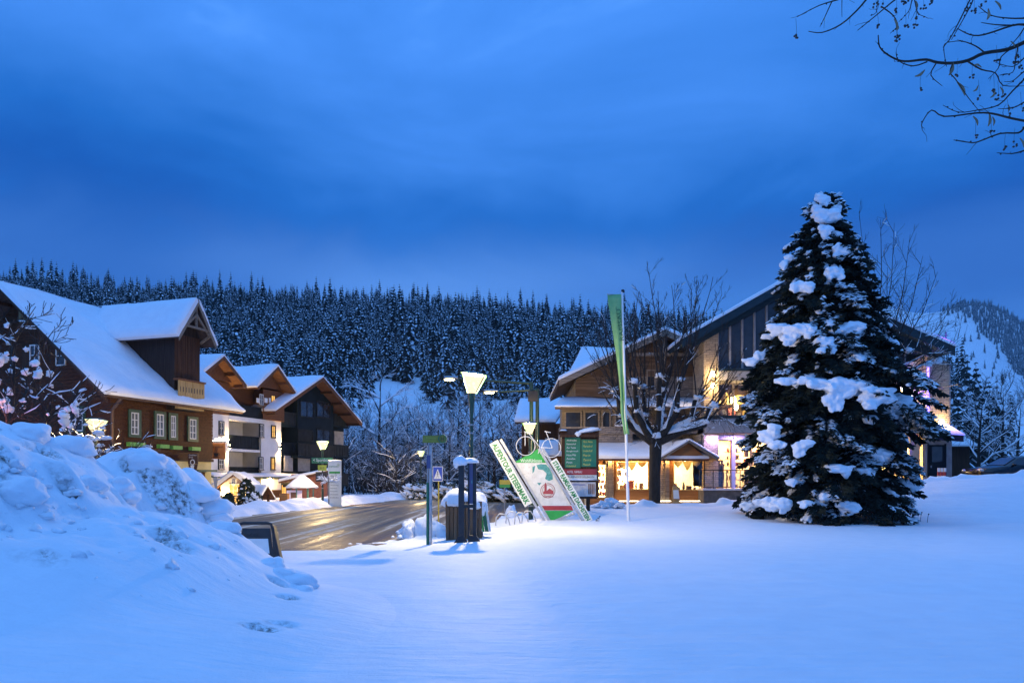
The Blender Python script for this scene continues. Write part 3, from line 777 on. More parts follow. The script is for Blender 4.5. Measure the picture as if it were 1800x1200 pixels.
for i, (px, py, Y, rx, rz) in enumerate(((738, 862, 70, 1.5, 1.7), (792, 864, 66, 1.3, 1.6), (845, 864, 64, 1.9, 1.9), (872, 866, 62, 1.3, 1.4), (826, 862, 70, 1.4, 2.0), (905, 866, 60, 1.1, 1.3))):
    x = PX(px, Y)
    lab = ['snow-heaped shrub lit yellow beside the far small street lamp', 'rounded snowy shrub just right of the pedestrian crossing sign', 'widest snow-laden evergreen shrub behind the wooden planter', 'snowy shrub left of the small yellow and green sign', 'tall snowy shrub behind the blue information stele', 'low snowy shrub behind the slanted cycling sign'][i]
    shrub((x, Y, float(snow_z(np.array([x]), np.array([Y]))[0]) - .1), 40 + i, rx, rz, lab)
# ================================================================== BUILDING HELPERS
def snow_sheet(mb, c00, c10, c11, c01, th=.3, n=14, m=8, seed=0, lip=.55, amp=.2, nz=(0, 0, 1), mi=0, r=.35, flipn=False):
    """snow lying on the quad c00-c10-c11-c01: thick rounded rim, uneven top"""
    A, B, D, E = (np.array(p, float) for p in (c00, c10, c11, c01))
    lu = np.linalg.norm(B - A); lv = np.linalg.norm(E - A)
    def spaced(k, L):
        t = np.linspace(0, 1, k); e_ = min(.25, .10 / max(L, .01))
        return np.concatenate([[0], np.linspace(e_, 1 - e_, k - 2), [1]])
    u = spaced(n, lu)[:, None]; v = spaced(m, lv)[None, :]
    Pn = (A[None, None] * ((1 - u) * (1 - v))[..., None] + B * (u * (1 - v))[..., None] + D * (u * v)[..., None] + E * ((1 - u) * v)[..., None])
    de = np.minimum(np.minimum(u, 1 - u) * lu, np.minimum(v, 1 - v) * lv)
    k = np.clip(de / r, 0, 1); prof = lip + (1 - lip) * np.sqrt(1 - (1 - k) ** 2)
    no = fbm(Pn[..., 0] * .8 + seed, Pn[..., 1] * .8, Pn[..., 2] * .8, seed % 9, 3)
    h = th * prof * (1 + amp * no)
    wob = .20 * th * fbm(Pn[..., 0] * 2.4, Pn[..., 1] * 2.4 + seed, Pn[..., 2] * 2.4, 3, 2)
    T_ = Pn + np.array(nz)[None, None] * h[..., None] + wob[..., None] * np.array([.6, .6, .2])
    mb.grid(T_, mi, flip=True)
    # skirt down to the roof
    def strip(a, b):
        V = np.stack([a, b], 0); mb.grid(V, mi, smooth=True)
    Pd = Pn + np.array([0, 0, .012])
    strip(T_[0], Pd[0]); strip(Pd[-1], T_[-1]); strip(Pd[:, 0], T_[:, 0]); strip(T_[:, -1], Pd[:, -1])

def slab(mb, c00, c10, c11, c01, t, mi=0):
    a = [Vector(c) for c in (c00, c10, c11, c01)]
    mb.prism(a, (0, 0, -t), mi)

def window(parent, fr, a0, a1, z0, z1, b, nx=2, ny=2, fm='window_white', gm='dark_glass', fw=.05, dep=.06, bar=.03, surround=None, sw=.12, sill=None):
    if surround:
        mb = MB()
        for q_ in ((a0 - sw, a0, z0 - sw, z1 + sw), (a1, a1 + sw, z0 - sw, z1 + sw), (a0, a1, z1, z1 + sw), (a0, a1, z0 - sw, z0)):
            mb.box(q_[0], q_[1], b, b + dep * 1.25, q_[2], q_[3], 0, fr)
        mb.build('shutter_frame', M[surround], parent)
    mb = MB()
    for q_ in ((a0, a0 + fw, z0, z1), (a1 - fw, a1, z0, z1), (a0 + fw, a1 - fw, z1 - fw, z1), (a0 + fw, a1 - fw, z0, z0 + fw)):
        mb.box(q_[0], q_[1], b, b + dep, q_[2], q_[3], 0, fr)
    for i in range(1, nx):
        c = a0 + (a1 - a0) * i / nx; mb.box(c - bar / 2, c + bar / 2, b, b + dep * .85, z0 + fw, z1 - fw, 0, fr)
    for i in range(1, ny):
        c = z0 + (z1 - z0) * i / ny; mb.box(a0 + fw, a1 - fw, b, b + dep * .75, c - bar / 2, c + bar / 2, 0, fr)
    w = mb.build('window', M[fm], parent)
    g_ = MB(); g_.box(a0 + fw, a1 - fw, b + .004, b + .022, z0 + fw, z1 - fw, 0, fr); g_.build('pane', M[gm], w)
    if sill:
        s_ = MB(); s_.box(a0 - .08, a1 + .08, b, b + .16, z0 - .07, z0 - .003, 0, fr); s_.build('sill', M[sill], w)
    return w

def boards(mb, fr, a0, a1, b, z0, z1, step=.19, t=.03, mi=0, vert=False, seed=0):
    q = random.Random(seed)
    if vert:
        n = max(1, round((a1 - a0) / step)); s_ = (a1 - a0) / n
        for i in range(n): mb.box(a0 + i * s_ + .006, a0 + (i + 1) * s_ - .006, b, b + t * q.uniform(.7, 1.2), z0, z1, mi, fr)
    else:
        n = max(1, round((z1 - z0) / step)); s_ = (z1 - z0) / n
        for i in range(n): mb.box(a0, a1, b, b + t * q.uniform(.7, 1.2), z0 + i * s_ + .008, z0 + (i + 1) * s_ - .008, mi, fr)

u1 = (0.315, 1.0)
# ================================================================== BROWN CHALET
fr = frame((-21.7, 40.0), u1); LW = 8.0; HB = 6.45        # length of the street wall, half width of the gable
RS = .85; EZ = 6.86                                       # roof slope, roof height over the street wall
O = fr(0, 0, -.3)
ch = thing('brown_chalet', 'dark brown log chalet with a snowy steep roof and balconied dormer', 'house', O)
GZ = 2.68
mb = MB(); mb.box(.05, LW - .05, -2 * HB + .05, -.05, -.6, GZ, 0, fr); mb.build('ground_floor', M['yellow_plaster'], ch)
mb = MB(); mb.box(-.06, LW + .06, -2 * HB - .06, .06, GZ, GZ + .16, 0, fr); mb.build('string_beam', M['dark_board'], ch)
mb = MB()
pts_ = [(0, -.0, GZ + .16), (0, -2 * HB, GZ + .16), (0, -2 * HB, EZ - .3), (0, -HB, EZ - .3 + RS * HB), (0, 0, EZ - .3)]
mb.prism([fr(.04, b - .03 if b == 0 else b, z) for a, b, z in pts_], fr.u * (LW - .08))
mb.build('wall', M['dark_log'], ch)
mb = MB()
boards(mb, fr, -.02, LW + .02, -.03, GZ + .17, EZ - .35, .20, .05, 0, seed=3)
frg = frame(fr(0, 0, 0), -fr.n, True)                            # gable wall: a runs inward (away from the street), b towards the viewer
n_ = int((EZ - .3 + RS * HB - GZ) / .2)
for i in range(n_):
    z0 = GZ + .17 + i * .2; z1 = z0 + .185
    a0 = max(0, (z1 - (EZ - .32)) / RS) + .02; a1 = 2 * HB - a0
    if a1 - a0 > .3: mb.box(a0, a1, -.03, .03 * rnd.uniform(.7, 1.2), z0, z1, 0, frg)
mb.build('log', M['dark_log'], ch, kind='stuff')
# roof slabs
def rp(a, b, dz=0): return fr(a, b, EZ - RS * b + dz) if b > -HB else fr(a, b, EZ + RS * HB - RS * (-HB - b) + dz)
A0, A1, BO = -1.36, 9.75, .95
mb = MB(); slab(mb, rp(A0, BO), rp(A1, BO), rp(A1, -HB + .001), rp(A0, -HB + .001), .2)
slab(mb, rp(A0, -HB - .001), rp(A1, -HB - .001), rp(A1, -2 * HB - BO), rp(A0, -2 * HB - BO), .2)
rf = mb.build('roof', M['roof_tile'], ch)
mb = MB()
for k in range(2):
    a = A0 + .02 + k * .16
    mb.prism([rp(a, BO, -.03 - .1 * k), rp(a, -HB, -.03 - .1 * k), rp(a, -HB, -.36 - .1 * k), rp(a, BO, -.36 - .1 * k)], fr.u * .06)
mb.build('barge_board', M['dark_board'], ch)
mb = MB()
for i in range(9):
    b = .2 - i * 1.05; mb.bar(rp(A0 + .3, b, -.32), rp(1.0, b, -.32), .14, .18)
mb.build('rafter', M['dark_board'], ch, kind='stuff')
mb = MB(); mb.tube([rp(A0 + .1, BO + .06, -.06), rp(A1 - .1, BO + .06, -.06)], .075, 6); mb.build('gutter', M['copper_pipe'], ch)
nz = (fr.n * RS + Vector((0, 0, 1))).normalized()
mb = MB(); snow_sheet(mb, rp(A0 - .06, BO + .1), rp(A1 + .06, BO + .1), rp(A1 + .06, -HB - .1), rp(A0 - .06, -HB - .1), .36, 44, 34, 3, .55, .24, nz, r=.6)
snow_sheet(mb, rp(A0 - .06, -HB + .1), rp(A1 + .06, -HB + .1), rp(A1, -2 * HB - BO), rp(A0, -2 * HB - BO), .42, 12, 12, 5, .55, .12, r=.7)
mb.build('roof_snow', M['snow'], ch)
# dormer with the carved balcony
DA0, DA1, DF = 4.03, 6.13, .58; DC = (DA0 + DA1) / 2; DRZ = 12.35; DEZ = 9.9; DOF = 1.36; DH = 1.58
ds = (DRZ - DEZ) / DH; DBK = -5.6
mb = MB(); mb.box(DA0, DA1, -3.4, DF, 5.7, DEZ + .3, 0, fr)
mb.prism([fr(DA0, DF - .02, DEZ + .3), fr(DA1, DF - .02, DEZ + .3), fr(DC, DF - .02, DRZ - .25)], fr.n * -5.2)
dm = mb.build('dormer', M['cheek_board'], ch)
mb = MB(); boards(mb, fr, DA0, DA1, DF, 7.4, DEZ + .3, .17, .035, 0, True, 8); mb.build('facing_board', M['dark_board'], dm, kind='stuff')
def dr(a, b, dz=0): return fr(a, b, DRZ - abs(a - DC) * ds + dz)
mb = MB()
slab(mb, dr(DC - DH, DOF), dr(DC - .001, DOF), dr(DC - .001, DBK), dr(DC - DH, DBK), .14)
slab(mb, dr(DC + .001, DOF), dr(DC + DH, DOF), dr(DC + DH, DBK), dr(DC + .001, DBK), .14)
mb.build('roof', M['roof_tile'], dm)
mb = MB()
for s_ in (-1, 1):
    mb.prism([dr(DC, DOF + .01, .02), dr(DC + s_ * DH, DOF + .01, .02), dr(DC + s_ * DH, DOF + .01, -.30), dr(DC, DOF + .01, -.36)], fr.n * .05)
    mb.bar(fr(DC, DOF - .1, DRZ - .9), fr(DC + s_ * DH * .72, DOF - .1, DEZ + .45), .09, .12)
    mb.bar(fr(DC + s_ * DH * .72, DF, DEZ + .05), fr(DC + s_ * DH * .72, DOF, DEZ + .5), .10, .14)
mb.bar(fr(DC, DOF - .1, DRZ - .3), fr(DC, DOF - .1, DEZ + .8), .10, .10)
mb.bar(fr(DC - DH * .7, DOF - .1, DEZ + .75), fr(DC + DH * .7, DOF - .1, DEZ + .75), .10, .12)
mb.build('barge_board', M['grey_wood'], dm)
mb = MB()
nl = (Vector((0, 0, 1)) - fr.u * ds * 1).normalized(); nr = (Vector((0, 0, 1)) + fr.u * ds).normalized()
snow_sheet(mb, dr(DC - DH - .05, DOF + .06), dr(DC + .04, DOF + .06), dr(DC + .04, DBK), dr(DC - DH - .05, DBK), .40, 8, 26, 11, .6, .12, nl, r=.4)
snow_sheet(mb, dr(DC - .04, DOF + .06), dr(DC + DH + .05, DOF + .06), dr(DC + DH + .05, DBK), dr(DC - .04, DBK), .34, 8, 20, 12, .5, .12, nr, r=.4)
mb.build('roof_snow', M['snow'], dm)
mb = MB()
boards(mb, fr, DA0 - .06, DA1 + .06, DF + .30, 6.25, 7.42, .15, .035, 0, True, 2)
for k in range(9):
    a = DA0 + .12 + k * (DA1 - DA0 - .24) / 8; mb.box(a - .025, a + .025, DF + .335, DF + .345, 6.75, 7.05, 1, fr)
bal = mb.build('balcony', [M['pale_wood'], M['text_dark']], ch)
mb = MB(); mb.box(DA0 - .1, DA1 + .1, DF, DF + .42, 7.42, 7.52, 0, fr); mb.build('rail', M['brown_board'], bal)
mb = MB(); mb.box(DA0 - .08, DA1 + .08, DF, DF + .38, 6.12, 6.24, 0, fr); mb.box(DA0 - .06, DA1 + .06, DF + .1, DF + .30, 5.75, 6.12, 1, fr); mb.build('floor_beam', [M['brown_board'], M['pale_wood']], bal)
# street wall windows and flower boxes (positions read off the photograph)
for (x0, x1, y0, y1), (gx0, gx1, gy0, gy1) in zip(((229, 243, 724, 764), (274, 287, 727, 767), (299, 308, 730, 769), (332, 344, 736, 772)), ((228, 255, 777, 785), (281, 297, 781, 788), (304, 320, 782, 790), (337, 352, 785, 792))):
    a0, z1 = onwall(fr, .05, x0, y0); a1, z0 = onwall(fr, .05, x1, y1)
    window(ch, fr, a0, a1, z0, z1, .04, 2, 3, 'window_white', 'curtained_glass', .06, .07, .045, surround='shutter_green', sw=.16)
    b0, t1 = onwall(fr, .3, gx0, gy0); b1, t0 = onwall(fr, .3, gx1, gy1)
    mb = MB(); mb.box(b0, b1, .06, .34, t0, t0 + .22, 0, fr); fb = mb.build('flower_box', M['box_green'], ch)
# gable windows
def gwin(x0, x1, y0, y1, nx, ny, sur=None):
    a0, z1 = onwall(frg, .05, x1, y0); a1, z0 = onwall(frg, .05, x0, y1)
    window(ch, frg, a0, a1, z0, z1, .035, nx, ny, 'window_white', 'dark_glass', .06, .07, .04, surround=sur, sw=.14)
gwin(53, 70, 605, 643, 2, 2); gwin(99, 116, 607, 643, 1, 2); gwin(119, 147, 718, 758, 2, 2, 'shutter_green')
mb = MB()
a0, z1 = onwall(frg, .05, 53, 605); a1, z0 = onwall(frg, .05, 40, 643)
mb.box(a0 + .1, a1, .04, .09, z0, z1, 0, frg); mb.build('open_shutter', M['dark_board'], ch)
# carved consoles under the verge, balcony beam
for px, py in ((158, 656), (45, 566), (8, 540)):
    a, z = onwall(frg, .1, px, py); mb = MB()
    mb.prism([frg(a - .45, .02, z), frg(a + .45, .02, z), frg(a + .45, .02, z + .75), frg(a - .1, .02, z + .35)], frg.n * .14)
    mb.ring(frg(a + .1, .18, z + .22), .16, .045, frg.u, (0, 0, 1), 12, 5); mb.ring(frg(a - .18, .18, z + .14), .09, .035, frg.u, (0, 0, 1), 10, 5)
    mb.build('carved_console', M['carving'], ch)
mb = MB()
for py in (560, 705):
    a, z = onwall(frg, .1, 60, py); ai = max(.1, (z + .1 - (EZ - .35)) / RS + .05); mb.box(ai, 2 * HB - ai, .02, .12, z - .08, z + .08, 0, frg)
mb.build('cross_beam', M['dark_board'], ch)
# downpipe at the corner
c = fr(0, .16, 0)
mb = MB(); mb.tube([fr(-.1, .85, 5.95), fr(-.1, .5, 5.6), fr(-.06, .16, 5.3), fr(-.06, .16, 3.6), fr(-.06, .22, 3.3), fr(-.45, .55, 2.95), fr(-.5, .6, 2.7), fr(-.5, .6, -.2)], .085, 8); mb.build('downpipe', M['copper_pipe'], ch)
# ground-floor door hood and windows, street side
for a0, a1, z0, z1 in ((1.2, 2.1, .7, 2.0), (3.2, 4.2, .7, 2.0)): window(ch, fr, a0, a1, z0, z1, -.05, 2, 2, 'brown_board', 'dark_glass', sill='grey_wood')
mb = MB(); mb.box(6.2, 7.3, -.05, .02, -.2, 2.0, 0, fr); d_ = mb.build('door', M['brown_board'], ch)
mb = MB(); mb.box(5.9, 7.6, -.05, .7, 2.05, 2.16, 0, fr); mb.build('door_hood', M['shutter_green'], ch)
# hanging signs at the chalet corner
a, z = onwall(fr, .75, 342, 797)
sg = thing('hanging_sign', 'small brown hanging sign with white lettering, arch and cup beside the flower boxes', 'sign', fr(a, 0, z))
mb = MB(); mb.bar(fr(a, -.02, z + .12), fr(a, 1.1, z + .12), .05, .05); mb.build('bracket', M['black_paint'], sg)
e1, e2 = fr.n, Vector((0, 0, 1)); sp = fr(a - .04, .62, 0)
mb = MB(); mb.box(a - .03, a + .03, .28, 1.0, z - .62, z + .02, 0, fr)
mb.prism([fr(a - .03, .3, z - .63), fr(a - .03, .98, z - .63), fr(a - .03, .86, z - 1.08), fr(a - .03, .42, z - 1.08)], fr.u * .06)
mb.build('board', M['sign_brown'], sg)
text('lettering', 'Gasthaus\nShop', fr(a - .032, .64, z - .16), fr.n, (0, 0, 1), M['text_white'], sg, .56, .26)
mb = MB(); mb.ring(fr(a - .05, .64, z - .52), .15, .03, fr.n, (0, 0, 1), 14, 4)
mb.prism([fr(a - .05, .50, z - .70), fr(a - .05, .78, z - .70), fr(a - .05, .72, z - .98), fr(a - .05, .56, z - .98)], fr.u * -.02)
mb.build('cup_emblem', M['text_white'], sg)
a, z = 8.2, 0
z1 = PZ(778, 48.5); z0 = PZ(806, 48.5)
oX0, oX1 = PX(365, 48.5), PX(396, 48.5)
sg = thing('cafe_sign', 'square orange cafe sign with a cup emblem under a string of white lights', 'sign', ((oX0 + oX1) / 2, 48.5, z0))
mb = MB(); mb.box(oX0, oX1, 48.46, 48.54, z0, z1); mb.build('board', M['sign_orange'], sg)
mb = MB(); mb.bar((oX0 - .8, 48.5, z1 + .05), (oX1, 48.5, z1 + .05), .05, .06); mb.bar((oX0 - .05, 48.5, z1), (oX0 - .05, 48.5, -.3), .07, .07); mb.build('bracket', M['black_paint'], sg)
cx = (oX0 + oX1) / 2
text('lettering', "cafe s'platzl", (cx, 48.45, z1 - .28), (1, 0, 0), (0, 0, 1), M['text_dark'], sg, .85)
mb = MB(); mb.prism([(cx - .16, 48.45, z0 + .38), (cx + .16, 48.45, z0 + .38), (cx + .10, 48.45, z0 + .16), (cx - .10, 48.45, z0 + .16)], (0, -.01, 0)); mb.box(cx - .22, cx + .22, 48.44, 48.455, z0 + .10, z0 + .14)
mb.ring((cx + .18, 48.45, z0 + .29), .06, .015, (1, 0, 0), (0, 0, 1), 12, 4)
for k in range(2): mb.tube([(cx - .05 + .1 * k, 48.45, z0 + .42), (cx - .09 + .1 * k, 48.45, z0 + .52), (cx - .02 + .1 * k, 48.45, z0 + .60), (cx - .06 + .1 * k, 48.45, z0 + .70)], .012, 4)
mb.build('cup_emblem', M['text_dark'], sg)
fl = thing('icicle_lights', 'short string of white icicle lights above the orange sign', 'string lights', (cx, 48.4, z1 + .1))
mb = MB()
for k in range(16):
    x = oX0 - .1 + k * (oX1 - oX0 + .1) / 15; l = rnd.choice((.05, .08, .12, .2, .26)); mb.box(x - .03, x + .03, 48.36, 48.41, z1 + .10, z1 + .10 + l)
mb.build('bulb', M['fairy_light'], fl, kind='stuff')

# ================================================================== WHITE GUESTHOUSE
fg = frame((-23.7, 58.0), u1)
gh = thing('white_guesthouse', 'white plastered guesthouse with brown timber upper floor and lit corner lamps', 'house', fg(3, 0, -.3))
B1a, B1b, B2a, B2b = -3.2, onwall(fg, 0, 402), onwall(fg, 0, 459), onwall(fg, 0, 494)
WT = 6.75
mb = MB(); mb.box(B1a, B1b, -8, 0, -.6, WT, 0, fg); mb.box(B2a, B2b, -8, 0, 2.0 - 1.4, WT, 0, fg)
RC = 1.9                                                  # recess depth
mb.box(B1b, B2a, -8, -RC, -.6, WT, 0, fg)
# slanted cheek of the right-hand block
ac = onwall(fg, -.9, 447)
mb.prism([fg(B2a, -.001, .6), fg(ac, -1.3, .6), fg(ac, -RC, .6), fg(B2a, -RC, .6)], (0, 0, WT - .6))
mb.build('wall', M['white_plaster'], gh)
mb = MB()
c2 = onwall(fg, .3, 489); c1 = onwall(fg, .3, 394)
UE = 9.35                                                 # eave height of the little gables
mb.box(B1a, B1b, -8, .05, WT, UE, 0, fg); mb.box(ac + .3, B2b + .1, -8, .25, WT, UE, 0, fg); mb.box(B1b, ac + .3, -8, -1.2, WT, UE, 0, fg)
boards(mb, fg, B2a - .1, B2b + .1, .25, WT + .02, UE, .24, .03, seed=4)
boards(mb, fg, B1a, B1b, .05, WT + .02, UE, .24, .03, seed=5)
up = mb.build('upper_wall', M['brown_board'], gh)
def cross_gable(c, hw, rz, ez, of, nm, back=9.0, th=.36):
    s_ = (rz - ez) / hw
    def p(a, b, dz=0): return fg(a, b, rz - abs(a - c) * s_ + dz)
    mb = MB()
    mb.prism([fg(c - hw * .80, .24, ez + (hw * .2) * s_ - .2), fg(c + hw * .80, .24, ez + (hw * .2) * s_ - .2), fg(c, .24, rz - .22)], fg.n * -6)
    gw = mb.build('gable_wall', M['brown_board'], gh)
    mb = MB()
    slab(mb, p(c - hw, of), p(c - .001, of), p(c - .001, -back), p(c - hw, -back), .18)
    slab(mb, p(c + .001, of), p(c + hw, of), p(c + hw, -back), p(c + .001, -back), .18)
    r_ = mb.build('roof', M['orange_wood'], gh)
    mb = MB()
    for sg_ in (-1, 1):
        mb.prism([p(c, of + .01, .02), p(c + sg_ * hw, of + .01, .02), p(c + sg_ * hw, of + .01, -.32), p(c, of + .01, -.36)], fg.n * .05)
        for k in range(2): mb.bar(p(c + sg_ * hw * (.5 + .4 * k), .2, -.32), p(c + sg_ * hw * (.5 + .4 * k), of, -.32), .14, .18)
    mb.build('barge_board', M['brown_board'], r_)
    mb = MB()
    nl = (Vector((0, 0, 1)) - fg.u * s_).normalized(); nr = (Vector((0, 0, 1)) + fg.u * s_).normalized()
    snow_sheet(mb, p(c - hw - .15, of + .08), p(c + .06, of + .08), p(c + .06, -back), p(c - hw - .15, -back), th, 9, 16, nm, .55, .25, nl, r=.5)
    snow_sheet(mb, p(c - .06, of + .08), p(c + hw + .05, of + .08), p(c + hw + .05, -back), p(c - .06, -back), th * .8, 9, 14, nm + 3, .5, .25, nr, r=.5)
    mb.build('roof_snow', M['snow'], r_)
g1c = onwall(fg, 1.2, 393); g2c = onwall(fg, 1.2, 487)
cross_gable(g1c, 2.75, 11.25, 9.2, 1.2, 21); cross_gable(g2c, 2.75, 11.45, 9.3, 1.25, 27)
# main roof behind, with its chimney
mb = MB(); slab(mb, fg(-4, -3, 9.2), fg(9.3, -3, 9.2), fg(9.3, -9, 12.0), fg(-4, -9, 12.0), .2); slab(mb, fg(-4, -9.002, 12.0), fg(9.3, -9.002, 12.0), fg(9.3, -15, 9.2), fg(-4, -15, 9.2), .2); mr = mb.build('roof', M['roof_tile'], gh)
mb = MB(); snow_sheet(mb, fg(-4, -3, 9.2), fg(9.3, -3, 9.2), fg(9.3, -9, 12.0), fg(-4, -9, 12.0), .4, 20, 12, 31); mb.build('roof_snow', M['snow'], mr)
cp = onwall(fg, -8, 463)
mb = MB(); mb.box(cp - .9, cp + .9, -9.2, -7.8, 11, 12.55, 0, fg); ck = mb.build('chimney', M['slate_dark'], gh)
mb = MB(); mb.blob(fg(cp, -8.5, 12.55), (1.0, .8, .35), 5, 2, .1, .1); mb.build('snow_cap', M['snow'], ck)
# windows: upper wood floor, two plaster floors
def gw(x0, x1, y0, y1, b, lit=False, fm='window_white', sur=None, nx=2, ny=2):
    a0, z1 = onwall(fg, b, x0, y0); a1, z0 = onwall(fg, b, x1, y1)
    return window(gh, fg, a0, a1, z0, z1, b, nx, ny, fm, 'lit_window' if lit else 'dark_glass', .05, .07, .035, surround=sur, sw=.07, sill='grey_wood')
gw(455.5, 462, 692, 712, .29); gw(476, 483, 694, 716, .29, True, 'brown_board')
for x0, x1 in ((450.5, 454.5), (464.5, 469.5), (472.5, 475), (486.5, 490)):
    a0, z1 = onwall(fg, .29, x0, 699); a1, z0 = onwall(fg, .29, x1, 708); mb = MB(); mb.box(a0, a1, .285, .35, z0, z1, 0, fg); mb.build('shutter', M['white_paint'], gh)
gw(385, 392, 741, 764, .0, False, 'window_white', 'slate_dark'); gw(384, 392, 807, 824, .0, False, 'window_white', 'slate_dark')
gw(456, 462, 746, 768, .0, False, 'window_white', 'slate_dark'); gw(477, 483, 748, 769, .0, True, 'brown_board', 'slate_dark')
gw(455, 461, 804, 825, .0, False, 'window_white', 'slate_dark'); gw(476, 482, 804, 825, .0, True, 'brown_board', 'slate_dark')
# balconies in the recess
for i, (zf, m_) in enumerate(((PZ(788, 60.5), 'slate_dark'), (PZ(844, 60.5), 'slate_dark'))):
    mb = MB(); mb.box(B1b, ac + .2, -RC, -.1, zf - .2, zf, 0, fg); bl = mb.build('balcony', M['white_plaster'], gh)
    mb = MB(); boards(mb, fg, B1b + .02, ac + .15, -.25, zf + .05, zf + 1.05, .16, .04, 0, True, 6); mb.box(B1b, ac + .2, -.32, -.16, zf + 1.05, zf + 1.13, 0, fg); mb.build('railing', M[m_], bl)
    window(gh, fg, B1b + .9, B1b + 2.0, zf + .05, zf + 2.0, -RC, 2, 3, 'slate_dark', 'dark_glass')
    mb = MB(); mb.box(B1b + .02, B1b + .5, -RC, -.5, zf, zf + 2.1, 0, fg); mb.build('partition', M['orange_wood'], bl)
mb = MB(); mb.box(B1b, ac + .3, -1.3, .05, WT - .35, WT, 0, fg); mb.box(B1b, ac + .3, -.3, .02, WT, WT + 1.0, 1, fg); mb.build('top_balcony', [M['white_plaster'], M['slate_dark']], gh)
# glowing corner lamps
for a in (B1b + .02, ac + .1, B2b - .25):
    b = .10 if a != ac + .1 else -.75
    z = PZ(785, fg(a, b, 0).y); lf = MB(); p = fg(a, b, z)
    lf.cyl(p, .07, z - .12, z + .12, 8); w_ = lf.build('wall_lamp', M['black_paint'], gh)
    lf = MB(); lf.cyl(p, .055, z + .125, z + .16, 8); lf.cyl(p, .055, z - .16, z - .125, 8); lf.build('bulb', M['wall_lamp_light'], w_)
    for s_ in (-1, 1):
        ld = bpy.data.lights.new('wall_lamp_beam', 'SPOT'); ld.energy = 600; ld.color = (1, .66, .28); ld.spot_size = R(120); ld.spot_blend = .9; ld.shadow_soft_size = .04
        lo = bpy.data.objects.new('wall_lamp_beam', ld); C.objects.link(lo); lo.parent = w_; lo.location = p + Vector((fg.n.x * .10, fg.n.y * .10, s_ * .20)) - base_of(gh); lo.rotation_euler = (R(180) if s_ > 0 else 0, 0, 0)
# ground floor under the awning: lit wooden front
mb = MB(); mb.box(B1b, 14, -3, -.9, -.6, 2.2, 0, fg); boards(mb, fg, B1b, 14, -.9, -.3, 2.2, .22, .03, 0, True, 9); mb.build('ground_floor', M['orange_wood'], gh)
mb = MB(); slab(mb, fg(B1b - 3, 1.0, 1.75), fg(13.5, 1.0, 1.75), fg(13.5, -1.2, 2.45), fg(B1b - 3, -1.2, 2.45), .10); aw = mb.build('awning', M['shutter_green'], gh)
mb = MB(); snow_sheet(mb, fg(B1b - 3, 1.05, 1.75), fg(13.5, 1.05, 1.75), fg(13.5, .3, 1.98), fg(B1b - 3, .3, 1.98), .16, 22, 5, 41, .6, .3); mb.build('awning_snow', M['snow'], aw)
mb = MB(); mb.box(B1b, 13, .1, .2, 1.55, 1.65, 0, fg); mb.build('beam', M['grey_wood'], aw)
for a in (B1b + 1.2, 6.2, 8.4, 10.6): window(gh, fg, a, a + .75, -.1, 1.6, -.865, 2, 3, 'pale_wood', 'lit_hall')
for a in (2.5, 7.4, 12.3):
    ld = bpy.data.lights.new('awning_lamp', 'POINT'); ld.energy = 700; ld.color = (1, .62, .22); ld.shadow_soft_size = .12
    lo = bpy.data.objects.new('awning_lamp', ld); C.objects.link(lo); lo.parent = gh; lo.location = fg(a, .2, 1.45) - base_of(gh)
    mb = MB(); mb.blob(fg(a, .2, 1.62), .09, 1, 1, 0, 1); mb.build('lamp_globe', M['wall_lamp_light'], gh)

# ================================================================== SLATE HOUSE
fs = frame(fg(9.45, 0, 0), u1); SL = 14.6
sh = thing('slate_house', 'dark slate-blue gabled house with stacked balconies and a broad snowy roof', 'house', fs(7, 0, -.3))
c = onwall(fs, 1.3, 567); rz = PZ(662, fs(c, 1.3, 0).y)
hw = 7.6; ez = rz - 3.95; s_ = 3.95 / hw
wa, wb = onwall(fs, 0, 523), onwall(fs, 0, 586)
mb = MB(); mb.box(.1, wa, -9, -1.5, -.5, ez, 0, fs); mb.box(wb, SL, -9, -2.2, -.5, ez, 0, fs)
mb.prism([fs(wa, 0, 2.0), fs(wb, 0, 2.0), fs(wb, 0, rz - abs(wb - c) * s_ - .2), fs(c, 0, rz - .2), fs(wa, 0, rz - abs(wa - c) * s_ - .2)], fs.n * -8)
mb.prism([fs(.1, -1.5, ez), fs(SL, -1.5, ez), fs(SL, -1.5, ez + .2), fs(c, -1.5, rz - .3), fs(.1, -1.5, ez + .2)], fs.n * -7)
mb.box(wa, wb, -8, -1.2, -.5, 2.0, 0, fs)
mb.build('wall', M['slate_plaster'], sh)
mb = MB()
def sp_(a, b, dz=0): return fs(a, b, rz - abs(a - c) * s_ + dz)
slab(mb, sp_(c - hw, 1.3), sp_(c - .001, 1.3), sp_(c - .001, -9), sp_(c - hw, -9), .22); slab(mb, sp_(c + .001, 1.3), sp_(c + hw, 1.3), sp_(c + hw, -9), sp_(c + .001, -9), .22)
rf = mb.build('roof', M['brown_board'], sh)
mb = MB()
for g_ in (-1, 1): mb.prism([sp_(c, 1.31, .02), sp_(c + g_ * hw, 1.31, .02), sp_(c + g_ * hw, 1.31, -.34), sp_(c, 1.31, -.4)], fs.n * .06)
mb.build('barge_board', M['brown_board'], rf)
mb = MB()
for i in range(9):
    a = c - hw + .4 + i * (2 * hw - .8) / 8; mb.bar(sp_(a, -1.4, -.36), sp_(a, 1.25, -.36), .16, .22)
mb.build('rafter', M['dark_board'], rf, kind='stuff')
nl = (Vector((0, 0, 1)) - fs.u * s_).normalized(); nr = (Vector((0, 0, 1)) + fs.u * s_).normalized(); mb = MB()
snow_sheet(mb, sp_(c - hw, 1.4), sp_(c + .05, 1.4), sp_(c + .05, -9), sp_(c - hw, -9), .34, 18, 12, 51, .5, .2, nl, r=.5)
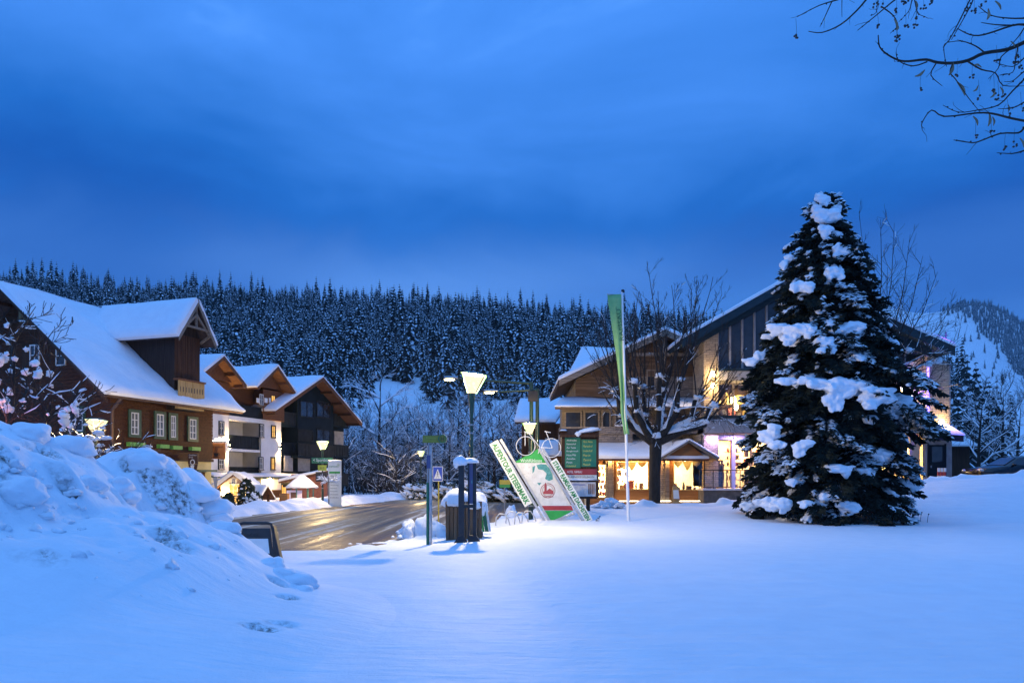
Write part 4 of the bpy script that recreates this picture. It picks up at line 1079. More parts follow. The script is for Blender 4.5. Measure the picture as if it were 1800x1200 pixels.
snow_sheet(mb, sp_(c - .05, 1.4), sp_(c + hw, 1.4), sp_(c + hw, -9), sp_(c - .05, -9), .28, 18, 12, 52, .5, .2, nr, r=.5)
mb.build('roof_snow', M['snow'], rf)
def swin(x0, x1, y0, y1, b=0.0, nx=2, ny=1, gm='dark_glass'):
    a0, z1 = onwall(fs, b, x0, y0); a1, z0 = onwall(fs, b, x1, y1); window(sh, fs, a0, a1, z0, z1, b, nx, ny, 'slate_dark', gm, .09, .08, .06)
swin(527, 551, 703, 735); swin(556, 580, 703, 736); swin(523, 549, 753, 776, 0, 1, 1, 'slate_dark'); swin(556, 580, 753, 776)
swin(499, 517, 752, 776, -1.5)
for x0, x1, yt, zt in ((494, 524, 724, 0), (494, 524, 778, 0), (524, 586, 780, 1), (494, 524, 828, 0), (586, 612, 728, 2), (586, 612, 782, 2), (524, 612, 832, 1)):
    b = (-.2, .8, -.3)[zt]; a0, z1 = onwall(fs, b, x0, yt); a1 = onwall(fs, b, x1)
    a0 = max(.05, a0)
    mb = MB(); boards(mb, fs, a0, a1, b, z1 - 1.05, z1, .17, .05, 0, True, 3); mb.box(a0, a1, b - .04, b + .1, z1, z1 + .09, 0, fs); mb.box(a0, a1, -2.0, b, z1 - 1.25, z1 - 1.06, 1, fs); mb.build('balcony', [M['slate_dark'], M['slate_plaster']], sh)
panels = [(max(.1, onwall(fs, .02, x0)), onwall(fs, .02, x1), -.06, .02, onwall(fs, .02, x1, 828)[1], onwall(fs, .02, x0, 800)[1]) for x0, x1 in ((500, 515), (524, 545))]
a0, z1 = onwall(fs, -1.0, 588, 757); a1, z0 = onwall(fs, -1.0, 604, 782); panels.append((a0, a1, -1.1, -1.0, z0, z1))
for q_ in panels: mb = MB(); mb.box(*q_, 0, fs); mb.build('pale_panel', M['concrete'], sh)

# ================================================================== THINGS IN FRONT OF THE GUESTHOUSE
def gable_hut(name, label, cat, f2, a0, a1, b0, b1, zw, zr, z0=-.3, wall='cream_wall', snow=.32, seed=0, open_=False, ov=.35):
    root = thing(name, label, cat, f2((a0 + a1) / 2, b1, z0)); c_ = (a0 + a1) / 2; hw_ = (a1 - a0) / 2 + ov; s2 = (zr - zw) / hw_
    mb = MB()
    if open_:
        for a in (a0, a1 - .12):
            for b in (b0, b1 - .12): mb.box(a, a + .12, b, b + .12, z0, zw + .25, 0, f2)
        mb.build('post', M['dark_board'], root)
        mb = MB()
    else:
        mb.box(a0, a1, b0, b1, z0, zw + ov * s2 - .12, 0, f2)
    mb.prism([f2(a0, b1, zw + ov * s2 - .12), f2(a1, b1, zw + ov * s2 - .12), f2(c_, b1, zr - .14)], f2.n * (b0 - b1)); mb.build('wall', M[wall], root)
    def p(a, b, dz=0): return f2(a, b, zr - abs(a - c_) * s2 + dz)
    mb = MB(); slab(mb, p(c_ - hw_, b1 + .3), p(c_ - .001, b1 + .3), p(c_ - .001, b0 - .2), p(c_ - hw_, b0 - .2), .1); slab(mb, p(c_ + .001, b1 + .3), p(c_ + hw_, b1 + .3), p(c_ + hw_, b0 - .2), p(c_ + .001, b0 - .2), .1)
    r_ = mb.build('roof', M['brown_board'], root)
    nl = (Vector((0, 0, 1)) - f2.u * s2).normalized(); nr = (Vector((0, 0, 1)) + f2.u * s2).normalized(); mb = MB()
    snow_sheet(mb, p(c_ - hw_ - .05, b1 + .36), p(c_ + .05, b1 + .36), p(c_ + .05, b0 - .25), p(c_ - hw_ - .05, b0 - .25), snow, 9, 9, seed, .6, .2, nl, r=.4)
    snow_sheet(mb, p(c_ - .05, b1 + .36), p(c_ + hw_ + .05, b1 + .36), p(c_ + hw_ + .05, b0 - .25), p(c_ - .05, b0 - .25), snow * .85, 9, 9, seed + 1, .6, .2, nr, r=.4)
    mb.build('roof_snow', M['snow'], r_)
    return root, p, c_
# entrance porch: gable turned to the street corner
fp = frame(P(391, 900, 52.5), (1, .22))
pw = .0265 * 52.5 * 36 / 36
pa1 = onwall(fp, 0, 432)
po, pp, pc = gable_hut('entrance_porch', 'lit gabled entrance porch with thick snow roof and an emblem on its gable', 'porch', fp, -.1, 1.6, -3.5, 0, PZ(872, 52.5) + .25, PZ(832, 52.5), seed=61, snow=.45, ov=.75)
mb = MB(); mb.box(.05, 1.45, .003, .03, -.3, PZ(868, 52.5), 0, fp); mb.build('front', M['orange_wood'], po)
mb = MB(); e_ = fp(.75, .02, PZ(847, 52.5)); mb.prism([e_ + fp.u * .22, e_ + fp.u * .2 + Vector((0, 0, .24)), e_ + Vector((0, 0, .36)), e_ - fp.u * .2 + Vector((0, 0, .24)), e_ - fp.u * .22, e_ - Vector((0, 0, .36))], fp.n * .05); em_ = mb.build('emblem', M['window_white'], po)
mb = MB(); e2_ = e_ + fp.n * .06
for dx, dz, w_, h_ in ((-.07, .02, .035, .36), (.07, .02, .035, .36), (0, .18, .14, .03), (0, -.02, .14, .03)): mb.prism([e2_ + fp.u * (dx + sx_ * w_ / 2) + Vector((0, 0, dz + sz_ * h_ / 2)) for sx_, sz_ in ((-1, -1), (1, -1), (1, 1), (-1, 1))], fp.n * .01)
mb.build('crest', M['stele_blue'], em_)
window(po, fp, .45, 1.30, -.25, 1.25, .032, 3, 3, 'window_white', 'lit_hall')
mb = MB(); mb.box(-.05, 1.55, .0, .5, PZ(870, 52.5) - .08, PZ(870, 52.5), 0, fp); mb.build('beam', M['grey_wood'], po)
for a in (.1, 1.4):
    ld = bpy.data.lights.new('porch_lamp', 'POINT'); ld.energy = 110; ld.color = (1, .72, .36); ld.shadow_soft_size = .06
    lo = bpy.data.objects.new('porch_lamp', ld); C.objects.link(lo); lo.parent = po; lo.location = fp(a, .35, PZ(870, 52.5) + .10) - base_of(po)
    mb = MB(); mb.box(a - .05, a + .05, .3, .4, PZ(870, 52.5) + .005, PZ(870, 52.5) + .05, 0, fp); mb.build('lamp', M['wall_lamp_light'], po)
# bird-house shaped ticket kiosk
fk = frame(P(455, 900, 50.5), (.55, 1))
kw = onwall(fk, 0, 467)
gable_hut('menu_kiosk', 'small open kiosk with a steep snowy roof and dark gable left of the picnic table', 'kiosk', fk, 0, .95, -.85, 0, PZ(875, 50.5) - .05, PZ(851, 50.5), wall='dark_board', snow=.2, seed=71, open_=True, ov=.2)
# round carousel-like playhouse with conical snow roof
c0 = P(531, 888, 55); zt = PZ(836, 55); ze = PZ(857, 55)
cr_ = thing('snowy_pavilion', 'round wooden play pavilion with teal posts under a cone of snow', 'pavilion', (c0.x, 55, -.3))
for k in range(6):
    a = 2 * math.pi * k / 6 + .3; mb = MB(); mb.cyl((c0.x + .8 * math.cos(a), 55 + .8 * math.sin(a)), .055, -.3, ze + .05, 8); mb.build('post', M['teal_post'], cr_)
mb = MB(); mb.tube([(c0.x, 55, ze - .05), (c0.x, 55, ze), (c0.x, 55, zt - .15)], [1.05, 1.05, .02], 12); mb.build('roof', M['brown_board'], cr_)
mb = MB()
rr_ = []
for i, (r_, z_) in enumerate(((1.02, ze - .02), (1.17, ze + .04), (1.16, ze + .14), (1.0, ze + .26), (.62, ze + .60), (.30, zt - .06), (.12, zt + .04), (.01, zt + .05))):
    rr_.append([(c0.x + r_ * (1 + .05 * math.sin(j * 1.3 + i)) * math.cos(j * math.pi / 10), 55 + r_ * math.sin(j * math.pi / 10), z_ + .02 * math.sin(j * 2.1 + i)) for j in range(21)])
mb.grid(np.array(rr_)); mb.build('roof_snow', M['snow'], cr_)
mb = MB(); mb.box(c0.x - .9, c0.x + .2, 54.2, 54.3, -.3, .75); mb.build('panel', M['lilac_panel'], cr_)
mb = MB(); mb.box(c0.x - .6, c0.x - .2, 54.17, 54.19, -.05, .60); mb.build('hatch', M['sign_brown'], cr_)
# low brick building behind the pavilion
bk_ = thing('brick_shed', 'low red-brown shed with a curved snowy eave behind the pavilion', 'shed', (PX(535, 60), 61, -.3))
x0, x1 = PX(512, 60), PX(585, 62)
mb = MB(); mb.box(x0, x1, 60, 63, -.3, 1.95); mb.build('wall', M['brick_red'], bk_)
mb = MB(); snow_sheet(mb, (x0 - .9, 59.4, 1.35), (x1 + .2, 59.4, 2.25), (x1 + .2, 63.2, 2.4), (x0 - .9, 63.2, 1.5), .26, 16, 8, 81, .6, .3); mb.build('roof_snow', M['snow'], bk_)
mb = MB(); mb.prism([(x0 - .85, 59.45, 1.34), (x1 + .15, 59.45, 2.24), (x1 + .15, 59.45, 2.14), (x0 - .85, 59.45, 1.24)], (0, 3.7, .1)); mb.build('roof', M['brown_board'], bk_)
# picnic table
tX0, tX1, tY = PX(463, 49), PX(492, 49), 49.0
pt_ = thing('picnic_table', 'wooden picnic table with crossed legs beside the kiosk', 'table', ((tX0 + tX1) / 2, tY, -.1))
tz = PZ(886, tY)
mb = MB(); mb.box(tX0, tX1, tY - .35, tY + .35, tz - .06, tz); mb.build('table_top', M['planter_wood'], pt_)
for x in (tX0 + .15, tX1 - .15):
    for s_ in (-1, 1):
        mb = MB(); mb.bar((x - s_ * .22, tY + s_ * .3, -.25), (x + s_ * .22, tY - s_ * .3, tz - .06), .07, .08); mb.build('leg', M['planter_wood'], pt_)
mb = MB(); mb.blob(((tX0 + .1), tY, tz), (.22, .25, .16), 3, 2, .15, .1); mb.blob((tX1 - .1, tY, tz), (.2, .25, .14), 4, 2, .15, .1); mb.build('snow', M['snow'], pt_)
# crate beside the table
mb = MB(); x = PX(500, 50); mb.box(x - .25, x + .28, 49.7, 50.2, -.15, .62); bm_ = mb.build('wooden_crate', M['orange_wood'], at=(x, 50, -.15)); tag(bm_, 'plain light wooden box standing right of the picnic table', 'box')
# information board with lettering
iX0, iX1, iY = PX(577, 51.2), PX(600, 51.2), 51.2; z0, z1 = PZ(886, iY), PZ(811, iY)
ib = thing('information_board', 'tall pale information board with green bar and small lines of text behind the street lamp', 'sign', ((iX0 + iX1) / 2, iY, z0 - .3))
mb = MB(); mb.box(iX0, iX1, iY - .05, iY + .05, z0 - .5, z1); mb.build('board', M['sign_cream'], ib)
mb = MB(); snow_sheet(mb, (iX0, iY - .07, z1), (iX1, iY - .07, z1), (iX1, iY + .07, z1), (iX0, iY + .07, z1), .10, 8, 4, 2, .6, .4, r=.05); mb.build('snow_cap', M['snow'], ib)
text('lettering', 'ramsau', ((iX0 + iX1) / 2 - .05, iY - .051, z1 - .34), (1, 0, 0), (0, 0, 1), M['text_green'], ib, .62)
text('symbol', '*', (iX1 - .2, iY - .051, z1 - .24), (1, 0, 0), (0, 0, 1), M['sign_lime'], ib, .2)
mb = MB(); mb.box(iX0 + .08, iX1 - .08, iY - .06, iY - .051, z1 - .82, z1 - .68); mb.build('green_bar', M['sign_green'], ib)
for k in range(8):
    text('lettering', ('Langlauf', 'Rodelbahn', 'Sporthalle', 'Wanderwege', 'Eislaufplatz', 'Parkplatz', 'Schwimmbad', 'Seilbahn')[k], (iX0 + .16, iY - .051, z1 - 1.05 - k * .21), (1, 0, 0), (0, 0, 1), M['text_dark'], ib, .45 + .04 * (k % 4), .09, 'L')
# street-side plants by the porch
shrub((PX(433, 48), 48, -.25), 61, .62, 1.75, 'dark cone-shaped evergreen with snow specks in front of the kiosk', snow=False)
mb = MB()
for k in range(12): a = k * 2.4; mb.blob((PX(433, 48) + .5 * math.cos(a) * (1 - k / 14), 47.7 + .3 * math.sin(a), .1 + k * .12), (.10, .10, .07), k, 1, .2, .5)
o_ = mb.build('snow', M['snow'], [x for x in C.objects if x.name.startswith('snowy_shrub')][-1])
shrub((PX(402, 47), 47, -.25), 62, .38, .85, 'small dark potted shrub left of the cone-shaped evergreen', snow=False)
shrub((PX(447, 47.5), 47.5, -.25), 63, .55, .9, 'low shrub with a snow cap against the kiosk post')
# little pruned tree in front of the information board
r_ = thing('young_tree', 'thin young tree with a snow-filled crown in front of the pale board', 'tree', (PX(578, 49.5), 49.5, .1)); mb = MB(); sb = MB(); tb = MB(); q = random.Random(4); p = Vector((PX(578, 49.5), 49.5, -.1))
tb.tube([p, p + Vector((0, 0, 1.75))], .03, 5); tb.build('trunk', M['bark'], r_)
for k in range(16): grow(mb, sb, q, p + Vector((0, 0, 1.5)), (math.cos(k * 2.4), math.sin(k * 2.4), .25), .75, .022, 1, .05, .25, 4, (3, 5), (.4, 1), .55, .01, 1, 4)
mb.build('crown', M['bark_twig'], r_); sb.build('snow', M['snow'], r_)
# ================================================================== SHOP CHALET (right of centre)
fa = frame((0, 44.0), (1, 0))                             # annex front: a = world x, b towards the viewer
def ax(px, Y=44.0): return PX(px, Y)
def az(py, Y=44.0): return PZ(py, Y)
GZR = lambda x, y: float(base_z(x, y))
sc = thing('shop_chalet', 'timber and stone chalet with two brightly lit shop windows behind the bare tree', 'shop', (7, 44, 0))
G0 = az(884)
def opening(mb, fr_, a0, a1, z0, z1, holes, b, t=.18, mi=0):
    """wall slab with rectangular openings (a0,a1,z0,z1), all spanning distinct a ranges"""
    cur = a0
    for h0, h1, y0, y1 in sorted(holes):
        mb.box(cur, h0, b - t, b, z0, z1, mi, fr_)
        if y0 > z0: mb.box(h0, h1, b - t, b, z0, y0, mi, fr_)
        if y1 < z1: mb.box(h0, h1, b - t, b, y1, z1, mi, fr_)
        cur = h1
    mb.box(cur, a1, b - t, b, z0, z1, mi, fr_)
SW = [(ax(1083), ax(1141), az(861), az(809)), (ax(1183), ax(1237), az(862), az(808)), (ax(1050), ax(1066), az(876), az(815))]
zt = az(803)
mb = MB(); opening(mb, fa, ax(1036), ax(1239), -.4, zt + .1, SW, 0); mb.build('wall', M['orange_wood'], sc)
mb = MB(); mb.box(ax(1036), ax(1239), -3.0, -.19, -.4, G0 + .35, 0, fa); mb.box(ax(1036), ax(1239), -3.0, -2.9, G0 + .36, zt + .5, 0, fa); mb.box(ax(1036), ax(1239), -3.0, -.19, zt + .12, zt + .2, 0, fa); mb.box(ax(1036) , ax(1038), -2.9, -.19, G0 + .35, zt + .1, 0, fa); mb.box(ax(1237), ax(1239), -2.9, -.19, G0 + .35, zt + .1, 0, fa); mb.build('shop_interior', M['cream_wall'], sc)
def shopwin(parent, fr_, h, nx=1, fm='pale_wood', b=0, name='shop_window'):
    a0, a1, z0, z1 = h; w_ = .07; mb = MB()
    for q_ in ((a0, a0 + w_, z0, z1), (a1 - w_, a1, z0, z1), (a0 + w_, a1 - w_, z1 - w_, z1), (a0 + w_, a1 - w_, z0, z0 + w_)): mb.box(q_[0], q_[1], b - .08, b + .04, q_[2], q_[3], 0, fr_)
    for i in range(1, nx): c_ = a0 + (a1 - a0) * i / nx; mb.box(c_ - .025, c_ + .025, b - .07, b + .03, z0 + w_, z1 - w_, 0, fr_)
    f_ = mb.build(name, M[fm], parent)
    mb = MB(); mb.box(a0 + w_, a1 - w_, b - .03, b - .022, z0 + w_, z1 - w_, 0, fr_); mb.build('pane', M['clear_glass'], f_)
    return f_
for i, h in enumerate(SW): shopwin(sc, fa, h, (1, 1, 1)[i])
def room_light(parent, pos, sx_, sy_, e, col, name='ceiling_lamp'):
    ld = bpy.data.lights.new(name, 'AREA'); ld.shape = 'RECTANGLE'; ld.size = sx_; ld.size_y = sy_; ld.energy = e; ld.color = col
    lo = bpy.data.objects.new(name, ld); C.objects.link(lo); lo.parent = parent; lo.location = Vector(pos) - base_of(parent)
for cx_, e in (((SW[0][0] + SW[0][1]) / 2, 620), ((SW[1][0] + SW[1][1]) / 2, 700), ((SW[2][0] + SW[2][1]) / 2 + .2, 160)):
    room_light(sc, fa(cx_, -1.2, zt + .08), 1.4, 1.2, e * 2.7, (1, .70, .34))
q = random.Random(9)
def goods(parent, fr_, a0, a1, b0, b1, z0, rows, dz, seed, wmin=.10, wmax=.30, hmax=.42, cols=('goods_red', 'goods_gold', 'goods_white', 'goods_dark')):
    q = random.Random(seed)
    for r in range(rows):
        z = z0 + r * dz; sh_ = MB(); sh_.box(a0, a1, b0, b1, z - .03, z, 0, fr_); s_ = sh_.build('shelf', M['pale_wood'], parent)
        a = a0 + .05
        while a < a1 - .12:
            w = q.uniform(wmin, wmax); h = q.uniform(.12, hmax); w = min(w, a1 - a - .02)
            mb = MB(); c_ = (a + w / 2); bb = (b0 + b1) / 2
            if q.random() < .5:
                mb.box(a, a + w, b0 + .06, b1 - .06, z + .001, z + h, 0, fr_)
            else:
                p = fr_(c_, bb, z); mb.tube([p + Vector((0, 0, .001)), p + Vector((0, 0, h * .35)), p + Vector((0, 0, h * .75)), p + Vector((0, 0, h))], [w * .35, w * .5, w * .4, w * .12], 8)
            mb.build('display_item', M[q.choice(cols)], s_)
            a += w + q.uniform(.03, .16)
goods(sc, fa, SW[0][0] + .1, SW[0][0] + .75, -1.0, -.55, SW[0][2] + .05, 4, .42, 1)
goods(sc, fa, SW[0][0] + .8, SW[0][1] - .1, -.9, -.4, SW[0][2] + .05, 1, .4, 2, .12, .3, .55)
goods(sc, fa, SW[1][0] + .1, SW[1][1] - .1, -.9, -.4, SW[1][2] + .05, 1, .4, 3, .14, .3, .6)
goods(sc, fa, SW[2][0] + .05, SW[2][1] + .3, -1.0, -.5, SW[2][2] + .2, 5, .38, 4, .08, .2, .32)
# gathered pennants of curtain along the top of the windows
mb = MB()
for h in SW[:2]:
    a0, a1 = h[0] + .08, h[1] - .08; n_ = 3; w = (a1 - a0) / n_
    for i in range(n_):
        c_ = a0 + (i + .5) * w; l = (.34, .55, .30)[i]
        mb.prism([fa(c_ - w / 2, -.25, h[3] - .08), fa(c_ + w / 2, -.25, h[3] - .08), fa(c_ + w * .3, -.25, h[3] - .16 - l * .4), fa(c_, -.25, h[3] - .10 - l), fa(c_ - w * .3, -.25, h[3] - .16 - l * .4)], (0, .02, 0))
mb.build('curtain', M['goods_gold'], sc)
for h in SW[:2]:
    mb = MB(); mb.box(h[0] - .1, h[1] + .1, .002, .05, h[2] - .62, h[2] - .05, 0, fa); mb.build('panel', M['orange_wood'], sc)
    mb = MB(); mb.box(h[0] - .28, h[1] + .3, .0, .09, h[2] - .72, h[2] - .64, 0, fa); mb.build('sill', M['pale_wood'], sc)
mb = MB()
for px in (1071, 1146, 1171): mb.box(ax(px) - .12, ax(px) + .12, .1, .34, G0 - .4, zt, 0, fa)
mb.build('post', M['grey_wood'], sc)
for px in (1072, 1112, 1172, 1208):
    p = fa(ax(px), .45, zt - .02); mb_ = MB(); mb_.blob(p, (.07, .07, .06), 1, 1, 0, 1); mb_.build('eave_lamp', M['wall_lamp_light'], sc)
    ld = bpy.data.lights.new('eave_glow', 'POINT'); ld.energy = 190; ld.color = (1, .55, .18); ld.shadow_soft_size = .1
    lo = bpy.data.objects.new('eave_glow', ld); C.objects.link(lo); lo.parent = sc; lo.location = p + Vector((0, -.1, -.12)) - base_of(sc)
# stone pillars either side
mb = MB(); mb.box(ax(1064), ax(1078), .001, .2, G0 - .4, zt, 0, fa); mb.box(ax(1158), ax(1168), .001, .2, G0 - .4, zt, 0, fa); mb.build('pillar', M['rubble_stone'], sc)
# string of small lights along the foot and eave of the shop front
fl = thing('fairy_lights', 'warm string of lights tracing the foot of the shop windows', 'string lights', fa(ax(1150), .4, G0))
mb = MB()
for k in range(60):
    a = ax(1078) + k * (ax(1232) - ax(1078)) / 59
    mb.box(a - .035, a + .035, .40, .45, G0 + .12, G0 + .16, 0, fa)
mb.build('bulb', M['fairy_light'], fl, kind='stuff')
# annex roof: lean-to with a small gable over the right window
ez_ = az(807); ebz = az(783, 47)
mb = MB(); slab(mb, fa(ax(1004), .9, ez_), fa(ax(1239), .9, ez_), fa(ax(1239), -3, ez_ + 1.25), fa(ax(1004), -3, ez_ + 1.25), .12); ar = mb.build('roof', M['brown_board'], sc)
mb = MB(); snow_sheet(mb, fa(ax(1003), .98, ez_), fa(ax(1239), .98, ez_), fa(ax(1239), -3, ez_ + 1.25), fa(ax(1003), -3, ez_ + 1.25), .26, 26, 10, 91, .55, .25); mb.build('roof_snow', M['snow'], ar)
gc = ax(1203); gh_ = 1.55
mb = MB(); mb.prism([fa(gc - gh_, .95, ez_ - .02), fa(gc + gh_ - .35, .95, ez_ - .02), fa(gc, .95, ez_ + .92)], (0, 2.6, 0)); gbl = mb.build('gable', M['orange_wood'], sc)
mb = MB()
for s_ in (-1, 1): slab(mb, fa(gc + s_ * .001, 1.25, ez_ + 1.06), fa(gc + s_ * gh_ * 1.1, 1.25, ez_ + .0), fa(gc + s_ * gh_ * 1.1, -1.8, ez_ + .0), fa(gc + s_ * .001, -1.8, ez_ + 1.06), .12)
mb.build('roof', M['grey_wood'], gbl)
mb = MB()
snow_sheet(mb, fa(gc - gh_ * 1.14, 1.28, ez_), fa(gc + .03, 1.28, ez_ + 1.08), fa(gc + .03, -1.8, ez_ + 1.08), fa(gc - gh_ * 1.14, -1.8, ez_), .2, 8, 8, 95, .5, .2)
snow_sheet(mb, fa(gc - .03, 1.28, ez_ + 1.08), fa(gc + gh_ * 1.14, 1.28, ez_), fa(gc + gh_ * 1.14, -1.8, ez_), fa(gc - .03, -1.8, ez_ + 1.08), .16, 8, 8, 96, .5, .2)
mb.build('roof_snow', M['snow'], gbl)
# main body with the big gable
YM = 47.2; fm_ = frame((0, YM), (1, 0)); mx = lambda px: PX(px, YM); mz = lambda py: PZ(py, YM)
ap = mx(1160); apz = mz(587); hwm = mx(1160) - mx(980); emz = mz(674); sl = (apz - emz) / hwm
wl_, wr_ = mx(1012), mx(1250)
mb = MB(); mb.prism([fm_(wl_, 0, mz(790)), fm_(wr_, 0, mz(790)), fm_(wr_, 0, apz - abs(wr_ - ap) * sl - .3), fm_(ap, 0, apz - .3), fm_(wl_, 0, apz - (ap - wl_) * sl - .3)], (0, 9, 0)); mb.box(wl_, wr_, -9, -.01, -.5, mz(790), 0, fm_); mb.build('main_wall', M['grey_rubble'], sc)
mb = MB(); zz = mz(662)
mb.prism([fm_(mx(1090), .02, zz), fm_(mx(1232), .02, zz), fm_(mx(1232), .02, apz - (mx(1232) - ap) * sl - .35), fm_(ap, .02, apz - .32), fm_(mx(1090), .02, apz - (ap - mx(1090)) * sl - .35)], (0, -.06, 0)); mb.build('gable_boarding', M['chalet_wood'], sc)
mb = MB(); mb.prism([fm_(wl_ - .02, .02, mz(700)), fm_(mx(1090), .02, mz(700)), fm_(mx(1090), .02, apz - (ap - mx(1090)) * sl - .35), fm_(wl_ - .02, .02, apz - (ap - wl_) * sl - .35)], (0, -.05, 0)); mb.build('side_boarding', M['chalet_wood'], sc)
def mr_(a, b, dz=0): return fm_(a, b, apz - abs(a - ap) * sl + dz)
mb = MB(); slab(mb, mr_(ap - hwm, 1.6), mr_(ap - .001, 1.6), mr_(ap - .001, -9), mr_(ap - hwm, -9), .2); slab(mb, mr_(ap + .001, 1.6), mr_(mx(1248), 1.6), mr_(mx(1248), -9), mr_(ap + .001, -9), .2); rf = mb.build('roof', M['chalet_wood'], sc)
mb = MB()
for s_, w_ in ((-1, hwm), (1, mx(1248) - ap)): mb.prism([mr_(ap, 1.62, .02), mr_(ap + s_ * w_, 1.62, .02), mr_(ap + s_ * w_, 1.62, -.36), mr_(ap, 1.62, -.42)], (0, -.06, 0))
mb.bar(fm_(ap, 1.2, apz - .4), fm_(ap, 1.2, mz(665)), .16, .16); mb.bar(fm_(ap - 1.9, 1.2, apz - 1.5), fm_(ap + 1.9, 1.2, apz - 1.5), .14, .18)
mb.build('barge_board', M['grey_wood'], rf)
mb = MB()
snow_sheet(mb, mr_(ap - hwm - .05, 1.7), mr_(ap + .05, 1.7), mr_(ap + .05, -9), mr_(ap - hwm - .05, -9), .24, 20, 10, 97, .5, .25, (-.3, 0, .95))
snow_sheet(mb, mr_(ap - .05, 1.7), mr_(mx(1248), 1.7), mr_(mx(1248), -9), mr_(ap - .05, -9), .26, 12, 10, 98, .5, .25, (.3, 0, .95))
mb.build('roof_snow', M['snow'], rf)
mb = MB(); slab(mb, P(1003, 655, 54) , P(1090, 655, 54), P(1092, 617, 59), P(1022, 617, 59), .2); r2 = mb.build('rear_roof', M['roof_tile'], sc)
mb = MB(); snow_sheet(mb, P(1002, 656, 54), P(1095, 656, 54), P(1097, 616, 59), P(1021, 616, 59), .35, 14, 10, 99, .5, .2); mb.build('roof_snow', M['snow'], r2)
# upper windows
def mwin(x0, x1, y0, y1, nx=1, ny=1, gm='dark_glass', b=.0): window(sc, fm_, mx(x0), mx(x1), mz(y1), mz(y0), b, nx, ny, 'grey_wood', gm, .08, .09, .05)
mwin(1136, 1152, 650, 688, 1, 1); mwin(1218, 1230, 640, 690, 1, 1, 'dark_board')
# glazed bay on the first floor, left
YB = 45.6; fb_ = frame((0, YB), (1, 0)); bx = lambda px: PX(px, YB); bz = lambda py: PZ(py, YB)
mb = MB(); mb.box(bx(985), bx(1112), -2, -.02, bz(790), bz(757), 0, fb_); mb.box(bx(985), bx(1240), -1.6, .15, bz(762), bz(750), 0, fb_); bay = mb.build('bay', M['grey_rubble'], sc)
mb = MB(); mb.box(bx(988), bx(1110), -2, -.06, bz(757) + .002, bz(707), 0, fb_); mb.build('bay_wall', M['grey_wood'], bay)
for x0, x1 in ((992, 1023), (1026, 1054), (1057, 1074), (1080, 1103)): window(sc, fb_, bx(x0), bx(x1), bz(755), bz(722), -.02, 1, 1, 'grey_wood', 'dark_glass', .10, .09); window(sc, fb_, bx(x0), bx(x1), bz(719), bz(710), -.02, 1, 1, 'grey_wood', 'dark_glass', .06, .07)
mb = MB(); slab(mb, fb_(bx(974), 1.0, bz(718)), fb_(bx(1240), 1.0, bz(718)), fb_(bx(1240), -1.7, bz(697)), fb_(bx(990), -1.7, bz(697)), .14); br_ = mb.build('bay_roof', M['chalet_wood'], sc)
mb = MB(); snow_sheet(mb, fb_(bx(973), 1.05, bz(718)), fb_(bx(1240), 1.05, bz(718)), fb_(bx(1240), -1.7, bz(697)), fb_(bx(990), -1.7, bz(697)), .15, 26, 8, 101, .5, .5); mb.build('roof_snow', M['snow'], br_)
mb = MB(); boards(mb, fb_, bx(1112), bx(1240), .16, bz(757), bz(735), .2, .04, 0, True, 7); mb.build('balcony_board', M['chalet_wood'], sc)
mb = MB(); snow_sheet(mb, fb_(bx(1080), .3, bz(750)), fb_(bx(1240), .3, bz(750)), fb_(bx(1240), -.2, bz(750)), fb_(bx(1080), -.2, bz(750)), .14, 20, 5, 102, .6, .6); mb.build('ledge_snow', M['snow'], sc)
# folding board in front of the second window
ab = thing('folding_board', 'small folding notice board standing before the right lit shop window', 'sign', fa(ax(1180), 1.1, G0))
for s_, nm in ((1, 0), (-1, 1)):
    mb = MB(); mb.prism([fa(ax(1174), 1.1 + s_ * .32, G0 - .1), fa(ax(1186), 1.1 + s_ * .32, G0 - .1), fa(ax(1185), 1.1, G0 + 1.02), fa(ax(1175), 1.1, G0 + 1.02)], (0, .04, 0)); mb.build('panel', M['pale_wood'], ab)
mb = MB(); mb.prism([fa(ax(1175), 1.385, G0 + .3), fa(ax(1185), 1.385, G0 + .3), fa(ax(1184.6), 1.20, G0 + .8), fa(ax(1175.4), 1.20, G0 + .8)], (0, -.012, 0)); mb.build('poster', M['sign_cream'], ab)
# low snowy house behind, between thicket and chalet
lh = thing('low_house', 'low dark house with a broad snow roof left of the shop chalet', 'house', P(960, 860, 62))
fl_ = frame((0, 62), (1, 0)); lx = lambda px: PX(px, 62); lz = lambda py: PZ(py, 62)
mb = MB(); mb.box(lx(918), lx(1030), -5, 0, -.4, lz(744), 0, fl_); mb.build('wall', M['dark_board'], lh)
mb = MB(); slab(mb, fl_(lx(905), .8, lz(743)), fl_(lx(975), .8, lz(743)), fl_(lx(1010), -6, lz(692)), fl_(lx(915), -6, lz(692)), .15); rr2 = mb.build('roof', M['roof_tile'], lh)
mb = MB(); snow_sheet(mb, fl_(lx(904), .85, lz(743)), fl_(lx(976), .85, lz(743)), fl_(lx(1011), -6, lz(692)), fl_(lx(914), -6, lz(692)), .4, 14, 12, 103, .5, .15); mb.build('roof_snow', M['snow'], rr2)
mb = MB(); mb.box(lx(944), lx(1050), 6, 6.2, -.4, lz(795) , 0, fl_); snow_sheet(mb, fl_(lx(940), 7.0, lz(806)), fl_(lx(1045), 7.0, lz(806)), fl_(lx(1045), 5.0, lz(782)), fl_(lx(940), 5.0, lz(782)), .25, 12, 6, 104, .5, .2, mi=1); mb.build('lean_to', [M['brown_board'], M['snow']], lh)
window(lh, fl_, lx(958), lx(975), lz(800) , lz(770), .02, 2, 2)

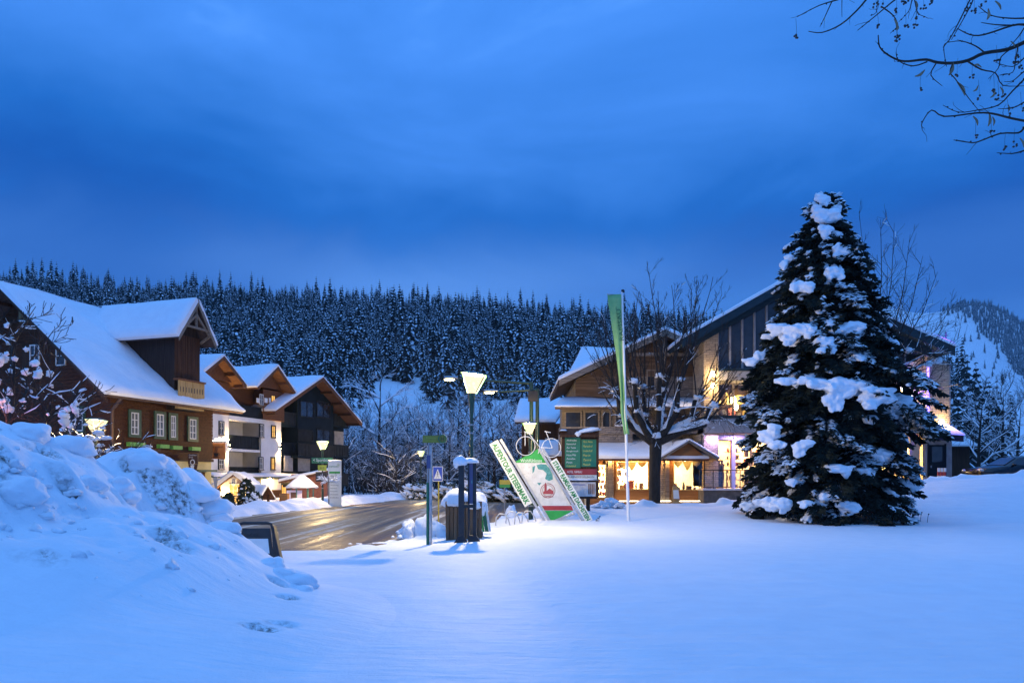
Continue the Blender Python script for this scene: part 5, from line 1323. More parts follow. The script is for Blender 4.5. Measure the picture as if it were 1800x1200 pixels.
# ================================================================== MODERN BUILDING
YN = 44.0; fn = frame((0, YN), (1, 0)); nx_ = lambda px, Y=YN: PX(px, Y); nz_ = lambda py, Y=YN: PZ(py, Y)
mo = thing('modern_building', 'modern gabled shop building of stone and glass behind the big spruce', 'building', (18, YN, .8))
apx, apz2 = nx_(1377), nz_(497)
def dz_(a): return (apx - a) * .57 if a < apx else (a - apx) * .44
def nr_(a, b, dz=0): return fn(a, b, apz2 - dz_(a) + dz)
L_, R_ = nx_(1239), nx_(1669)
zG = nz_(858)                                             # shop floor level
# back volume
mb = MB(); mb.prism([fn(L_ + .1, -2.6, -.5), fn(R_ - .1, -2.6, -.5), fn(R_ - .1, -2.6, apz2 - dz_(R_ - .1) - .5), fn(apx, -2.6, apz2 - .5), fn(L_ + .1, -2.6, apz2 - dz_(L_ + .1) - .5)], (0, 12, 0)); mb.build('wall', M['cream_plaster'], mo)
# stone piers
mb = MB(); a0, a1 = nx_(1237), nx_(1263)
mb.prism([fn(a0, 0, zG + .1), fn(a1, 0, zG + .1), fn(a1, 0, apz2 - dz_(a1) - .45), fn(a0, 0, apz2 - dz_(a0) - .45)], (0, 2.6, 0)); mb.build('stone_pier', M['rubble_stone'], mo)
mb = MB(); a0, a1 = nx_(1630), nx_(1669)
mb.prism([fn(a0, 0, -.5), fn(a1, 0, -.5), fn(a1, 0, apz2 - dz_(a1) - .45), fn(a0, 0, apz2 - dz_(a0) - .45)], (0, 2.6, 0)); mb.build('stone_pier', M['rubble_stone'], mo)
mb = MB(); mb.box(R_ - .0, R_ + .25, -2.4, -.3, -.5, nz_(640), 0, fn); mb.build('corner_strip', M['concrete'], mo)
# floor bands
for x0, x1, y0, y1, b, m_ in ((1263, 1600, 652, 668, .05, 'concrete'), (1237, 1610, 736, 761, .5, 'concrete'), (1263, 1610, 648, 652, .1, 'roof_metal'), (1237, 1610, 731, 736, .55, 'roof_metal')):
    mb = MB(); mb.box(nx_(x0), nx_(x1), -2.5, b, nz_(y1), nz_(y0) - (.004 if m_ == 'concrete' else 0), 0, fn); mb.build('floor_band', M[m_], mo)
# glazing, three storeys
def curtain(x0, x1, y0, y1, cols, b=-.25, top=None, fm='concrete', gm='clear_glass'):
    a0, a1 = nx_(x0), nx_(x1)
    for i in range(cols):
        c0_, c1_ = a0 + (a1 - a0) * i / cols, a0 + (a1 - a0) * (i + 1) / cols
        def tz(a): return nz_(y0) if top is None else apz2 - dz_(a) - .62
        z0 = nz_(y1); mb = MB(); w_ = .06
        for p0, p1 in ((c0_, c0_ + w_), (c1_ - w_, c1_)): mb.prism([fn(p0, b, z0), fn(p1, b, z0), fn(p1, b, tz(p1)), fn(p0, b, tz(p0))], (0, .10, 0))
        mb.box(c0_ + w_, c1_ - w_, b - .1, b, z0, z0 + w_, 0, fn)
        mb.prism([fn(c0_ + w_, b, tz(c0_ + w_) - w_), fn(c1_ - w_, b, tz(c1_ - w_) - w_), fn(c1_ - w_, b, tz(c1_ - w_)), fn(c0_ + w_, b, tz(c0_ + w_))], (0, .10, 0))
        f_ = mb.build('window', M[fm], mo)
        mb = MB(); mb.prism([fn(c0_ + w_, b - .05, z0 + w_), fn(c1_ - w_, b - .05, z0 + w_), fn(c1_ - w_, b - .05, tz(c1_ - w_) - w_), fn(c0_ + w_, b - .05, tz(c0_ + w_) - w_)], (0, .008, 0)); mb.build('pane', M[gm], f_)
curtain(1264, 1372, 560, 648, 5, top=True, gm='dark_glass'); curtain(1382, 1596, 560, 648, 8, top=True, gm='dark_glass')
curtain(1264, 1596, 672, 731, 12, -.3, gm='clear_glass', fm='grey_wood')
curtain(1262, 1290, 772, 857, 1, -.5, fm='pale_wood'); curtain(1296, 1440, 772, 857, 5, -.5, fm='pale_wood'); curtain(1446, 1600, 772, 857, 5, -.5, fm='pale_wood')
mb = MB(); mb.box(nx_(1604), nx_(1622), -.6, -.3, GZR(22, 43), nz_(770), 0, fn); mb.build('pier', M['cream_plaster'], mo)
mb = MB(); mb.box(nx_(1237), nx_(1262), -.6, -.35, zG, nz_(764), 0, fn); mb.box(nx_(1290), nx_(1296), -.6, -.35, zG, nz_(772), 0, fn); mb.box(nx_(1440), nx_(1446), -.6, -.35, zG, nz_(772), 0, fn); mb.box(nx_(1262), nx_(1600), -.6, -.35, nz_(772), nz_(762), 0, fn); mb.build('shop_surround', M['lilac_panel'], mo)
# interiors
mb = MB(); mb.box(nx_(1240), nx_(1625), -2.55, -2.5, zG, nz_(762), 0, fn); mb.box(nx_(1240), nx_(1625), -2.5, -.62, zG - .1, zG, 0, fn); mb.box(nx_(1264), nx_(1600), -2.55, -2.5, nz_(731), nz_(668), 1, fn); mb.build('shop_interior', [M['cream_wall'], M['chalet_wood']], mo)
for px, e, c_ in ((1278, 190, (1, .50, .15)), (1345, 170, (1, .6, .28)), (1420, 240, (1, .62, .30)), (1500, 260, (1, .62, .3)), (1578, 420, (1, .68, .28))): room_light(mo, fn(nx_(px), -1.5, nz_(766)), 1.2, .8, e * 2.2, c_)
for px in (1312, 1395, 1500): room_light(mo, fn(nx_(px), -1.4, nz_(672)), .9, .6, 85, (1, .62, .28))
for px, e in ((1252, 40), (1293, 55), (1443, 45)):
    room_light(mo, fn(nx_(px), .25, nz_(763) - .03), .4, .1, e * 1.6, (.62, .45, 1.0), 'lilac_strip')
goods(mo, fn, nx_(1285), nx_(1310), -1.3, -.9, zG + .1, 6, .42, 21, .08, .2, .34, ('goods_dark', 'goods_red', 'goods_gold'))
goods(mo, fn, nx_(1320), nx_(1430), -1.6, -1.2, zG + .3, 4, .55, 22, .15, .4, .45); goods(mo, fn, nx_(1452), nx_(1600), -1.6, -1.2, zG + .3, 4, .55, 23, .15, .4, .45)
goods(mo, fn, nx_(1268), nx_(1330), -1.7, -1.3, nz_(729), 2, .8, 31, .2, .5, .75, ('goods_dark', 'goods_gold', 'goods_red'))
mb = MB()
for px in (1272, 1277): p = fn(nx_(px), -1.0, zG); mb.tube([p, p + Vector((0, 0, .8)), p + Vector((0, 0, 1.15)), p + Vector((0, 0, 1.45)), p + Vector((0, 0, 1.5)), p + Vector((0, 0, 1.72))], [.12, .16, .13, .19, .06, .09], 8)
mb.build('mannequin', M['goods_dark'], mo)
for px, py, r_ in ((1298, 700, .26), (1303, 712, .2), (1350, 712, .18)):
    mb = MB(); mb.blob(fn(nx_(px), -1.0, nz_(py)), (r_ * .6, r_ * .6, r_), 2, 2, .05, 1); mb.build('hanging_lamp', M['wall_lamp_light'], mo)
# plinth with terrace and railing
mb = MB(); mb.box(nx_(1227), nx_(1420), -.3, 1.3, -.4, zG - .1, 0, fn); mb.build('plinth', M['plinth'], mo)
mb = MB(); mb.box(nx_(1226), nx_(1421), -.5, 1.36, zG - .097, zG, 0, fn); mb.build('terrace_slab', M['white_plaster'], mo)
rl = MB(); zr_ = nz_(826, 42.8)
for k in range(9): x = PX(1230, 42.8) + k * .78; rl.bar(fn(x, 1.2, zG), fn(x, 1.2, zr_), .04, .04)
rl.bar(fn(PX(1229, 42.8), 1.2, zr_), fn(PX(1420, 42.8), 1.2, zr_), .05, .05); rl.build('railing', M['dark_steel'], mo)
g_ = MB(); g_.box(PX(1230, 42.8), PX(1420, 42.8), 1.195, 1.205, zG + .12, zr_ - .1, 0, fn); g_.build('railing_pane', M['clear_glass'], mo)
# roof
mb = MB(); lE, rE = nx_(1198, 42.6), nx_(1676, 42.6)
mb2 = [(lE, 1.5), (apx - .001, 1.5), (apx - .001, -14), (lE, -14)]
slab(mb, *[nr_(a, b) for a, b in mb2], .3); slab(mb, *[nr_(a, b) for a, b in ((apx + .001, 1.5), (rE, 1.5), (rE, -14), (apx + .001, -14))], .3); rf = mb.build('roof', M['roof_metal'], mo)
mb = MB()
for s_, e_ in ((-1, lE), (1, rE)):
    mb.prism([nr_(apx, 1.52, .05), nr_(e_, 1.52, .05), nr_(e_, 1.52, -.5), nr_(apx, 1.52, -.5)], (0, -.06, 0)); mb.prism([nr_(apx, .6, -.3), nr_(e_ - s_ * .8, .6, -.3), nr_(e_ - s_ * .8, .6, -.8), nr_(apx, .6, -.8)], (0, .2, 0))
mb.build('fascia', M['roof_metal'], rf)
mb = MB(); snow_sheet(mb, nr_(lE - .05, 1.6), nr_(apx + .05, 1.6), nr_(apx + .05, -14), nr_(lE - .05, -14), .26, 20, 14, 111, .5, .15, (-.3, 0, .95)); snow_sheet(mb, nr_(apx - .05, 1.6), nr_(rE + .05, 1.6), nr_(rE + .05, -14), nr_(apx - .05, -14), .26, 20, 14, 112, .5, .15, (.3, 0, .95)); mb.build('roof_snow', M['snow'], rf)
# blue lit niche, porch roof and grey door on the right
mb = MB(); mb.box(nx_(1600), nx_(1630), -2.4, -1.2, nz_(775), nz_(630), 0, fn); mb.build('niche', M['white_plaster'], mo)
for px, py, e, c_ in ((1612, 690, 150, (.12, .03, 1)), (1640, 628, 0, (.2, .1, 1))):
    if e:
        ld = bpy.data.lights.new('blue_lamp', 'POINT'); ld.energy = e; ld.color = c_; ld.shadow_soft_size = .1
        lo = bpy.data.objects.new('blue_lamp', ld); C.objects.link(lo); lo.parent = mo; lo.location = fn(nx_(px), -.6, nz_(py)) - base_of(mo)
for px, py, r_, m_ in ((1610, 690, .14, 'white_bulb'), (1613, 706, .20, 'white_bulb'), (1593, 689, .30, 'wall_lamp_light'), (1602, 672, .10, 'blue_light')):
    mb = MB(); mb.blob(fn(nx_(px), -.4, nz_(py)), r_, 3, 2, 0, 1); mb.build('globe_lamp', M[m_], mo)
mb = MB(); x = nx_(1631); mb.box(x - .06, x + .03, .03, .1, nz_(790), nz_(640), 0, fn); mb.build('blue_tube', M['blue_light'], mo)
# lit globes on the left pier and the wash on the right wall
for px, py, e in ((1252, 678, 170), (1252, 658, 0), (1652, 742, 80)):
    mb = MB(); mb.blob(fn(nx_(px), .18, nz_(py)), (.13, .13, .16), 3, 2, 0, 1); wl2 = mb.build('wall_lamp', M['wall_lamp_light'], mo)
    if e:
        ld = bpy.data.lights.new('wall_lamp_glow', 'POINT'); ld.energy = e; ld.color = (1, .66, .26); ld.shadow_soft_size = .15
        lo = bpy.data.objects.new('wall_lamp_glow', ld); C.objects.link(lo); lo.parent = mo; lo.location = fn(nx_(px), .75, nz_(py)) - base_of(mo)
mb = MB(); slab(mb, fn(nx_(1622), 1.5, nz_(765)), fn(nx_(1667), 1.5, nz_(768)), fn(nx_(1667), .01, nz_(750)), fn(nx_(1622), .01, nz_(742)), .35); pr_ = mb.build('porch_roof', M['slate_dark'], mo)
mb = MB(); snow_sheet(mb, fn(nx_(1621), 1.55, nz_(765)), fn(nx_(1668), 1.55, nz_(768)), fn(nx_(1668), .01, nz_(750)), fn(nx_(1621), .01, nz_(742)), .18, 8, 6, 121, .5, .2); mb.build('porch_snow', M['snow'], pr_)
ld = bpy.data.lights.new('porch_blue_lamp', 'SPOT'); ld.energy = 700; ld.color = (.20, .03, 1); ld.spot_size = R(75); ld.shadow_soft_size = .1
lo = bpy.data.objects.new('porch_blue_lamp', ld); C.objects.link(lo); lo.parent = mo; lo.location = fn(nx_(1640), 2.6, nz_(690)) - base_of(mo); lo.rotation_euler = (R(18), R(-12), 0)
mb = MB(); p = fn(nx_(1640), 2.6, nz_(688)); mb.tube([p, p + Vector((0, 0, .16))], [.09, .06], 8); mb.bar(p + Vector((0, 0, .1)), fn(nx_(1640), -.0, nz_(684)), .04, .04); mb.build('floodlight', M['dark_steel'], mo)
pf = nr_(nx_(1642), 1.2, .62)
ld = bpy.data.lights.new('roof_blue_lamp', 'POINT'); ld.energy = 110; ld.color = (.22, .02, 1); ld.shadow_soft_size = .1
lo = bpy.data.objects.new('roof_blue_lamp', ld); C.objects.link(lo); lo.parent = mo; lo.location = pf - base_of(mo)
mb = MB(); mb.bar(nr_(nx_(1642), 1.2, 0), pf + Vector((0, 0, .12)), .04, .04); mb.tube([pf + Vector((0, 0, .10)), pf + Vector((0, 0, .16))], [.05, .03], 8); mb.build('floodlight', M['black_paint'], mo)
a0, a1 = nx_(1624, 43), nx_(1654, 43)
mb = MB(); mb.box(nx_(1622), nx_(1668), .01, .3, -.5, nz_(768), 0, fn); mb.build('porch_wall', M['concrete'], mo)
mb = MB(); mb.box(nx_(1627), nx_(1655), .303, .36, GZR(24, 44), nz_(782), 0, fn); d_ = mb.build('door', M['slate_plaster'], mo)
mb = MB(); mb.box(nx_(1632), nx_(1650), .363, .38, nz_(812), nz_(785), 0, fn); mb.build('pane', M['dark_glass'], d_); mb = MB(); mb.box(nx_(1629), nx_(1631), .363, .42, nz_(822), nz_(818), 0, fn); mb.build('handle', M['metal_grey'], d_)
mb = MB()
for b_ in ((1625, 1627), (1655, 1657)): mb.box(nx_(b_[0]), nx_(b_[1]), .303, .38, GZR(24, 44), nz_(780), 0, fn)
mb.build('door_frame', M['slate_dark'], mo)
# small red glowing globes glimpsed through the spruce
for px, py in ((1462, 652), (1469, 652), (1497, 651), (1503, 654), (1500, 647), (1420, 725)):
    mb = MB(); mb.blob(fn(nx_(px), .35, nz_(py)), .16, px, 2, .1, 1); mb.build('red_lamp', M['red_light'], mo)

# ================================================================== RIGHT EDGE: car, barriers, barn
def car(loc, heading):
    f_ = frame(loc, heading); z0 = loc[2]; root = thing('parked_car', 'dark estate car parked behind the snow bank at the right edge', 'car', loc)
    L, Wd = 4.75, 1.82                                    # a runs along the car, nose at a = 0
    prof = [(0.0, .42, .55), (.06, .40, .78), (.9, .33, .93), (1.35, .32, .98), (2.15, .36, 1.40), (2.7, .36, 1.46), (3.7, .36, 1.45), (4.3, .36, 1.36), (4.62, .38, .98), (4.75, .42, .80)]
    secs = []
    for a, zb, zt_ in prof:
        belt = min(zt_, .96); tw = .5 if zt_ > 1.05 else .96
        half = Wd / 2 * (.86 if a < .1 or a > 4.7 else 1.0)
        top = half * (.74 if zt_ > 1.05 else .94)
        pts2 = [(-half * .94, zb), (-half, zb + .2), (-half * .985, belt - .05), (-top, zt_ - .05), (-top * .8, zt_), (top * .8, zt_), (top, zt_ - .05), (half * .985, belt - .05), (half, zb + .2), (half * .94, zb)]
        secs.append([f_(a, Wd / 2 + y_, z0 + z_) for y_, z_ in pts2])
    mb = MB(); mb.grid(np.array([[p[:] for p in s_ + [s_[0]]] for s_ in secs]), smooth=True)
    mb.add(secs[0], [tuple(range(10))]); mb.add(secs[-1], [tuple(range(9, -1, -1))]); mb.build('body', M['car_paint'], root)
    for side, y in ((1, Wd + .004), (-1, -.004)):
        for a0, a1, a2, a3 in ((1.62, 2.55, 2.55, 2.18), (2.62, 3.45, 3.45, 2.62), (3.52, 4.22, 4.02, 3.52)):
            mb = MB(); k = .21; yy_ = lambda t: y - side * (.035 + t * k)
            mb.prism([f_(a0, yy_(0), z0 + .98), f_(a1, yy_(0), z0 + .98), f_(a2, yy_(1) , z0 + 1.36), f_(a3, yy_(1), z0 + 1.36)], f_.n * (side * .014)); mb.build('side_window', M['dark_glass'], root)
    mb = MB(); mb.prism([f_(1.38, .2, z0 + 1.0), f_(1.38, Wd - .2, z0 + 1.0), f_(2.12, Wd - .36, z0 + 1.40), f_(2.12, .36, z0 + 1.40)], Vector((0, 0, .02)) - f_.u * .02); mb.build('windscreen', M['dark_glass'], root)
    for a in (.85, 3.85):
        for y in (.10, Wd - .10):
            c_ = f_(a, y, z0 + .32); mb = MB(); mb.tube([c_ - f_.n * .11, c_ - f_.n * .10, c_ + f_.n * .10, c_ + f_.n * .11], [.29, .32, .32, .29], 18); w_ = mb.build('wheel', M['tyre'], root)
            mb = MB(); mb.tube([c_ - f_.n * .115, c_ + f_.n * .115], [.2, .2], 10); mb.build('rim', M['rim'], w_)
    for y in (.22, Wd - .22):
        mb = MB(); mb.blob(f_(.07, y, z0 + .70), (.10, .16, .09), 1, 2, 0, 1); mb.build('headlight', M['headlight'], root)
        mb = MB(); mb.box(4.66, 4.74, y - .1, y + .1, z0 + .8, z0 + .98, 0, f_); mb.build('tail_light', M['lamp_red'], root)
    for y in (-.10, Wd + .02):
        mb = MB(); mb.blob(f_(1.75, y + .04, z0 + 1.02), (.10, .07, .07), 1, 1, 0, 1); mb.build('mirror', M['car_paint'], root)
    for y in (.05, Wd - .03): mb = MB(); mb.bar(f_(2.3, y + .27 * (1 if y < 1 else -1), z0 + 1.50), f_(4.1, y + .27 * (1 if y < 1 else -1), z0 + 1.50), .03, .03); mb.build('roof_rail', M['metal_grey'], root)
Yc = 41.5; car((PX(1688, Yc), Yc, PZ(838, Yc) - .35), (1, .06))
for px, lab in ((1651, 'leftmost red and white striped barrier post by the grey door'), (1656.5, 'middle red and white striped barrier post by the grey door'), (1662, 'rightmost red and white striped barrier post near the car')):
    Y = 40.5; x = PX(px, Y); zb = PZ(846, Y); zt_ = PZ(822, Y); r_ = thing('striped_post', lab, 'barrier post', (x, Y, zb), 'striped posts beside the modern building')
    for k in range(4):
        dx = -.05 + .012 * k; mb = MB(); mb.prism([(x + dx - .06, Y, zb - .1 + (zt_ - zb + .1) * k / 4), (x + dx + .06, Y, zb - .1 + (zt_ - zb + .1) * k / 4), (x + dx + .06, Y, zb - .1 + (zt_ - zb + .1) * (k + 1) / 4), (x + dx - .06, Y, zb - .1 + (zt_ - zb + .1) * (k + 1) / 4)], (0, .05, 0)); mb.build('stripe', M['bollard_red' if k % 2 == 0 else 'white_paint'], r_)
bn = thing('small_barn', 'low barn with a snow roof right of the modern building', 'barn', (PX(1695, 72), 74, 1)); x0, x1 = PX(1672, 70), PX(1716, 70)
mb = MB(); mb.box(x0, x1, 71, 76, 0, PZ(785, 70)); mb.build('wall', M['dark_board'], bn)
mb = MB(); slab(mb, (x0 - .3, 70.3, PZ(784, 70)), (x1 + .3, 70.3, PZ(784, 70)), (x1 + .3, 74, PZ(760, 74)), (x0 - .3, 74, PZ(760, 74)), .12); r2 = mb.build('roof', M['roof_tile'], bn)
mb = MB(); snow_sheet(mb, (x0 - .35, 70.2, PZ(784, 70)), (x1 + .35, 70.2, PZ(784, 70)), (x1 + .35, 74, PZ(760, 74)), (x0 - .35, 74, PZ(760, 74)), .3, 12, 8, 131); mb.build('roof_snow', M['snow'], r2)
# ================================================================== STREET LAMPS
def sz(x, y): return float(snow_z(np.array([x]), np.array([y]))[0])
def lamp(px, pyt, Y, label, near=False, power=2200, tilt=0.0):
    x = PX(px, Y); zt_ = PZ(pyt, Y); zg = max(sz(x, Y), float(base_z(x, Y))) - .15
    r_ = thing('street_lamp', label, 'street lamp', (x, Y, zg), 'lantern street lamps of the village')
    W_, w_, H_ = .35, .14, .54
    ax_ = Vector((math.sin(tilt), 0, math.cos(tilt))); ux_ = Vector((math.cos(tilt), 0, -math.sin(tilt))); uy_ = Vector((0, 1, 0))
    p0 = Vector((x, Y, zt_ - H_)); zp = zt_ - H_
    mb = MB(); mb.tube([(x, Y, zg), (x, Y, zg + .9), (x, Y, zg + .95), (x, Y, zp - .75), (x, Y, zp - .70), (x, Y, zp - .02)], [.085, .085, .06, .05, .05, .115], 10); mb.build('pole', M['lamp_green'], r_)
    for z_ in (zg + 1.0, zp - 1.0, zp - 1.25):
        mb = MB(); mb.cyl((x, Y), .078, z_, z_ + .05, 10); mb.build('collar', M['metal_grey'], r_)
    def sq(h, c): return [p0 + ax_ * c + ux_ * (h * i) + uy_ * (h * j) for i, j in ((-1, -1), (1, -1), (1, 1), (-1, 1))]
    a, b = sq(w_, .0), sq(W_, H_)
    mb = MB(); mb.add(a + b, [(i, (i + 1) % 4, 4 + (i + 1) % 4, 4 + i) for i in range(4)] + [(3, 2, 1, 0)]); mb.build('lantern_glass', M['lantern_light'], r_)
    ld = bpy.data.lights.new('lamp_bulb', 'POINT'); ld.energy = power; ld.color = (1, .76, .40) if near else (1, .70, .32); ld.shadow_soft_size = .09
    lo = bpy.data.objects.new('lamp_bulb', ld); C.objects.link(lo); lo.parent = r_; lo.location = p0 + ax_ * .32 - base_of(r_)
    mb = MB()
    for i in range(4): mb.bar(a[i] * 1.0, b[i] * 1.0, .02, .02)
    mb.build('lantern_frame', M['lamp_green'], r_)
    c_, d_ = sq(W_ + .03, H_ + .004), sq(W_ * .55, H_ + .09); mb = MB(); mb.add(c_ + d_, [(i, (i + 1) % 4, 4 + (i + 1) % 4, 4 + i) for i in range(4)] + [(3, 2, 1, 0), (4, 5, 6, 7)]); mb.build('cap', M['lamp_green'], r_)
    return r_
lamp(829, 659, 22.5, 'nearest tall street lamp with a glowing white lantern standing above the stele', True, 3000, tilt=.12)
lamp(931, 744, 39, 'street lamp whose lantern glows behind the white bicycle frame')
lamp(928, 788, 72, 'small distant street lamp seen low behind the bicycle wheel')
lamp(567, 776, 52, 'street lamp carrying the green Sportbüro direction sign', power=3400)
lamp(740, 793, 78, 'small street lamp beside the snow-heaped yellow-lit shrub', power=1600)
lamp(168, 738, 34, 'street lamp glowing in front of the dark chalet corner', power=1700, tilt=.06)
# direction signs on the lamp by the guesthouse
Y = 51.85
ds_ = thing('direction_sign', 'green direction sign reading Sportbüro with a left arrow', 'sign', P(566, 809, Y))
mb = MB(); a, b = P(548, 814, Y), P(585, 804, Y); mb.box(a.x, b.x, Y - .03, Y + .03, a.z, b.z); mb.build('board', M['dir_green'], ds_)
text('lettering', '< Sportbüro', ((a.x + b.x) / 2, Y - .032, (a.z + b.z) / 2), (1, 0, 0), (0, 0, 1), M['text_white'], ds_, 1.25, .27)
ds_ = thing('bus_sign', 'small yellow-green sign below the Sportbüro direction sign', 'sign', P(566, 823, Y))
mb = MB(); a, b = P(559, 827, Y), P(574, 817, Y); mb.box(a.x, b.x, Y - .03, Y + .03, a.z, b.z); mb.build('board', M['sign_lime'], ds_)
text('lettering', 'BUS', ((a.x + b.x) / 2, Y - .032, (a.z + b.z) / 2), (1, 0, 0), (0, 0, 1), M['text_dark'], ds_, .3)
o_ = MB(); a, b = P(556, 846, Y), P(575, 829, Y); o_.box(a.x, b.x, Y - .2, Y - .04, a.z, b.z); o_ = o_.build('grey_case', M['dark_steel'], at=(a.x + .3, Y, a.z)); tag(o_, 'plain dark grey case fixed to the lamp post under the yellow-green sign', 'box')
# thin traffic sign left of the porch
ts = thing('traffic_sign', 'back of a traffic sign on a thin post left of the entrance porch', 'sign', (PX(381, 46), 46, -.2)); x = PX(381, 46)
mb = MB(); mb.tube([(x, 46, -.3), (x, 46, PZ(838, 46))], .035, 6); mb.build('post', M['metal_grey'], ts)
mb = MB(); mb.prism([P(374, 839, 46), P(383, 837, 46), P(380, 868, 46)], (0, .03, 0)); mb.build('plate', M['metal_grey'], ts)

# tall mast arms with slim lamps
def mast(px, pyt, Y, hx, hy, label, box=None):
    x = PX(px, Y); zg = float(base_z(x, Y)); zt_ = PZ(pyt, Y); hx_ = PX(hx, Y)
    r_ = thing('mast_arm_light', label, 'street light', (x, Y, zg))
    mb = MB(); mb.tube([(x, Y, zg), (x, Y, zg + 2.5), (x, Y, zt_)], [.13, .12, .11], 10); mb.build('mast', M['lamp_green'], r_)
    mb = MB(); e_ = (hx_ + .55, Y, PZ(hy, Y) + .02); mb.tube([(x + .1, Y, zt_ - .1), e_], [.085, .05], 8); mb.bar((hx_ + .5, Y, e_[2] + .02), (hx_ + .5, Y, e_[2] - .16), .05, .05); mb.build('arm', M['lamp_green'], r_)
    mb = MB(); mb.tube([(hx_ - .32, Y, e_[2] + .05), (hx_ - .28, Y, e_[2] + .06), (hx_ + .28, Y, e_[2] + .06), (hx_ + .5, Y, e_[2] + .04)], [.05, .10, .11, .06], 8); hd = mb.build('lamp_head', M['metal_grey'], r_)
    mb = MB(); mb.blob((hx_, Y, e_[2] - .055), (.30, .10, .075), 1, 2, 0, 1); mb.build('bulb', M['sodium_light'], hd)
    if box:
        a, b = P(box[0], box[3], Y), P(box[1], box[2], Y); mb = MB(); mb.box(a.x, b.x, Y - .32, Y - .12, a.z, b.z); mb.build('signal_box', M['black_paint'], r_)
mast(934, 671, 43, 790, 666, 'taller mast with a long level arm and yellow lamp left of the big lantern', (928, 945, 688, 706))
mast(944.5, 682, 45, 860, 689, 'second mast with a lower slanting arm and small yellow lamp')

# bus stop post
Y = 19.2; x = PX(757, Y)
bs = thing('bus_stop_post', 'grey pipe bus stop post with an olive sign and round emblem', 'sign', (x, Y, 0))
mb = MB(); mb.tube([(x, Y, -.4), (x, Y, PZ(782, Y))], .042, 10); mb.build('post', M['galvanised'], bs)
mb = MB(); xx = x - .075; mb.tube([(xx, Y + .05, -.4), (xx, Y + .05, PZ(848, Y))], .045, 8); mb.build('green_sleeve', M['dir_green'], bs)
mb = MB(); mb.tube([(xx, Y + .05, PZ(848, Y)), (xx, Y + .05, PZ(782, Y))], .032, 8); mb.build('second_pipe', M['metal_grey'], bs)
mb = MB(); a, b = P(752, 823, Y), P(757, 800, Y); mb.box(a.x - .02, b.x, Y - .08, Y - .045, a.z, b.z); mb.build('timetable', M['stele_blue'], bs)
mb = MB(); a, b = P(743, 778, Y), P(775, 765, Y); mb.box(a.x, b.x, Y - .03, Y + .03, a.z, b.z); mb.build('board', M['sign_olive'], bs)
mb = MB(); c_ = P(778, 771, Y); mb.tube([c_ + Vector((0, -.035, 0)), c_ + Vector((0, .035, 0))], [.115, .115], 20, 0); rd = mb.build('round_plate', M['sign_olive'], bs)
mb = MB(); mb.ring(c_ + Vector((0, -.04, 0)), .10, .014, n=20); mb.build('rim', M['dir_green'], rd)
text('emblem', 'H', c_ + Vector((0, -.037, 0)), (1, 0, 0), (0, 0, 1), M['text_dark'], rd, .08, .12)
text('lettering', 'Ramsau', P(758, 769, Y) + Vector((0, -.032, 0)), (1, 0, 0), (0, 0, 1), M['sign_lime'], bs, .26, .06)
text('lettering', 'Ortsmitte', P(758, 774, Y) + Vector((0, -.032, 0)), (1, 0, 0), (0, 0, 1), M['sign_lime'], bs, .28, .055)
# pedestrian crossing sign
Y = 31; c_ = P(769.5, 832.5, Y); xs_ = thing('crossing_sign', 'blue square pedestrian crossing sign on a pale post', 'sign', (c_.x, Y, -.3))
mb = MB(); mb.tube([(c_.x + .03, Y + .03, -.4), (c_.x + .03, Y + .03, c_.z + .2)], .03, 8); mb.build('post', M['sign_yellow'], xs_)  # yellow paint stands in for warm lamplight on the post
h_ = .31; mb = MB(); mb.box(c_.x - .21, c_.x + .21, Y - .02, Y, c_.z - h_, c_.z + h_); mb.build('plate', M['white_paint'], xs_)
mb = MB(); mb.box(c_.x - .19, c_.x + .19, Y - .026, Y - .022, c_.z - h_ + .03, c_.z + h_ - .02); mb.build('blue_field', M['sign_blue'], xs_)
mb = MB(); mb.prism([(c_.x - .165, Y - .028, c_.z - .21), (c_.x + .165, Y - .028, c_.z - .21), (c_.x, Y - .028, c_.z + .21)], (0, -.005, 0)); mb.build('triangle', M['text_white'], xs_)
mb = MB(); yb = Y - .037
for p_, q_ in (((0, .05), (0, -.06)), ((0, -.06), (-.06, -.18)), ((0, -.06), (.05, -.18)), ((0, .04), (-.06, -.04)), ((0, .04), (.055, -.03))): mb.bar((c_.x + p_[0], yb, c_.z + p_[1]), (c_.x + q_[0], yb, c_.z + q_[1]), .022, .006)
mb.tube([(c_.x, yb - .003, c_.z + .085), (c_.x, yb + .003, c_.z + .085)], .026, 10); mb.build('walking_figure', M['text_dark'], xs_)

# information stele
Y = 19.0; st = thing('information_stele', 'twin dark steel posts with a narrow blue panel and a snow cap', 'stele', (PX(818, Y), Y, 0))
for x0, x1, dy in ((806, 816, 0), (831, 837, .12), (822, 825, .12)):
    mb = MB(); mb.box(PX(x0, Y), PX(x1, Y), Y + dy - .06, Y + dy + .06, -.2, PZ(812, Y)); mb.build('post', M['dark_steel'], st)
mb = MB(); mb.box(PX(825, Y) + .001, PX(831, Y) - .001 + .03, Y + .07, Y + .13, PZ(885, Y), PZ(813, Y)); mb.build('blue_panel', M['stele_blue'], st)
text('pictogram', 'i', (PX(828.5, Y) + .01, Y + .068, PZ(846, Y)), (1, 0, 0), (0, 0, 1), M['teal_print'], st, .03, .09)
mb = MB(); mb.box(PX(814, Y), PX(836, Y), Y - .05, Y + .16, PZ(892, Y), PZ(886, Y)); mb.build('cross_bar', M['dark_steel'], st)
mb = MB()
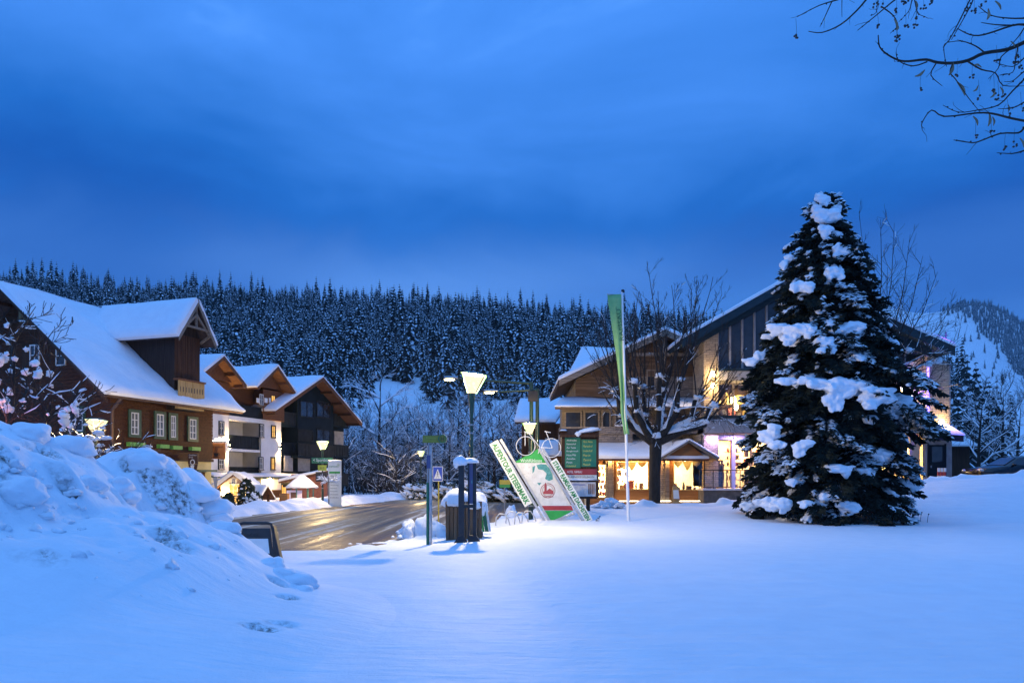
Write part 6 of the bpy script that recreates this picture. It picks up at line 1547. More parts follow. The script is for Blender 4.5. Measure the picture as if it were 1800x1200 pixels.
mb.prism([(PX(798, Y), Y - .1, -.05), (PX(822, Y), Y - .1, -.05), (PX(816, Y), Y - .06, .12), (PX(805, Y), Y - .06, .12)], (0, .25, 0)); mb.prism([(PX(822.5, Y), Y - .02, -.05), (PX(846, Y), Y - .02, -.05), (PX(837, Y), Y, .14), (PX(824, Y), Y, .14)], (0, .25, 0)); mb.build('foot', M['black_paint'], st)
mb = MB(); mb.blob((PX(809, Y), Y, PZ(815, Y)), (.19, .17, .20), 7, 3, .12, .25); mb.blob((PX(826, Y), Y + .08, PZ(812, Y)), (.24, .16, .12), 8, 3, .12, .2); mb.blob((PX(802, Y), Y - .02, PZ(815, Y)), (.07, .09, .10), 9, 2, .1, 1.2); mb.build('snow_cap', M['snow'], st)

# wooden planter with snow
Y = 20.6; pl_ = thing('wooden_planter', 'tall wooden plank planter heaped with snow behind the stele', 'planter', (PX(818, Y), Y, 0))
xa, xb = PX(786, Y), PX(848, Y); zt_ = PZ(880, Y)
n_ = 9
for k in range(n_):
    w_ = (xb - xa) / n_; mb = MB(); tpr = .03 * (k - n_ / 2) / n_ * -1
    mb.prism([(xa + k * w_ + .006, Y - .45, -.25), (xa + (k + 1) * w_ - .006, Y - .45, -.25), (xa + (k + 1) * w_ - .006 - tpr, Y - .45 + rnd.uniform(-.012, .012), zt_), (xa + k * w_ + .006 - tpr, Y - .45 + rnd.uniform(-.012, .012), zt_)], (0, .05, 0)); mb.build('plank', M['planter_wood'], pl_)
mb = MB(); mb.box(xa, xb, Y - .39, Y + .45, -.25, zt_ - .05); mb.build('box', M['dark_board'], pl_)
mb = MB(); mb.blob(((xa + xb) / 2 - .22, Y - .02, zt_ - .08), (.42, .52, .42), 31, 3, .08, .3); mb.blob(((xa + xb) / 2 + .27, Y, zt_ - .12), (.38, .5, .36), 32, 3, .1, .5); mb.blob((xb - .02, Y - .1, zt_ - .25), (.18, .3, .32), 33, 3, .1, .8); mb.build('snow_cap', M['snow'], pl_)
Y = 20.2
lb = thing('leaning_boards', 'green and white boards leaning against the wooden planter', 'board', (PX(855, Y), Y, 0))
for x0, x1, m_, dy in ((842, 846, 'white_paint', 0), (846.5, 850, 'sign_green', .03), (850.5, 857, 'dir_green', .06), (857.5, 861, 'white_paint', .1)):
    mb = MB(); mb.prism([P(x0 + 2, 934, Y + dy), P(x1 + 2, 934, Y + dy), P(x1 - 6, 884, Y + dy), P(x0 - 6, 884, Y + dy)], (0, .03, 0)); mb.build('board', M[m_], lb)
# small yellow and green sign
Y = 34; ss = thing('small_plate_sign', 'small yellow and green plate on a thin post left of the slanted sign', 'sign', P(888, 895, Y))
mb = MB(); x = PX(887, Y); mb.tube([(x, Y, -.4), (x, Y, PZ(855, Y))], .025, 6); mb.build('post', M['metal_grey'], ss)
for y0, y1, m_ in ((843, 851, 'sign_yellow'), (851.1, 856.5, 'sign_green')): mb = MB(); mb.box(PX(878, Y), PX(897, Y), Y - .03, Y + .0, PZ(y1, Y), PZ(y0, Y)); mb.build('plate', M[m_], ss)

# ================================================================== SLANTED CYCLING SIGN
Y = 27.0; Q = lambda px, py, d=0.0: P(px, py, Y) + Vector((0, d, 0))
cs = thing('cycle_route_sign', 'slanted cycle route sign with metal bars, green lettering strips and picture panel', 'sign', (PX(950, Y), Y, 0))
ydir = Vector((0, .05, 0))
for pth, w_ in (((873, 774, 963, 918), .10), ((947, 788, 1030, 918), .10), ((967, 918, 1010, 896), .06), ((880, 772, 969, 914), .05), ((954, 788, 1036, 916), .05)):
    mb = MB(); mb.bar(Q(pth[0], pth[1], .0), Q(pth[2], pth[3] + 6, .0), .09, w_, up=(0, 1, 0)); mb.build('frame_bar', M['galvanised'], cs)
def pane_(name, pts_, m_, d): mb = MB(); mb.prism([Q(a, b, d) for a, b in pts_], (0, .02, 0)); return mb.build(name, M[m_], cs)
pn = pane_('picture_panel', ((904, 813), (962, 813), (1004, 888), (951, 888)), 'photo_print', .03)
pane_('green_top', ((945, 789), (962, 812.6), (903, 812.6)), 'sign_green', .03)
pane_('red_stripe', ((951, 888.4), (1004.5, 888.4), (1008, 896.6), (956, 896.6)), 'sign_red', .03)
pane_('green_tip', ((956, 897), (1008, 897), (967, 919)), 'sign_green', .03)
text('lettering', 'Wohlfühloase', Q(934, 809, .029), (1, 0, 0), (0, 0, 1), M['text_white'], cs, .78, .12)
# pale print of a turned head with teal hair, dots, and the round red emblem
def prn(pts_, m_, d=.026, nm='print'): mb = MB(); mb.prism([Q(a, b, d) for a, b in pts_], (0, .003, 0)); mb.build(nm, M[m_], pn)
prn(((943, 817), (951, 815), (960, 816), (966, 823), (971, 833), (972, 842), (965, 845), (958, 841), (961, 832), (955, 826), (946, 824)), 'teal_print')
prn(((936, 820), (941, 818), (939, 828), (936, 832)), 'teal_print'); prn(((944, 848), (952, 848), (948, 853)), 'teal_print')
q = random.Random(3)
mb = MB()
for _ in range(60):
    px, py = q.uniform(912, 940), q.uniform(818, 860)
    if px < 905 + (py - 813) * .64: continue
    s_ = q.uniform(.5, 1.3); mb.prism([Q(px - s_, py, .027), Q(px, py + s_ * 1.4, .027), Q(px + s_, py, .027), Q(px, py - s_, .027)], (0, .002, 0))
mb.build('print_fleck', M['poster_print'], pn, kind='stuff')
mb = MB(); c_ = Q(963, 862, .024); mb.ring(c_, .26, .010, n=26, k=4); mb.ring(c_, .20, .006, n=24, k=4)
mb.prism([Q(955, 868, .026), Q(973, 868, .026), Q(973, 863, .026), Q(966, 858, .026), Q(960, 863, .026), Q(955, 863, .026)], (0, -.004, 0)); mb.prism([Q(957, 863, .0255), Q(961, 863, .0255), Q(961, 852, .0255), Q(959, 847, .0255), Q(957, 852, .0255)], (0, -.004, 0))
mb.build('emblem', M['text_red'], pn)
text('emblem_lettering', 'RAMSAU', Q(964, 872, .024), (1, 0, 0), (0, 0, 1), M['text_red'], pn, .34, .07)
def strip(p0, p1, w_px, body, lab):
    a, b = Q(*p0, -.08), Q(*p1, -.08); d = (b - a).normalized(); n = Vector((d.z * -1, 0, d.x)); n = n if n.x > 0 else -n
    w_ = w_px * Y / F / 2
    mb = MB(); mb.prism([a - n * w_, b - n * w_, b + n * w_, a + n * w_], (0, .025, 0)); o_ = mb.build('lettering_strip', M['sign_cream'], cs)
    uy = n if n.z > 0 else -n
    L_ = (b - a).length
    text('lettering', body, (a + b) / 2 + Vector((0, -.003, 0)), d, uy, M['text_green'], o_, L_ * .95, w_ * 1.35, bold=.035)
strip((867, 777), (929, 887), 15, 'ALPENTOUR STEIERMARK', 1); strip((972.5, 808), (1036, 916), 12.5, 'START RAMSAU AM DACHSTEIN', 2)
# white bicycle outline on top
by = thing('bicycle_outline', 'white tube bicycle outline mounted on top of the slanted sign', 'bicycle', Q(945, 800))
for c_ in ((924, 783.5), (969, 787)): mb = MB(); mb.ring(Q(*c_, -.02), 16.5 * Y / F, .012, n=30, k=6); mb.build('wheel', M['white_paint'], by)
mb = MB()
for a, b in (((930, 762), (949, 786)), ((949, 786), (971, 787)), ((971, 787), (959, 757)), ((957, 758), (968, 760)), ((923, 759), (923, 783)), ((921, 758), (931, 762)), ((949, 786), (946, 797))): mb.tube([Q(*a, -.02), Q(*b, -.02)], .013, 6)
mb.build('frame', M['white_paint'], by)
# bike rack hoops half buried in front
br2 = thing('bike_rack', 'grey tube bike rack half buried in snow left of the slanted sign', 'bike rack', P(915, 910, 26.5))
for px, py in ((884, 910), (902, 906), (917, 908), (930, 905)):
    mb = MB(); c_ = P(px, py + 4, 26.6)
    mb.tube([c_ + Vector((-.26, 0, -.2)), c_ + Vector((-.24, 0, .10)), c_ + Vector((-.12, .02, .24)), c_ + Vector((.06, .02, .22)), c_ + Vector((.20, 0, .02)), c_ + Vector((.26, 0, -.2))], .022, 6); mb.build('hoop', M['galvanised'], br2)
bt = thing('bin_post', 'short dark green post with a pale rim at the foot of the slanted sign', 'post', P(933, 905, 27.6)); x, y_ = PX(933, 27.8), 27.8
mb = MB(); mb.cyl((x, y_), .09, -.2, PZ(890, y_), 10); mb.build('body', M['lamp_green'], bt); mb = MB(); mb.ring((x, y_, PZ(889, y_)), .10, .02, (1, 0, 0), (0, 1, 0), 14, 5); mb.build('rim', M['metal_grey'], bt)

# ================================================================== GREEN NOTICE BOARD
Y = 31.0; nb = thing('notice_board', 'dark timber notice board with green name panels, red strip and poster', 'notice board', (PX(1020, Y), Y, .1))
mb = MB()
for px in (990, 1050): mb.box(PX(px, Y) - .06, PX(px, Y) + .06, Y, Y + .12, PZ(874, Y), PZ(758, Y))
mb.box(PX(1034, Y) - .08, PX(1034, Y) + .08, Y + .02, Y + .14, -.3, PZ(874, Y)); mb.build('post', M['dark_board'], nb)
mb = MB(); mb.box(PX(990, Y), PX(1050, Y), Y + .03, Y + .09, PZ(876, Y), PZ(760, Y)); mb.build('backing', M['dark_board'], nb)
mb = MB(); mb.prism([P(984, 764, Y - .3), P(1053, 764, Y - .3), P(1053, 753, Y + .1), P(984, 753, Y + .1)], (0, 0, -.10)); rf = mb.build('roof', M['dark_board'], nb)
mb = MB(); mb.blob((PX(1034, Y), Y - .1, PZ(758, Y)), (.46, .3, .15), 51, 3, .15, .35, tilt=(.16, 0)); mb.blob((PX(1015, Y), Y - .2, PZ(764, Y)), (.14, .16, .13), 52, 2, .15, .9); mb.blob((PX(990, Y), Y - .1, PZ(757, Y)), (.16, .24, .06), 53, 2, .15, .3); mb.build('snow_cap', M['snow'], nb)
for x0, x1, y0, y1, rows, lab in ((993, 1020.5, 764, 822, ('Haus Birgit', 'Almfrieden', 'Ramsauhof', 'Zur Taube', 'Bergkristall', 'Haus Pilz', 'Annelies', 'Post', 'Kobaldhof'), 0), (1022, 1048, 772, 820, ('Haus Anna', 'Marienhof', 'Lindenhof', 'Martin', 'Zentral', 'Museum'), 1)):
    mb = MB(); mb.box(PX(x0, Y), PX(x1, Y), Y - .02, Y + .025, PZ(y1, Y), PZ(y0, Y)); g_ = mb.build('name_panel', M['board_green'], nb)
    dz = (PZ(y0, Y) - PZ(y1, Y)) / len(rows)
    for k, t_ in enumerate(rows): text('lettering', t_, (PX(x0, Y) + .07, Y - .021, PZ(y0, Y) - (k + .72) * dz), (1, 0, 0), (0, 0, 1), M['text_white' if (lab == 0 and k < 8) else 'text_yellow'], g_, .30 + .03 * (len(t_) - 6), dz * .48, 'L')
mb = MB(); mb.box(PX(992, Y), PX(1049, Y), Y - .03, Y + .025, PZ(834, Y), PZ(824, Y)); g_ = mb.build('red_strip', M['sign_red'], nb)
text('lettering', 'HOTEL  RAMSAU', P(1010, 829, Y) + Vector((0, -.032, 0)), (1, 0, 0), (0, 0, 1), M['text_white'], g_, .62, .10)
mb = MB(); mb.box(PX(992, Y), PX(1049, Y), Y - .03, Y + .025, PZ(842, Y), PZ(834.5, Y)); g_ = mb.build('white_strip', M['sign_cream'], nb)
text('lettering', 'ERLEBNISKEGELBAHN', P(1020, 837.5, Y) + Vector((0, -.032, 0)), (1, 0, 0), (0, 0, 1), M['text_dark'], g_, 1.15, .085)
mb = MB(); mb.blob((PX(1022, Y), Y - .08, PZ(843, Y)), (.62, .09, .05), 54, 2, .3, .5); mb.build('ledge_snow', M['snow'], nb)
mb = MB(); mb.box(PX(994, Y), PX(1047, Y), Y - .02, Y + .025, PZ(872, Y), PZ(847, Y)); g_ = mb.build('poster', M['poster_print'], nb)
mb = MB()
for k in range(4): x = PX(1035 + k * 3, Y); mb.box(x - .025, x + .025, Y - .03, Y - .021, PZ(868, Y), PZ(850, Y))
mb.build('poster_picture', M['poster_brown'], g_)
text('lettering', 'Heimatmuseum', P(1014, 851, Y) + Vector((0, -.022, 0)), (1, 0, 0), (0, 0, 1), M['sign_blue'], g_, .7, .08)

# ================================================================== FLAGPOLE
Y = 27.0; fp_ = thing('flagpole', 'tall white flagpole leaning slightly in the snowy lawn', 'flagpole', P(1105, 917, Y))
b_, t_ = P(1105, 921, Y), P(1093.5, 513, Y)
mb = MB(); mb.tube([b_, b_.lerp(t_, .5), t_], [.062, .05, .036], 12); mb.build('pole', M['white_paint'], fp_)
mb = MB(); mb.blob(t_ + Vector((.03, 0, .03)), (.07, .06, .07), 2, 1, .1, 1); mb.build('cap', M['black_paint'], fp_)
bn_ = thing('banner', 'narrow green banner with dark lettering hanging furled on the flagpole', 'flag', t_)
rows = []
for i in range(29):
    t = i / 28; py = 517 + (762 - 517) * t
    pr = 1093.6 + (py - 513) / 408 * 11.5 - 1.2
    wid = np.interp(t, [0, .2, .45, .7, .85, 1], [25, 21, 14, 9, 9, 3]); bow = 5.0 * math.sin(math.pi * min(1, t * 1.0)) * (t > .1) * .5
    r_ = []
    for j in range(9):
        s_ = j / 8; px = pr - wid * (1 - s_) + (bow * (1 - s_)); d = .05 * math.sin(s_ * 7 + t * 5) * (.4 + t) + .02
        if t > .72: px += 9 * (t - .72) / .28 * math.sin(s_ * 3.1)
        p = P(px, py + 1.5 * (1 - s_), Y); r_.append((p.x, p.y + d - .03, p.z))
    rows.append(r_)
mb = MB(); mb.grid(np.array(rows)); fo = mb.build('cloth', M['flag_green'], bn_)
so_ = fo.modifiers.new('thickness', 'SOLIDIFY'); so_.thickness = .008
mb = MB(); mb.tube([P(1067, 517, Y), P(1094, 518, Y)], .014, 6); mb.build('cross_rod', M['metal_grey'], bn_)
text('lettering', 'RAMSAU', P(1089.5, 572, Y) + Vector((0, -.10, 0)), (-.11, 0, 1), (-1, 0, -.11), M['flag_print'], bn_, 1.15, .15)
text('lettering', 'am Dachstein', P(1084.5, 560, Y) + Vector((0, -.10, 0)), (-.13, 0, 1), (-1, 0, -.13), M['flag_print'], bn_, .8, .07)

# ================================================================== A-FRAME SIGN (left foreground)
Y = 15.2; af = thing('a_frame_sign', 'black-framed pavement sign with a white panel half hidden by the snow heap', 'sign', P(460, 980, Y))
q0, q1 = P(424, 921, Y), P(478, 921, Y); q2, q3 = P(492, 985, Y - .3), P(412, 985, Y - .3)
mb = MB(); mb.tube([q3, P(418, 928, Y), P(422, 920.5, Y), P(428, 919, Y), P(470, 919, Y), P(477, 921, Y), P(479, 927, Y), q2], .032, 8); mb.build('frame', M['black_paint'], af)
mb = MB(); mb.prism([P(426, 928, Y - .02), P(474, 928, Y - .02), P(480, 978, Y - .25), P(420, 978, Y - .25)], (0, .04, 0)); mb.build('board', M['black_paint'], af)
mb = MB(); mb.prism([P(429, 933, Y - .03), P(470, 933, Y - .03), P(474, 972, Y - .22), P(425, 972, Y - .22)], (0, -.01, 0)); pn_ = mb.build('panel', M['white_paint'], af)
text('lettering', 'AlmCafé', P(440, 939, Y - .10), (1, 0, 0), (0, -.3, 1), M['text_dark'], pn_, .34)
mb = MB(); mb.prism([P(478, 924, Y + .02), P(480, 930, Y + .02), P(492, 985, Y + .5), P(484, 985, Y + .5)], (0, .05, 0)); mb.prism([P(478, 924, Y), P(481, 924, Y), P(493, 983, Y - .28), P(480, 983, Y - .28)], (0, .16, 0)); mb.build('rear_leg', M['black_paint'], af)
# yellow plastic crate-like bollard behind the heap
yb_ = MB(); a = P(372, 905, 40); yb_.box(a.x - .35, a.x + .35, 39.9, 40.1, -.1, a.z + .35)
for k in range(4): yb_.box(a.x - .33 + k * .2, a.x - .25 + k * .2, 39.85, 39.9, -.1, a.z + .42)
yb_ = yb_.build('yellow_fence', M['sign_yellow'], at=(a.x, 40, -.1)); tag(yb_, 'low yellow slatted fence just behind the snow heap', 'fence')
# ================================================================== THE BIG SPRUCE
YS = 28.0; XS = PX(1452, YS); ZS = sz(XS, YS) - .1
bsp = thing('big_spruce', 'large dark spruce loaded with snow clumps standing alone on the lawn', 'spruce tree', (XS, YS, ZS))
zr_k = [0.0, .2, .76, 1.8, 2.9, 4.6, 5.9, 7.2, 8.5, 9.6, 10.4, 11.1, 11.8, 12.4, 12.6]
rr_k = [2.75, 2.85, 2.92, 2.95, 2.92, 2.78, 2.48, 2.12, 1.75, 1.48, 1.18, .86, .50, .16, .04]
def RT(z): return float(np.interp(z, zr_k, rr_k))
mb = MB(); mb.tube([(XS, YS, ZS - .2), (XS, YS, 4), (XS + .05, YS, 9), (XS + .02, YS, 12.4)], [.24, .19, .10, .02], 9); mb.build('trunk', M['bark'], bsp)
q = random.Random(21)
lim = MB(); NV = []; NF = []; snb = MB(); nsn = 0
SV = []; SF = []; NSN = 0
def snf(p):
    """patchy snow load: positive where snow is lying, mostly on the outer boughs"""
    rr = math.hypot(p.x - XS, p.y - YS); Rr = max(.3, RT(p.z))
    n = math.sin(p.x * 2.3 + 1.3 * math.sin(p.z * 1.9 + p.y)) + math.sin(p.y * 2.7 + 1.1 * math.sin(p.x * 1.7 + p.z * 2.4)) + .9 * math.sin(p.z * 3.6 + p.x * 1.4 - p.y * 1.2) + .6 * math.sin(5.1 * p.x + 4.3 * p.z)
    return n * .55 + 1.3 * (rr / Rr - .72) - .88
def spray(p, d, l, w, roll):
    """a needle-covered twig: two crossed leaf-shaped blades"""
    d = d.normalized(); s1 = d.cross(Vector((0, 0, 1)))
    if s1.length < 1e-3: s1 = Vector((1, 0, 0))
    s1.normalize(); s2 = s1.cross(d)
    global NSN
    if snf(p) > 0 and d.z > -.5:
        o = len(SV); w2 = w * 1.5 + .014; h2 = w * .9 + .018; sd = s1 if abs(s1.z) < .5 else Vector((1, 0, 0)); up = Vector((0, 0, 1)); q0 = p + d * (l * .12); q1 = p + d * (l * .55); q2 = p + d * (l * .98) + Vector((0, 0, -.06 * l))
        SV.extend([(q0)[:], (q1 - sd * w2)[:], (q1 + up * h2)[:], (q1 + sd * w2)[:], (q2 + up * .01)[:]]); SF.extend([(o, o + 1, o + 2), (o, o + 2, o + 3), (o + 1, o + 4, o + 2), (o + 2, o + 4, o + 3)])
    for a in (roll, roll + 1.57):
        s_ = s1 * math.cos(a) + s2 * math.sin(a); o = len(NV)
        m_ = p + d * (l * .45); e_ = p + d * l + Vector((0, 0, -.06 * l))
        NV.extend([p[:], (m_ + s_ * w)[:], e_[:], (m_ - s_ * w)[:]]); NF.append((o, o + 1, o + 2, o + 3))
z = .22; lev = 0
while z < 12.3:
    Rm = RT(z); k = int(5 + 5.2 * Rm ** .75); a0 = q.uniform(0, 6.28)
    for j in range(k):
        a = a0 + 6.2832 * j / k + q.uniform(-.25, .25); L = Rm * q.uniform(.78, 1.12) * (1 + .07 * math.sin(3 * a + z * 1.1))
        if 3.3 < z < 5.3 and math.cos(a) > .35 and math.sin(a) < .35: L *= 1.24      # one long loaded bough on the right
        dx, dy = math.cos(a), math.sin(a); zb = z + .20 * L; dr = q.uniform(.22, .38) * L
        if z > 11.2: dr *= .2; zb = z - .1
        pth = [Vector((XS + dx * L * t, YS + dy * L * t, max(ZS + .12, zb + .10 * L * math.sin(t * 1.8) - dr * t * t * 1.25))) for t in (.03, .25, .5, .75, .92, 1.0)]
        if z > 11.2: pth = [Vector((XS + dx * L * t, YS + dy * L * t, zb + .55 * L * t)) for t in (.03, .25, .5, .75, .92, 1.0)]
        lim.tube(pth, [.012 + .016 * L] * 2 + [.01 + .010 * L, .014, .010, .006], 4, 0, cap=False)
        n_t = max(5, int(L / .105)); side = Vector((-dy, dx, 0)); out = Vector((dx, dy, 0))
        for i in range(n_t):
            t = .16 + .84 * (i + q.random()) / n_t; f = min(t, .999) * 5; ii = min(int(f), 4)
            # path params are uneven; a plain index walk is close enough
            p = pth[ii].lerp(pth[ii + 1], f - ii)
            tl = (.50 * (1.15 - t) + .16) * min(1.0, .35 + L * .30) * q.uniform(.75, 1.25)
            for s_ in (-1, 1):
                d = side * s_ * q.uniform(.6, 1.0) + out * q.uniform(.35, .9) + Vector((0, 0, q.uniform(-.42, .12)))
                spray(p, d, tl, .030 + .022 * q.random(), q.uniform(0, 3))
                d = d.normalized()
                for m_ in range(4 if L > .9 else 2):
                    pp = p + d * (tl * q.uniform(.3, .85)); d2 = d + Vector((q.uniform(-.8, .8), q.uniform(-.8, .8), q.uniform(-.7, .2)))
                    spray(pp, d2, tl * q.uniform(.4, .65), .026 + .018 * q.random(), q.uniform(0, 3))
            if q.random() < .5: spray(p, Vector((q.uniform(-.3, .3), q.uniform(-.3, .3), -1)) + out * .35, tl * .7, .05, 0)
        spray(pth[-1], out + Vector((0, 0, -.1)), .26, .06, .4)
        # snow lying on the bough
        for _k in range(2 if q.random() < .35 else 1):
            if q.random() > .30: continue
            t = q.uniform(.55, .98); f = t * 5; ii = min(int(f), 4); p = pth[ii].lerp(pth[ii + 1], f - ii)
            ln = q.uniform(.14, .42) * min(1, .45 + .25 * L); wd = ln * q.uniform(.40, .75)
            sl_ = (pth[5].z - pth[3].z) / max(.05, (pth[5] - pth[3]).to_2d().length) * .8
            snb.blob(p + Vector((0, 0, .02)), (ln, wd, q.uniform(.06, .15)), nsn, 2, .42, .45, 0, a + q.uniform(-.5, .5), 2.6, tilt=(dx * sl_, dy * sl_)); nsn += 1
        if q.random() < .22:
            t = q.uniform(.75, 1.0); f = min(t, .999) * 5; ii = int(f); p = pth[ii].lerp(pth[ii + 1], f - ii) + side * q.uniform(-.35, .35)
            s_ = q.uniform(.06, .15); snb.blob(p, (s_, s_ * q.uniform(.6, 1.1), s_ * .6), nsn, 1, .35, .5, 0, a + q.uniform(-1, 1)); nsn += 1
    z += .29 - .006 * z; lev += 1
lim.build('limb', M['bark'], bsp, kind='stuff')
nb_ = MB(); nb_.v = NV; nb_.f = NF; nb_.m = [0] * len(NF); nb_.s = [False] * len(NF); nb_.build('crown', M['needles'], bsp, kind='stuff')
n0_ = len(snb.v); snb.v += SV; snb.f += [tuple(i + n0_ for i in f) for f in SF]; snb.m += [0] * len(SF); snb.s += [True] * len(SF)
snb.build('bough_snow', M['snow'], bsp, kind='stuff')
def clump(parts, seed):
    q = random.Random(seed + 3); mb = MB()
    for i, (px, py, w, h) in enumerate(parts):
        zc_ = PZ(py, YS - 2); dxx = (px - 1452) / F * (YS - 1); Rz = RT(zc_); dd = math.sqrt(max(.62, Rz * Rz - dxx * dxx)) * .98
        if px > 1530 and 680 < py < 760: dd += 1.0        # lies on the long right-hand bough
        Yc_ = YS - dd; zc_ = PZ(py, Yc_); rx = w / 2 * Yc_ / F; rz = h / 2 * Yc_ / F; ry = max(rx * .6, .2)
        mb.blob((PX(px, Yc_), Yc_ + .1, zc_ - rz * .1), (rx * .82, ry * .9, rz * .72), seed * 13 + i * 5, 3, .30, .7, 0, q.uniform(-.4, .4), 1.5)
        for k in range(9):                                 # lobes sagging between the twigs and small pads round the rim
            a = k * .7 + q.uniform(-.3, .3); u = q.uniform(.55, 1.0); s_ = q.uniform(.22, .5)
            ox, oz = math.cos(a) * u, math.sin(a) * u
            mb.blob((PX(px, Yc_) + ox * rx * .85, Yc_ + .08 + q.uniform(-.5, .25) * ry, zc_ + oz * rz * (.62 if oz > 0 else .95)), (rx * s_ * 1.15, ry * s_ * 1.2, rz * s_ * (.8 if oz > 0 else 1.25)), seed * 31 + i * 17 + k, 2, .35, .8, 0, q.uniform(-1, 1), 1.8)
    o_ = mb.build('snow_clump', M['snow'], bsp)
    md = o_.modifiers.new('settle', 'REMESH'); md.mode = 'VOXEL'; md.voxel_size = .035; md.use_smooth_shade = True
    m2 = o_.modifiers.new('soften', 'SMOOTH'); m2.factor = .5; m2.iterations = 2
CL = [[(1443, 345, 20, 16), (1451, 352, 18, 18)], [(1456, 377, 46, 24), (1436, 366, 18, 16), (1472, 366, 20, 22)], [(1453, 403, 24, 26), (1446, 398, 14, 10)], [(1478, 438, 30, 28)], [(1502, 440, 30, 18), (1514, 446, 12, 14)],
      [(1463, 477, 26, 26), (1476, 480, 22, 28)], [(1404, 502, 30, 26), (1424, 501, 26, 22)], [(1380, 464, 14, 22), (1388, 452, 16, 14)], [(1372, 577, 46, 26), (1400, 579, 50, 26), (1423, 583, 22, 24), (1388, 594, 26, 22), (1350, 590, 22, 12)],
      [(1449, 600, 34, 30), (1458, 610, 22, 22)], [(1494, 576, 46, 38), (1474, 578, 34, 16), (1513, 583, 20, 18)], [(1482, 680, 66, 40), (1468, 704, 34, 38), (1510, 680, 56, 34), (1440, 672, 44, 22)], [(1545, 696, 70, 40), (1575, 708, 56, 44)],
      [(1602, 728, 44, 46), (1618, 740, 24, 26)], [(1385, 668, 44, 16), (1418, 668, 36, 18)], [(1322, 634, 28, 16), (1336, 624, 20, 20)], [(1562, 590, 26, 30), (1574, 604, 18, 26), (1556, 572, 20, 16)], [(1530, 737, 24, 22)], [(1580, 768, 28, 26), (1590, 776, 20, 18)],
      [(1352, 764, 40, 26), (1362, 752, 26, 20)], [(1408, 788, 26, 36), (1420, 778, 30, 18)], [(1548, 797, 40, 26), (1564, 802, 20, 22)], [(1475, 822, 54, 18), (1488, 828, 20, 22)], [(1524, 828, 34, 20)], [(1358, 884, 34, 32), (1376, 886, 40, 34), (1340, 882, 30, 18)], [(1318, 888, 34, 18)], [(1494, 892, 40, 26), (1482, 884, 22, 18)], [(1600, 848, 40, 20), (1612, 856, 20, 14)], [(1368, 780, 30, 18)], [(1452, 872, 26, 16)], [(1420, 884, 30, 16)], [(1392, 846, 20, 18)]]
for i, c_ in enumerate(CL): clump(c_, i)

# ================================================================== POLLARDED BARE TREE BEFORE THE SHOPS
YT = 35.6; XT = PX(1151, YT); zb = sz(XT, YT) - .2
pt = thing('pollarded_tree', 'large pollarded bare tree with snow-filled forks in front of the shop windows', 'bare tree', (XT, YT, zb)); q = random.Random(8)
tb = MB(); hb = PZ(772, YT); tb.tube([(XT, YT, zb), (XT - .02, YT, zb + .35), (XT, YT, 1.6), (XT + .04, YT, hb - .35), (XT + .05, YT, hb + .25)], [.42, .30, .26, .30, .27], 12); tb.build('trunk', M['bark'], pt)
mb = MB(); sb = MB(); lb_ = MB()
def shoots(p, n, L, out):
    for _ in range(n):
        a = q.uniform(0, 6.28); k = q.uniform(.1, .75); d = Vector((math.cos(a) * .28 + out.x * k, math.sin(a) * .28 + out.y * k, 1))
        grow(mb, sb, q, p + Vector((q.uniform(-.15, .15), q.uniform(-.15, .15), 0)), d, L * q.uniform(.5, 1.15) * (1.15 - .35 * k), .036, 2, .05, .10, 8, (5, 8), (.3, .75), .28, .007, .05, 1.5)
for dx, dy, kx, kz, L in ((-1.9, .2, 1.0, 2.3, 4.0), (-1.15, -.7, .6, 2.6, 4.6), (-.45, .7, .3, 2.5, 4.8), (.15, -.4, .1, 2.9, 4.7), (.6, .8, .4, 2.4, 4.6), (1.1, -.6, .6, 2.7, 4.6), (2.1, .1, 1.1, 1.9, 3.6), (2.7, -.5, .9, 1.5, 2.6)):
    p0 = Vector((XT + dx * .06, YT + dy * .06, hb - .1)); p3 = Vector((XT + dx, YT + dy, hb + kz))
    pth = [p0, p0 + Vector((dx * .42, dy * .42, .35 + .1 * kz)), Vector((XT + dx * .85, YT + dy * .85, hb + .45 * kz)), p3.lerp(p0, .08) + Vector((0, 0, .1)), p3]
    lb_.tube(pth, [.24, .17, .135, .105, .10], 8); snow_on(sb, pth, [.24, .17, .135, .12, .14], 0, q, 1.0, 1.1, 1.0)
    sb.blob(p3 + Vector((0, -.03, .08)), (.21, .17, .15), int(dx * 10) + 40, 2, .45, .6, 0, dx, 2.2); sb.blob(pth[2] + Vector((0, -.1, .10)), (.17, .13, .12), int(dx * 10) + 60, 2, .45, .6, 0, dx, 2.2)
    shoots(p3, 7, L, Vector((dx, dy, 0)) * .5); shoots(pth[2], 2, L * .95, Vector((dx, dy, 0)) * .7)
    for i in range(5): grow(mb, sb, q, pth[1].lerp(pth[3], q.random()), (q.uniform(-1, 1) + dx * .3, q.uniform(-1, 1), q.uniform(-.1, .5)), q.uniform(1.0, 2.4), .020, 2, -.05, .20, 6, (4, 7), (.4, .9), .5, .006, .08, 1.8)
sb.blob((XT, YT - .22, hb + .12), (.28, .2, .2), 3, 2, .2, .5)
lb_.build('limb', M['bark'], pt); mb.build('crown', M['bark_twig'], pt, kind='stuff'); sb.build('snow', M['snow'], pt, kind='stuff')

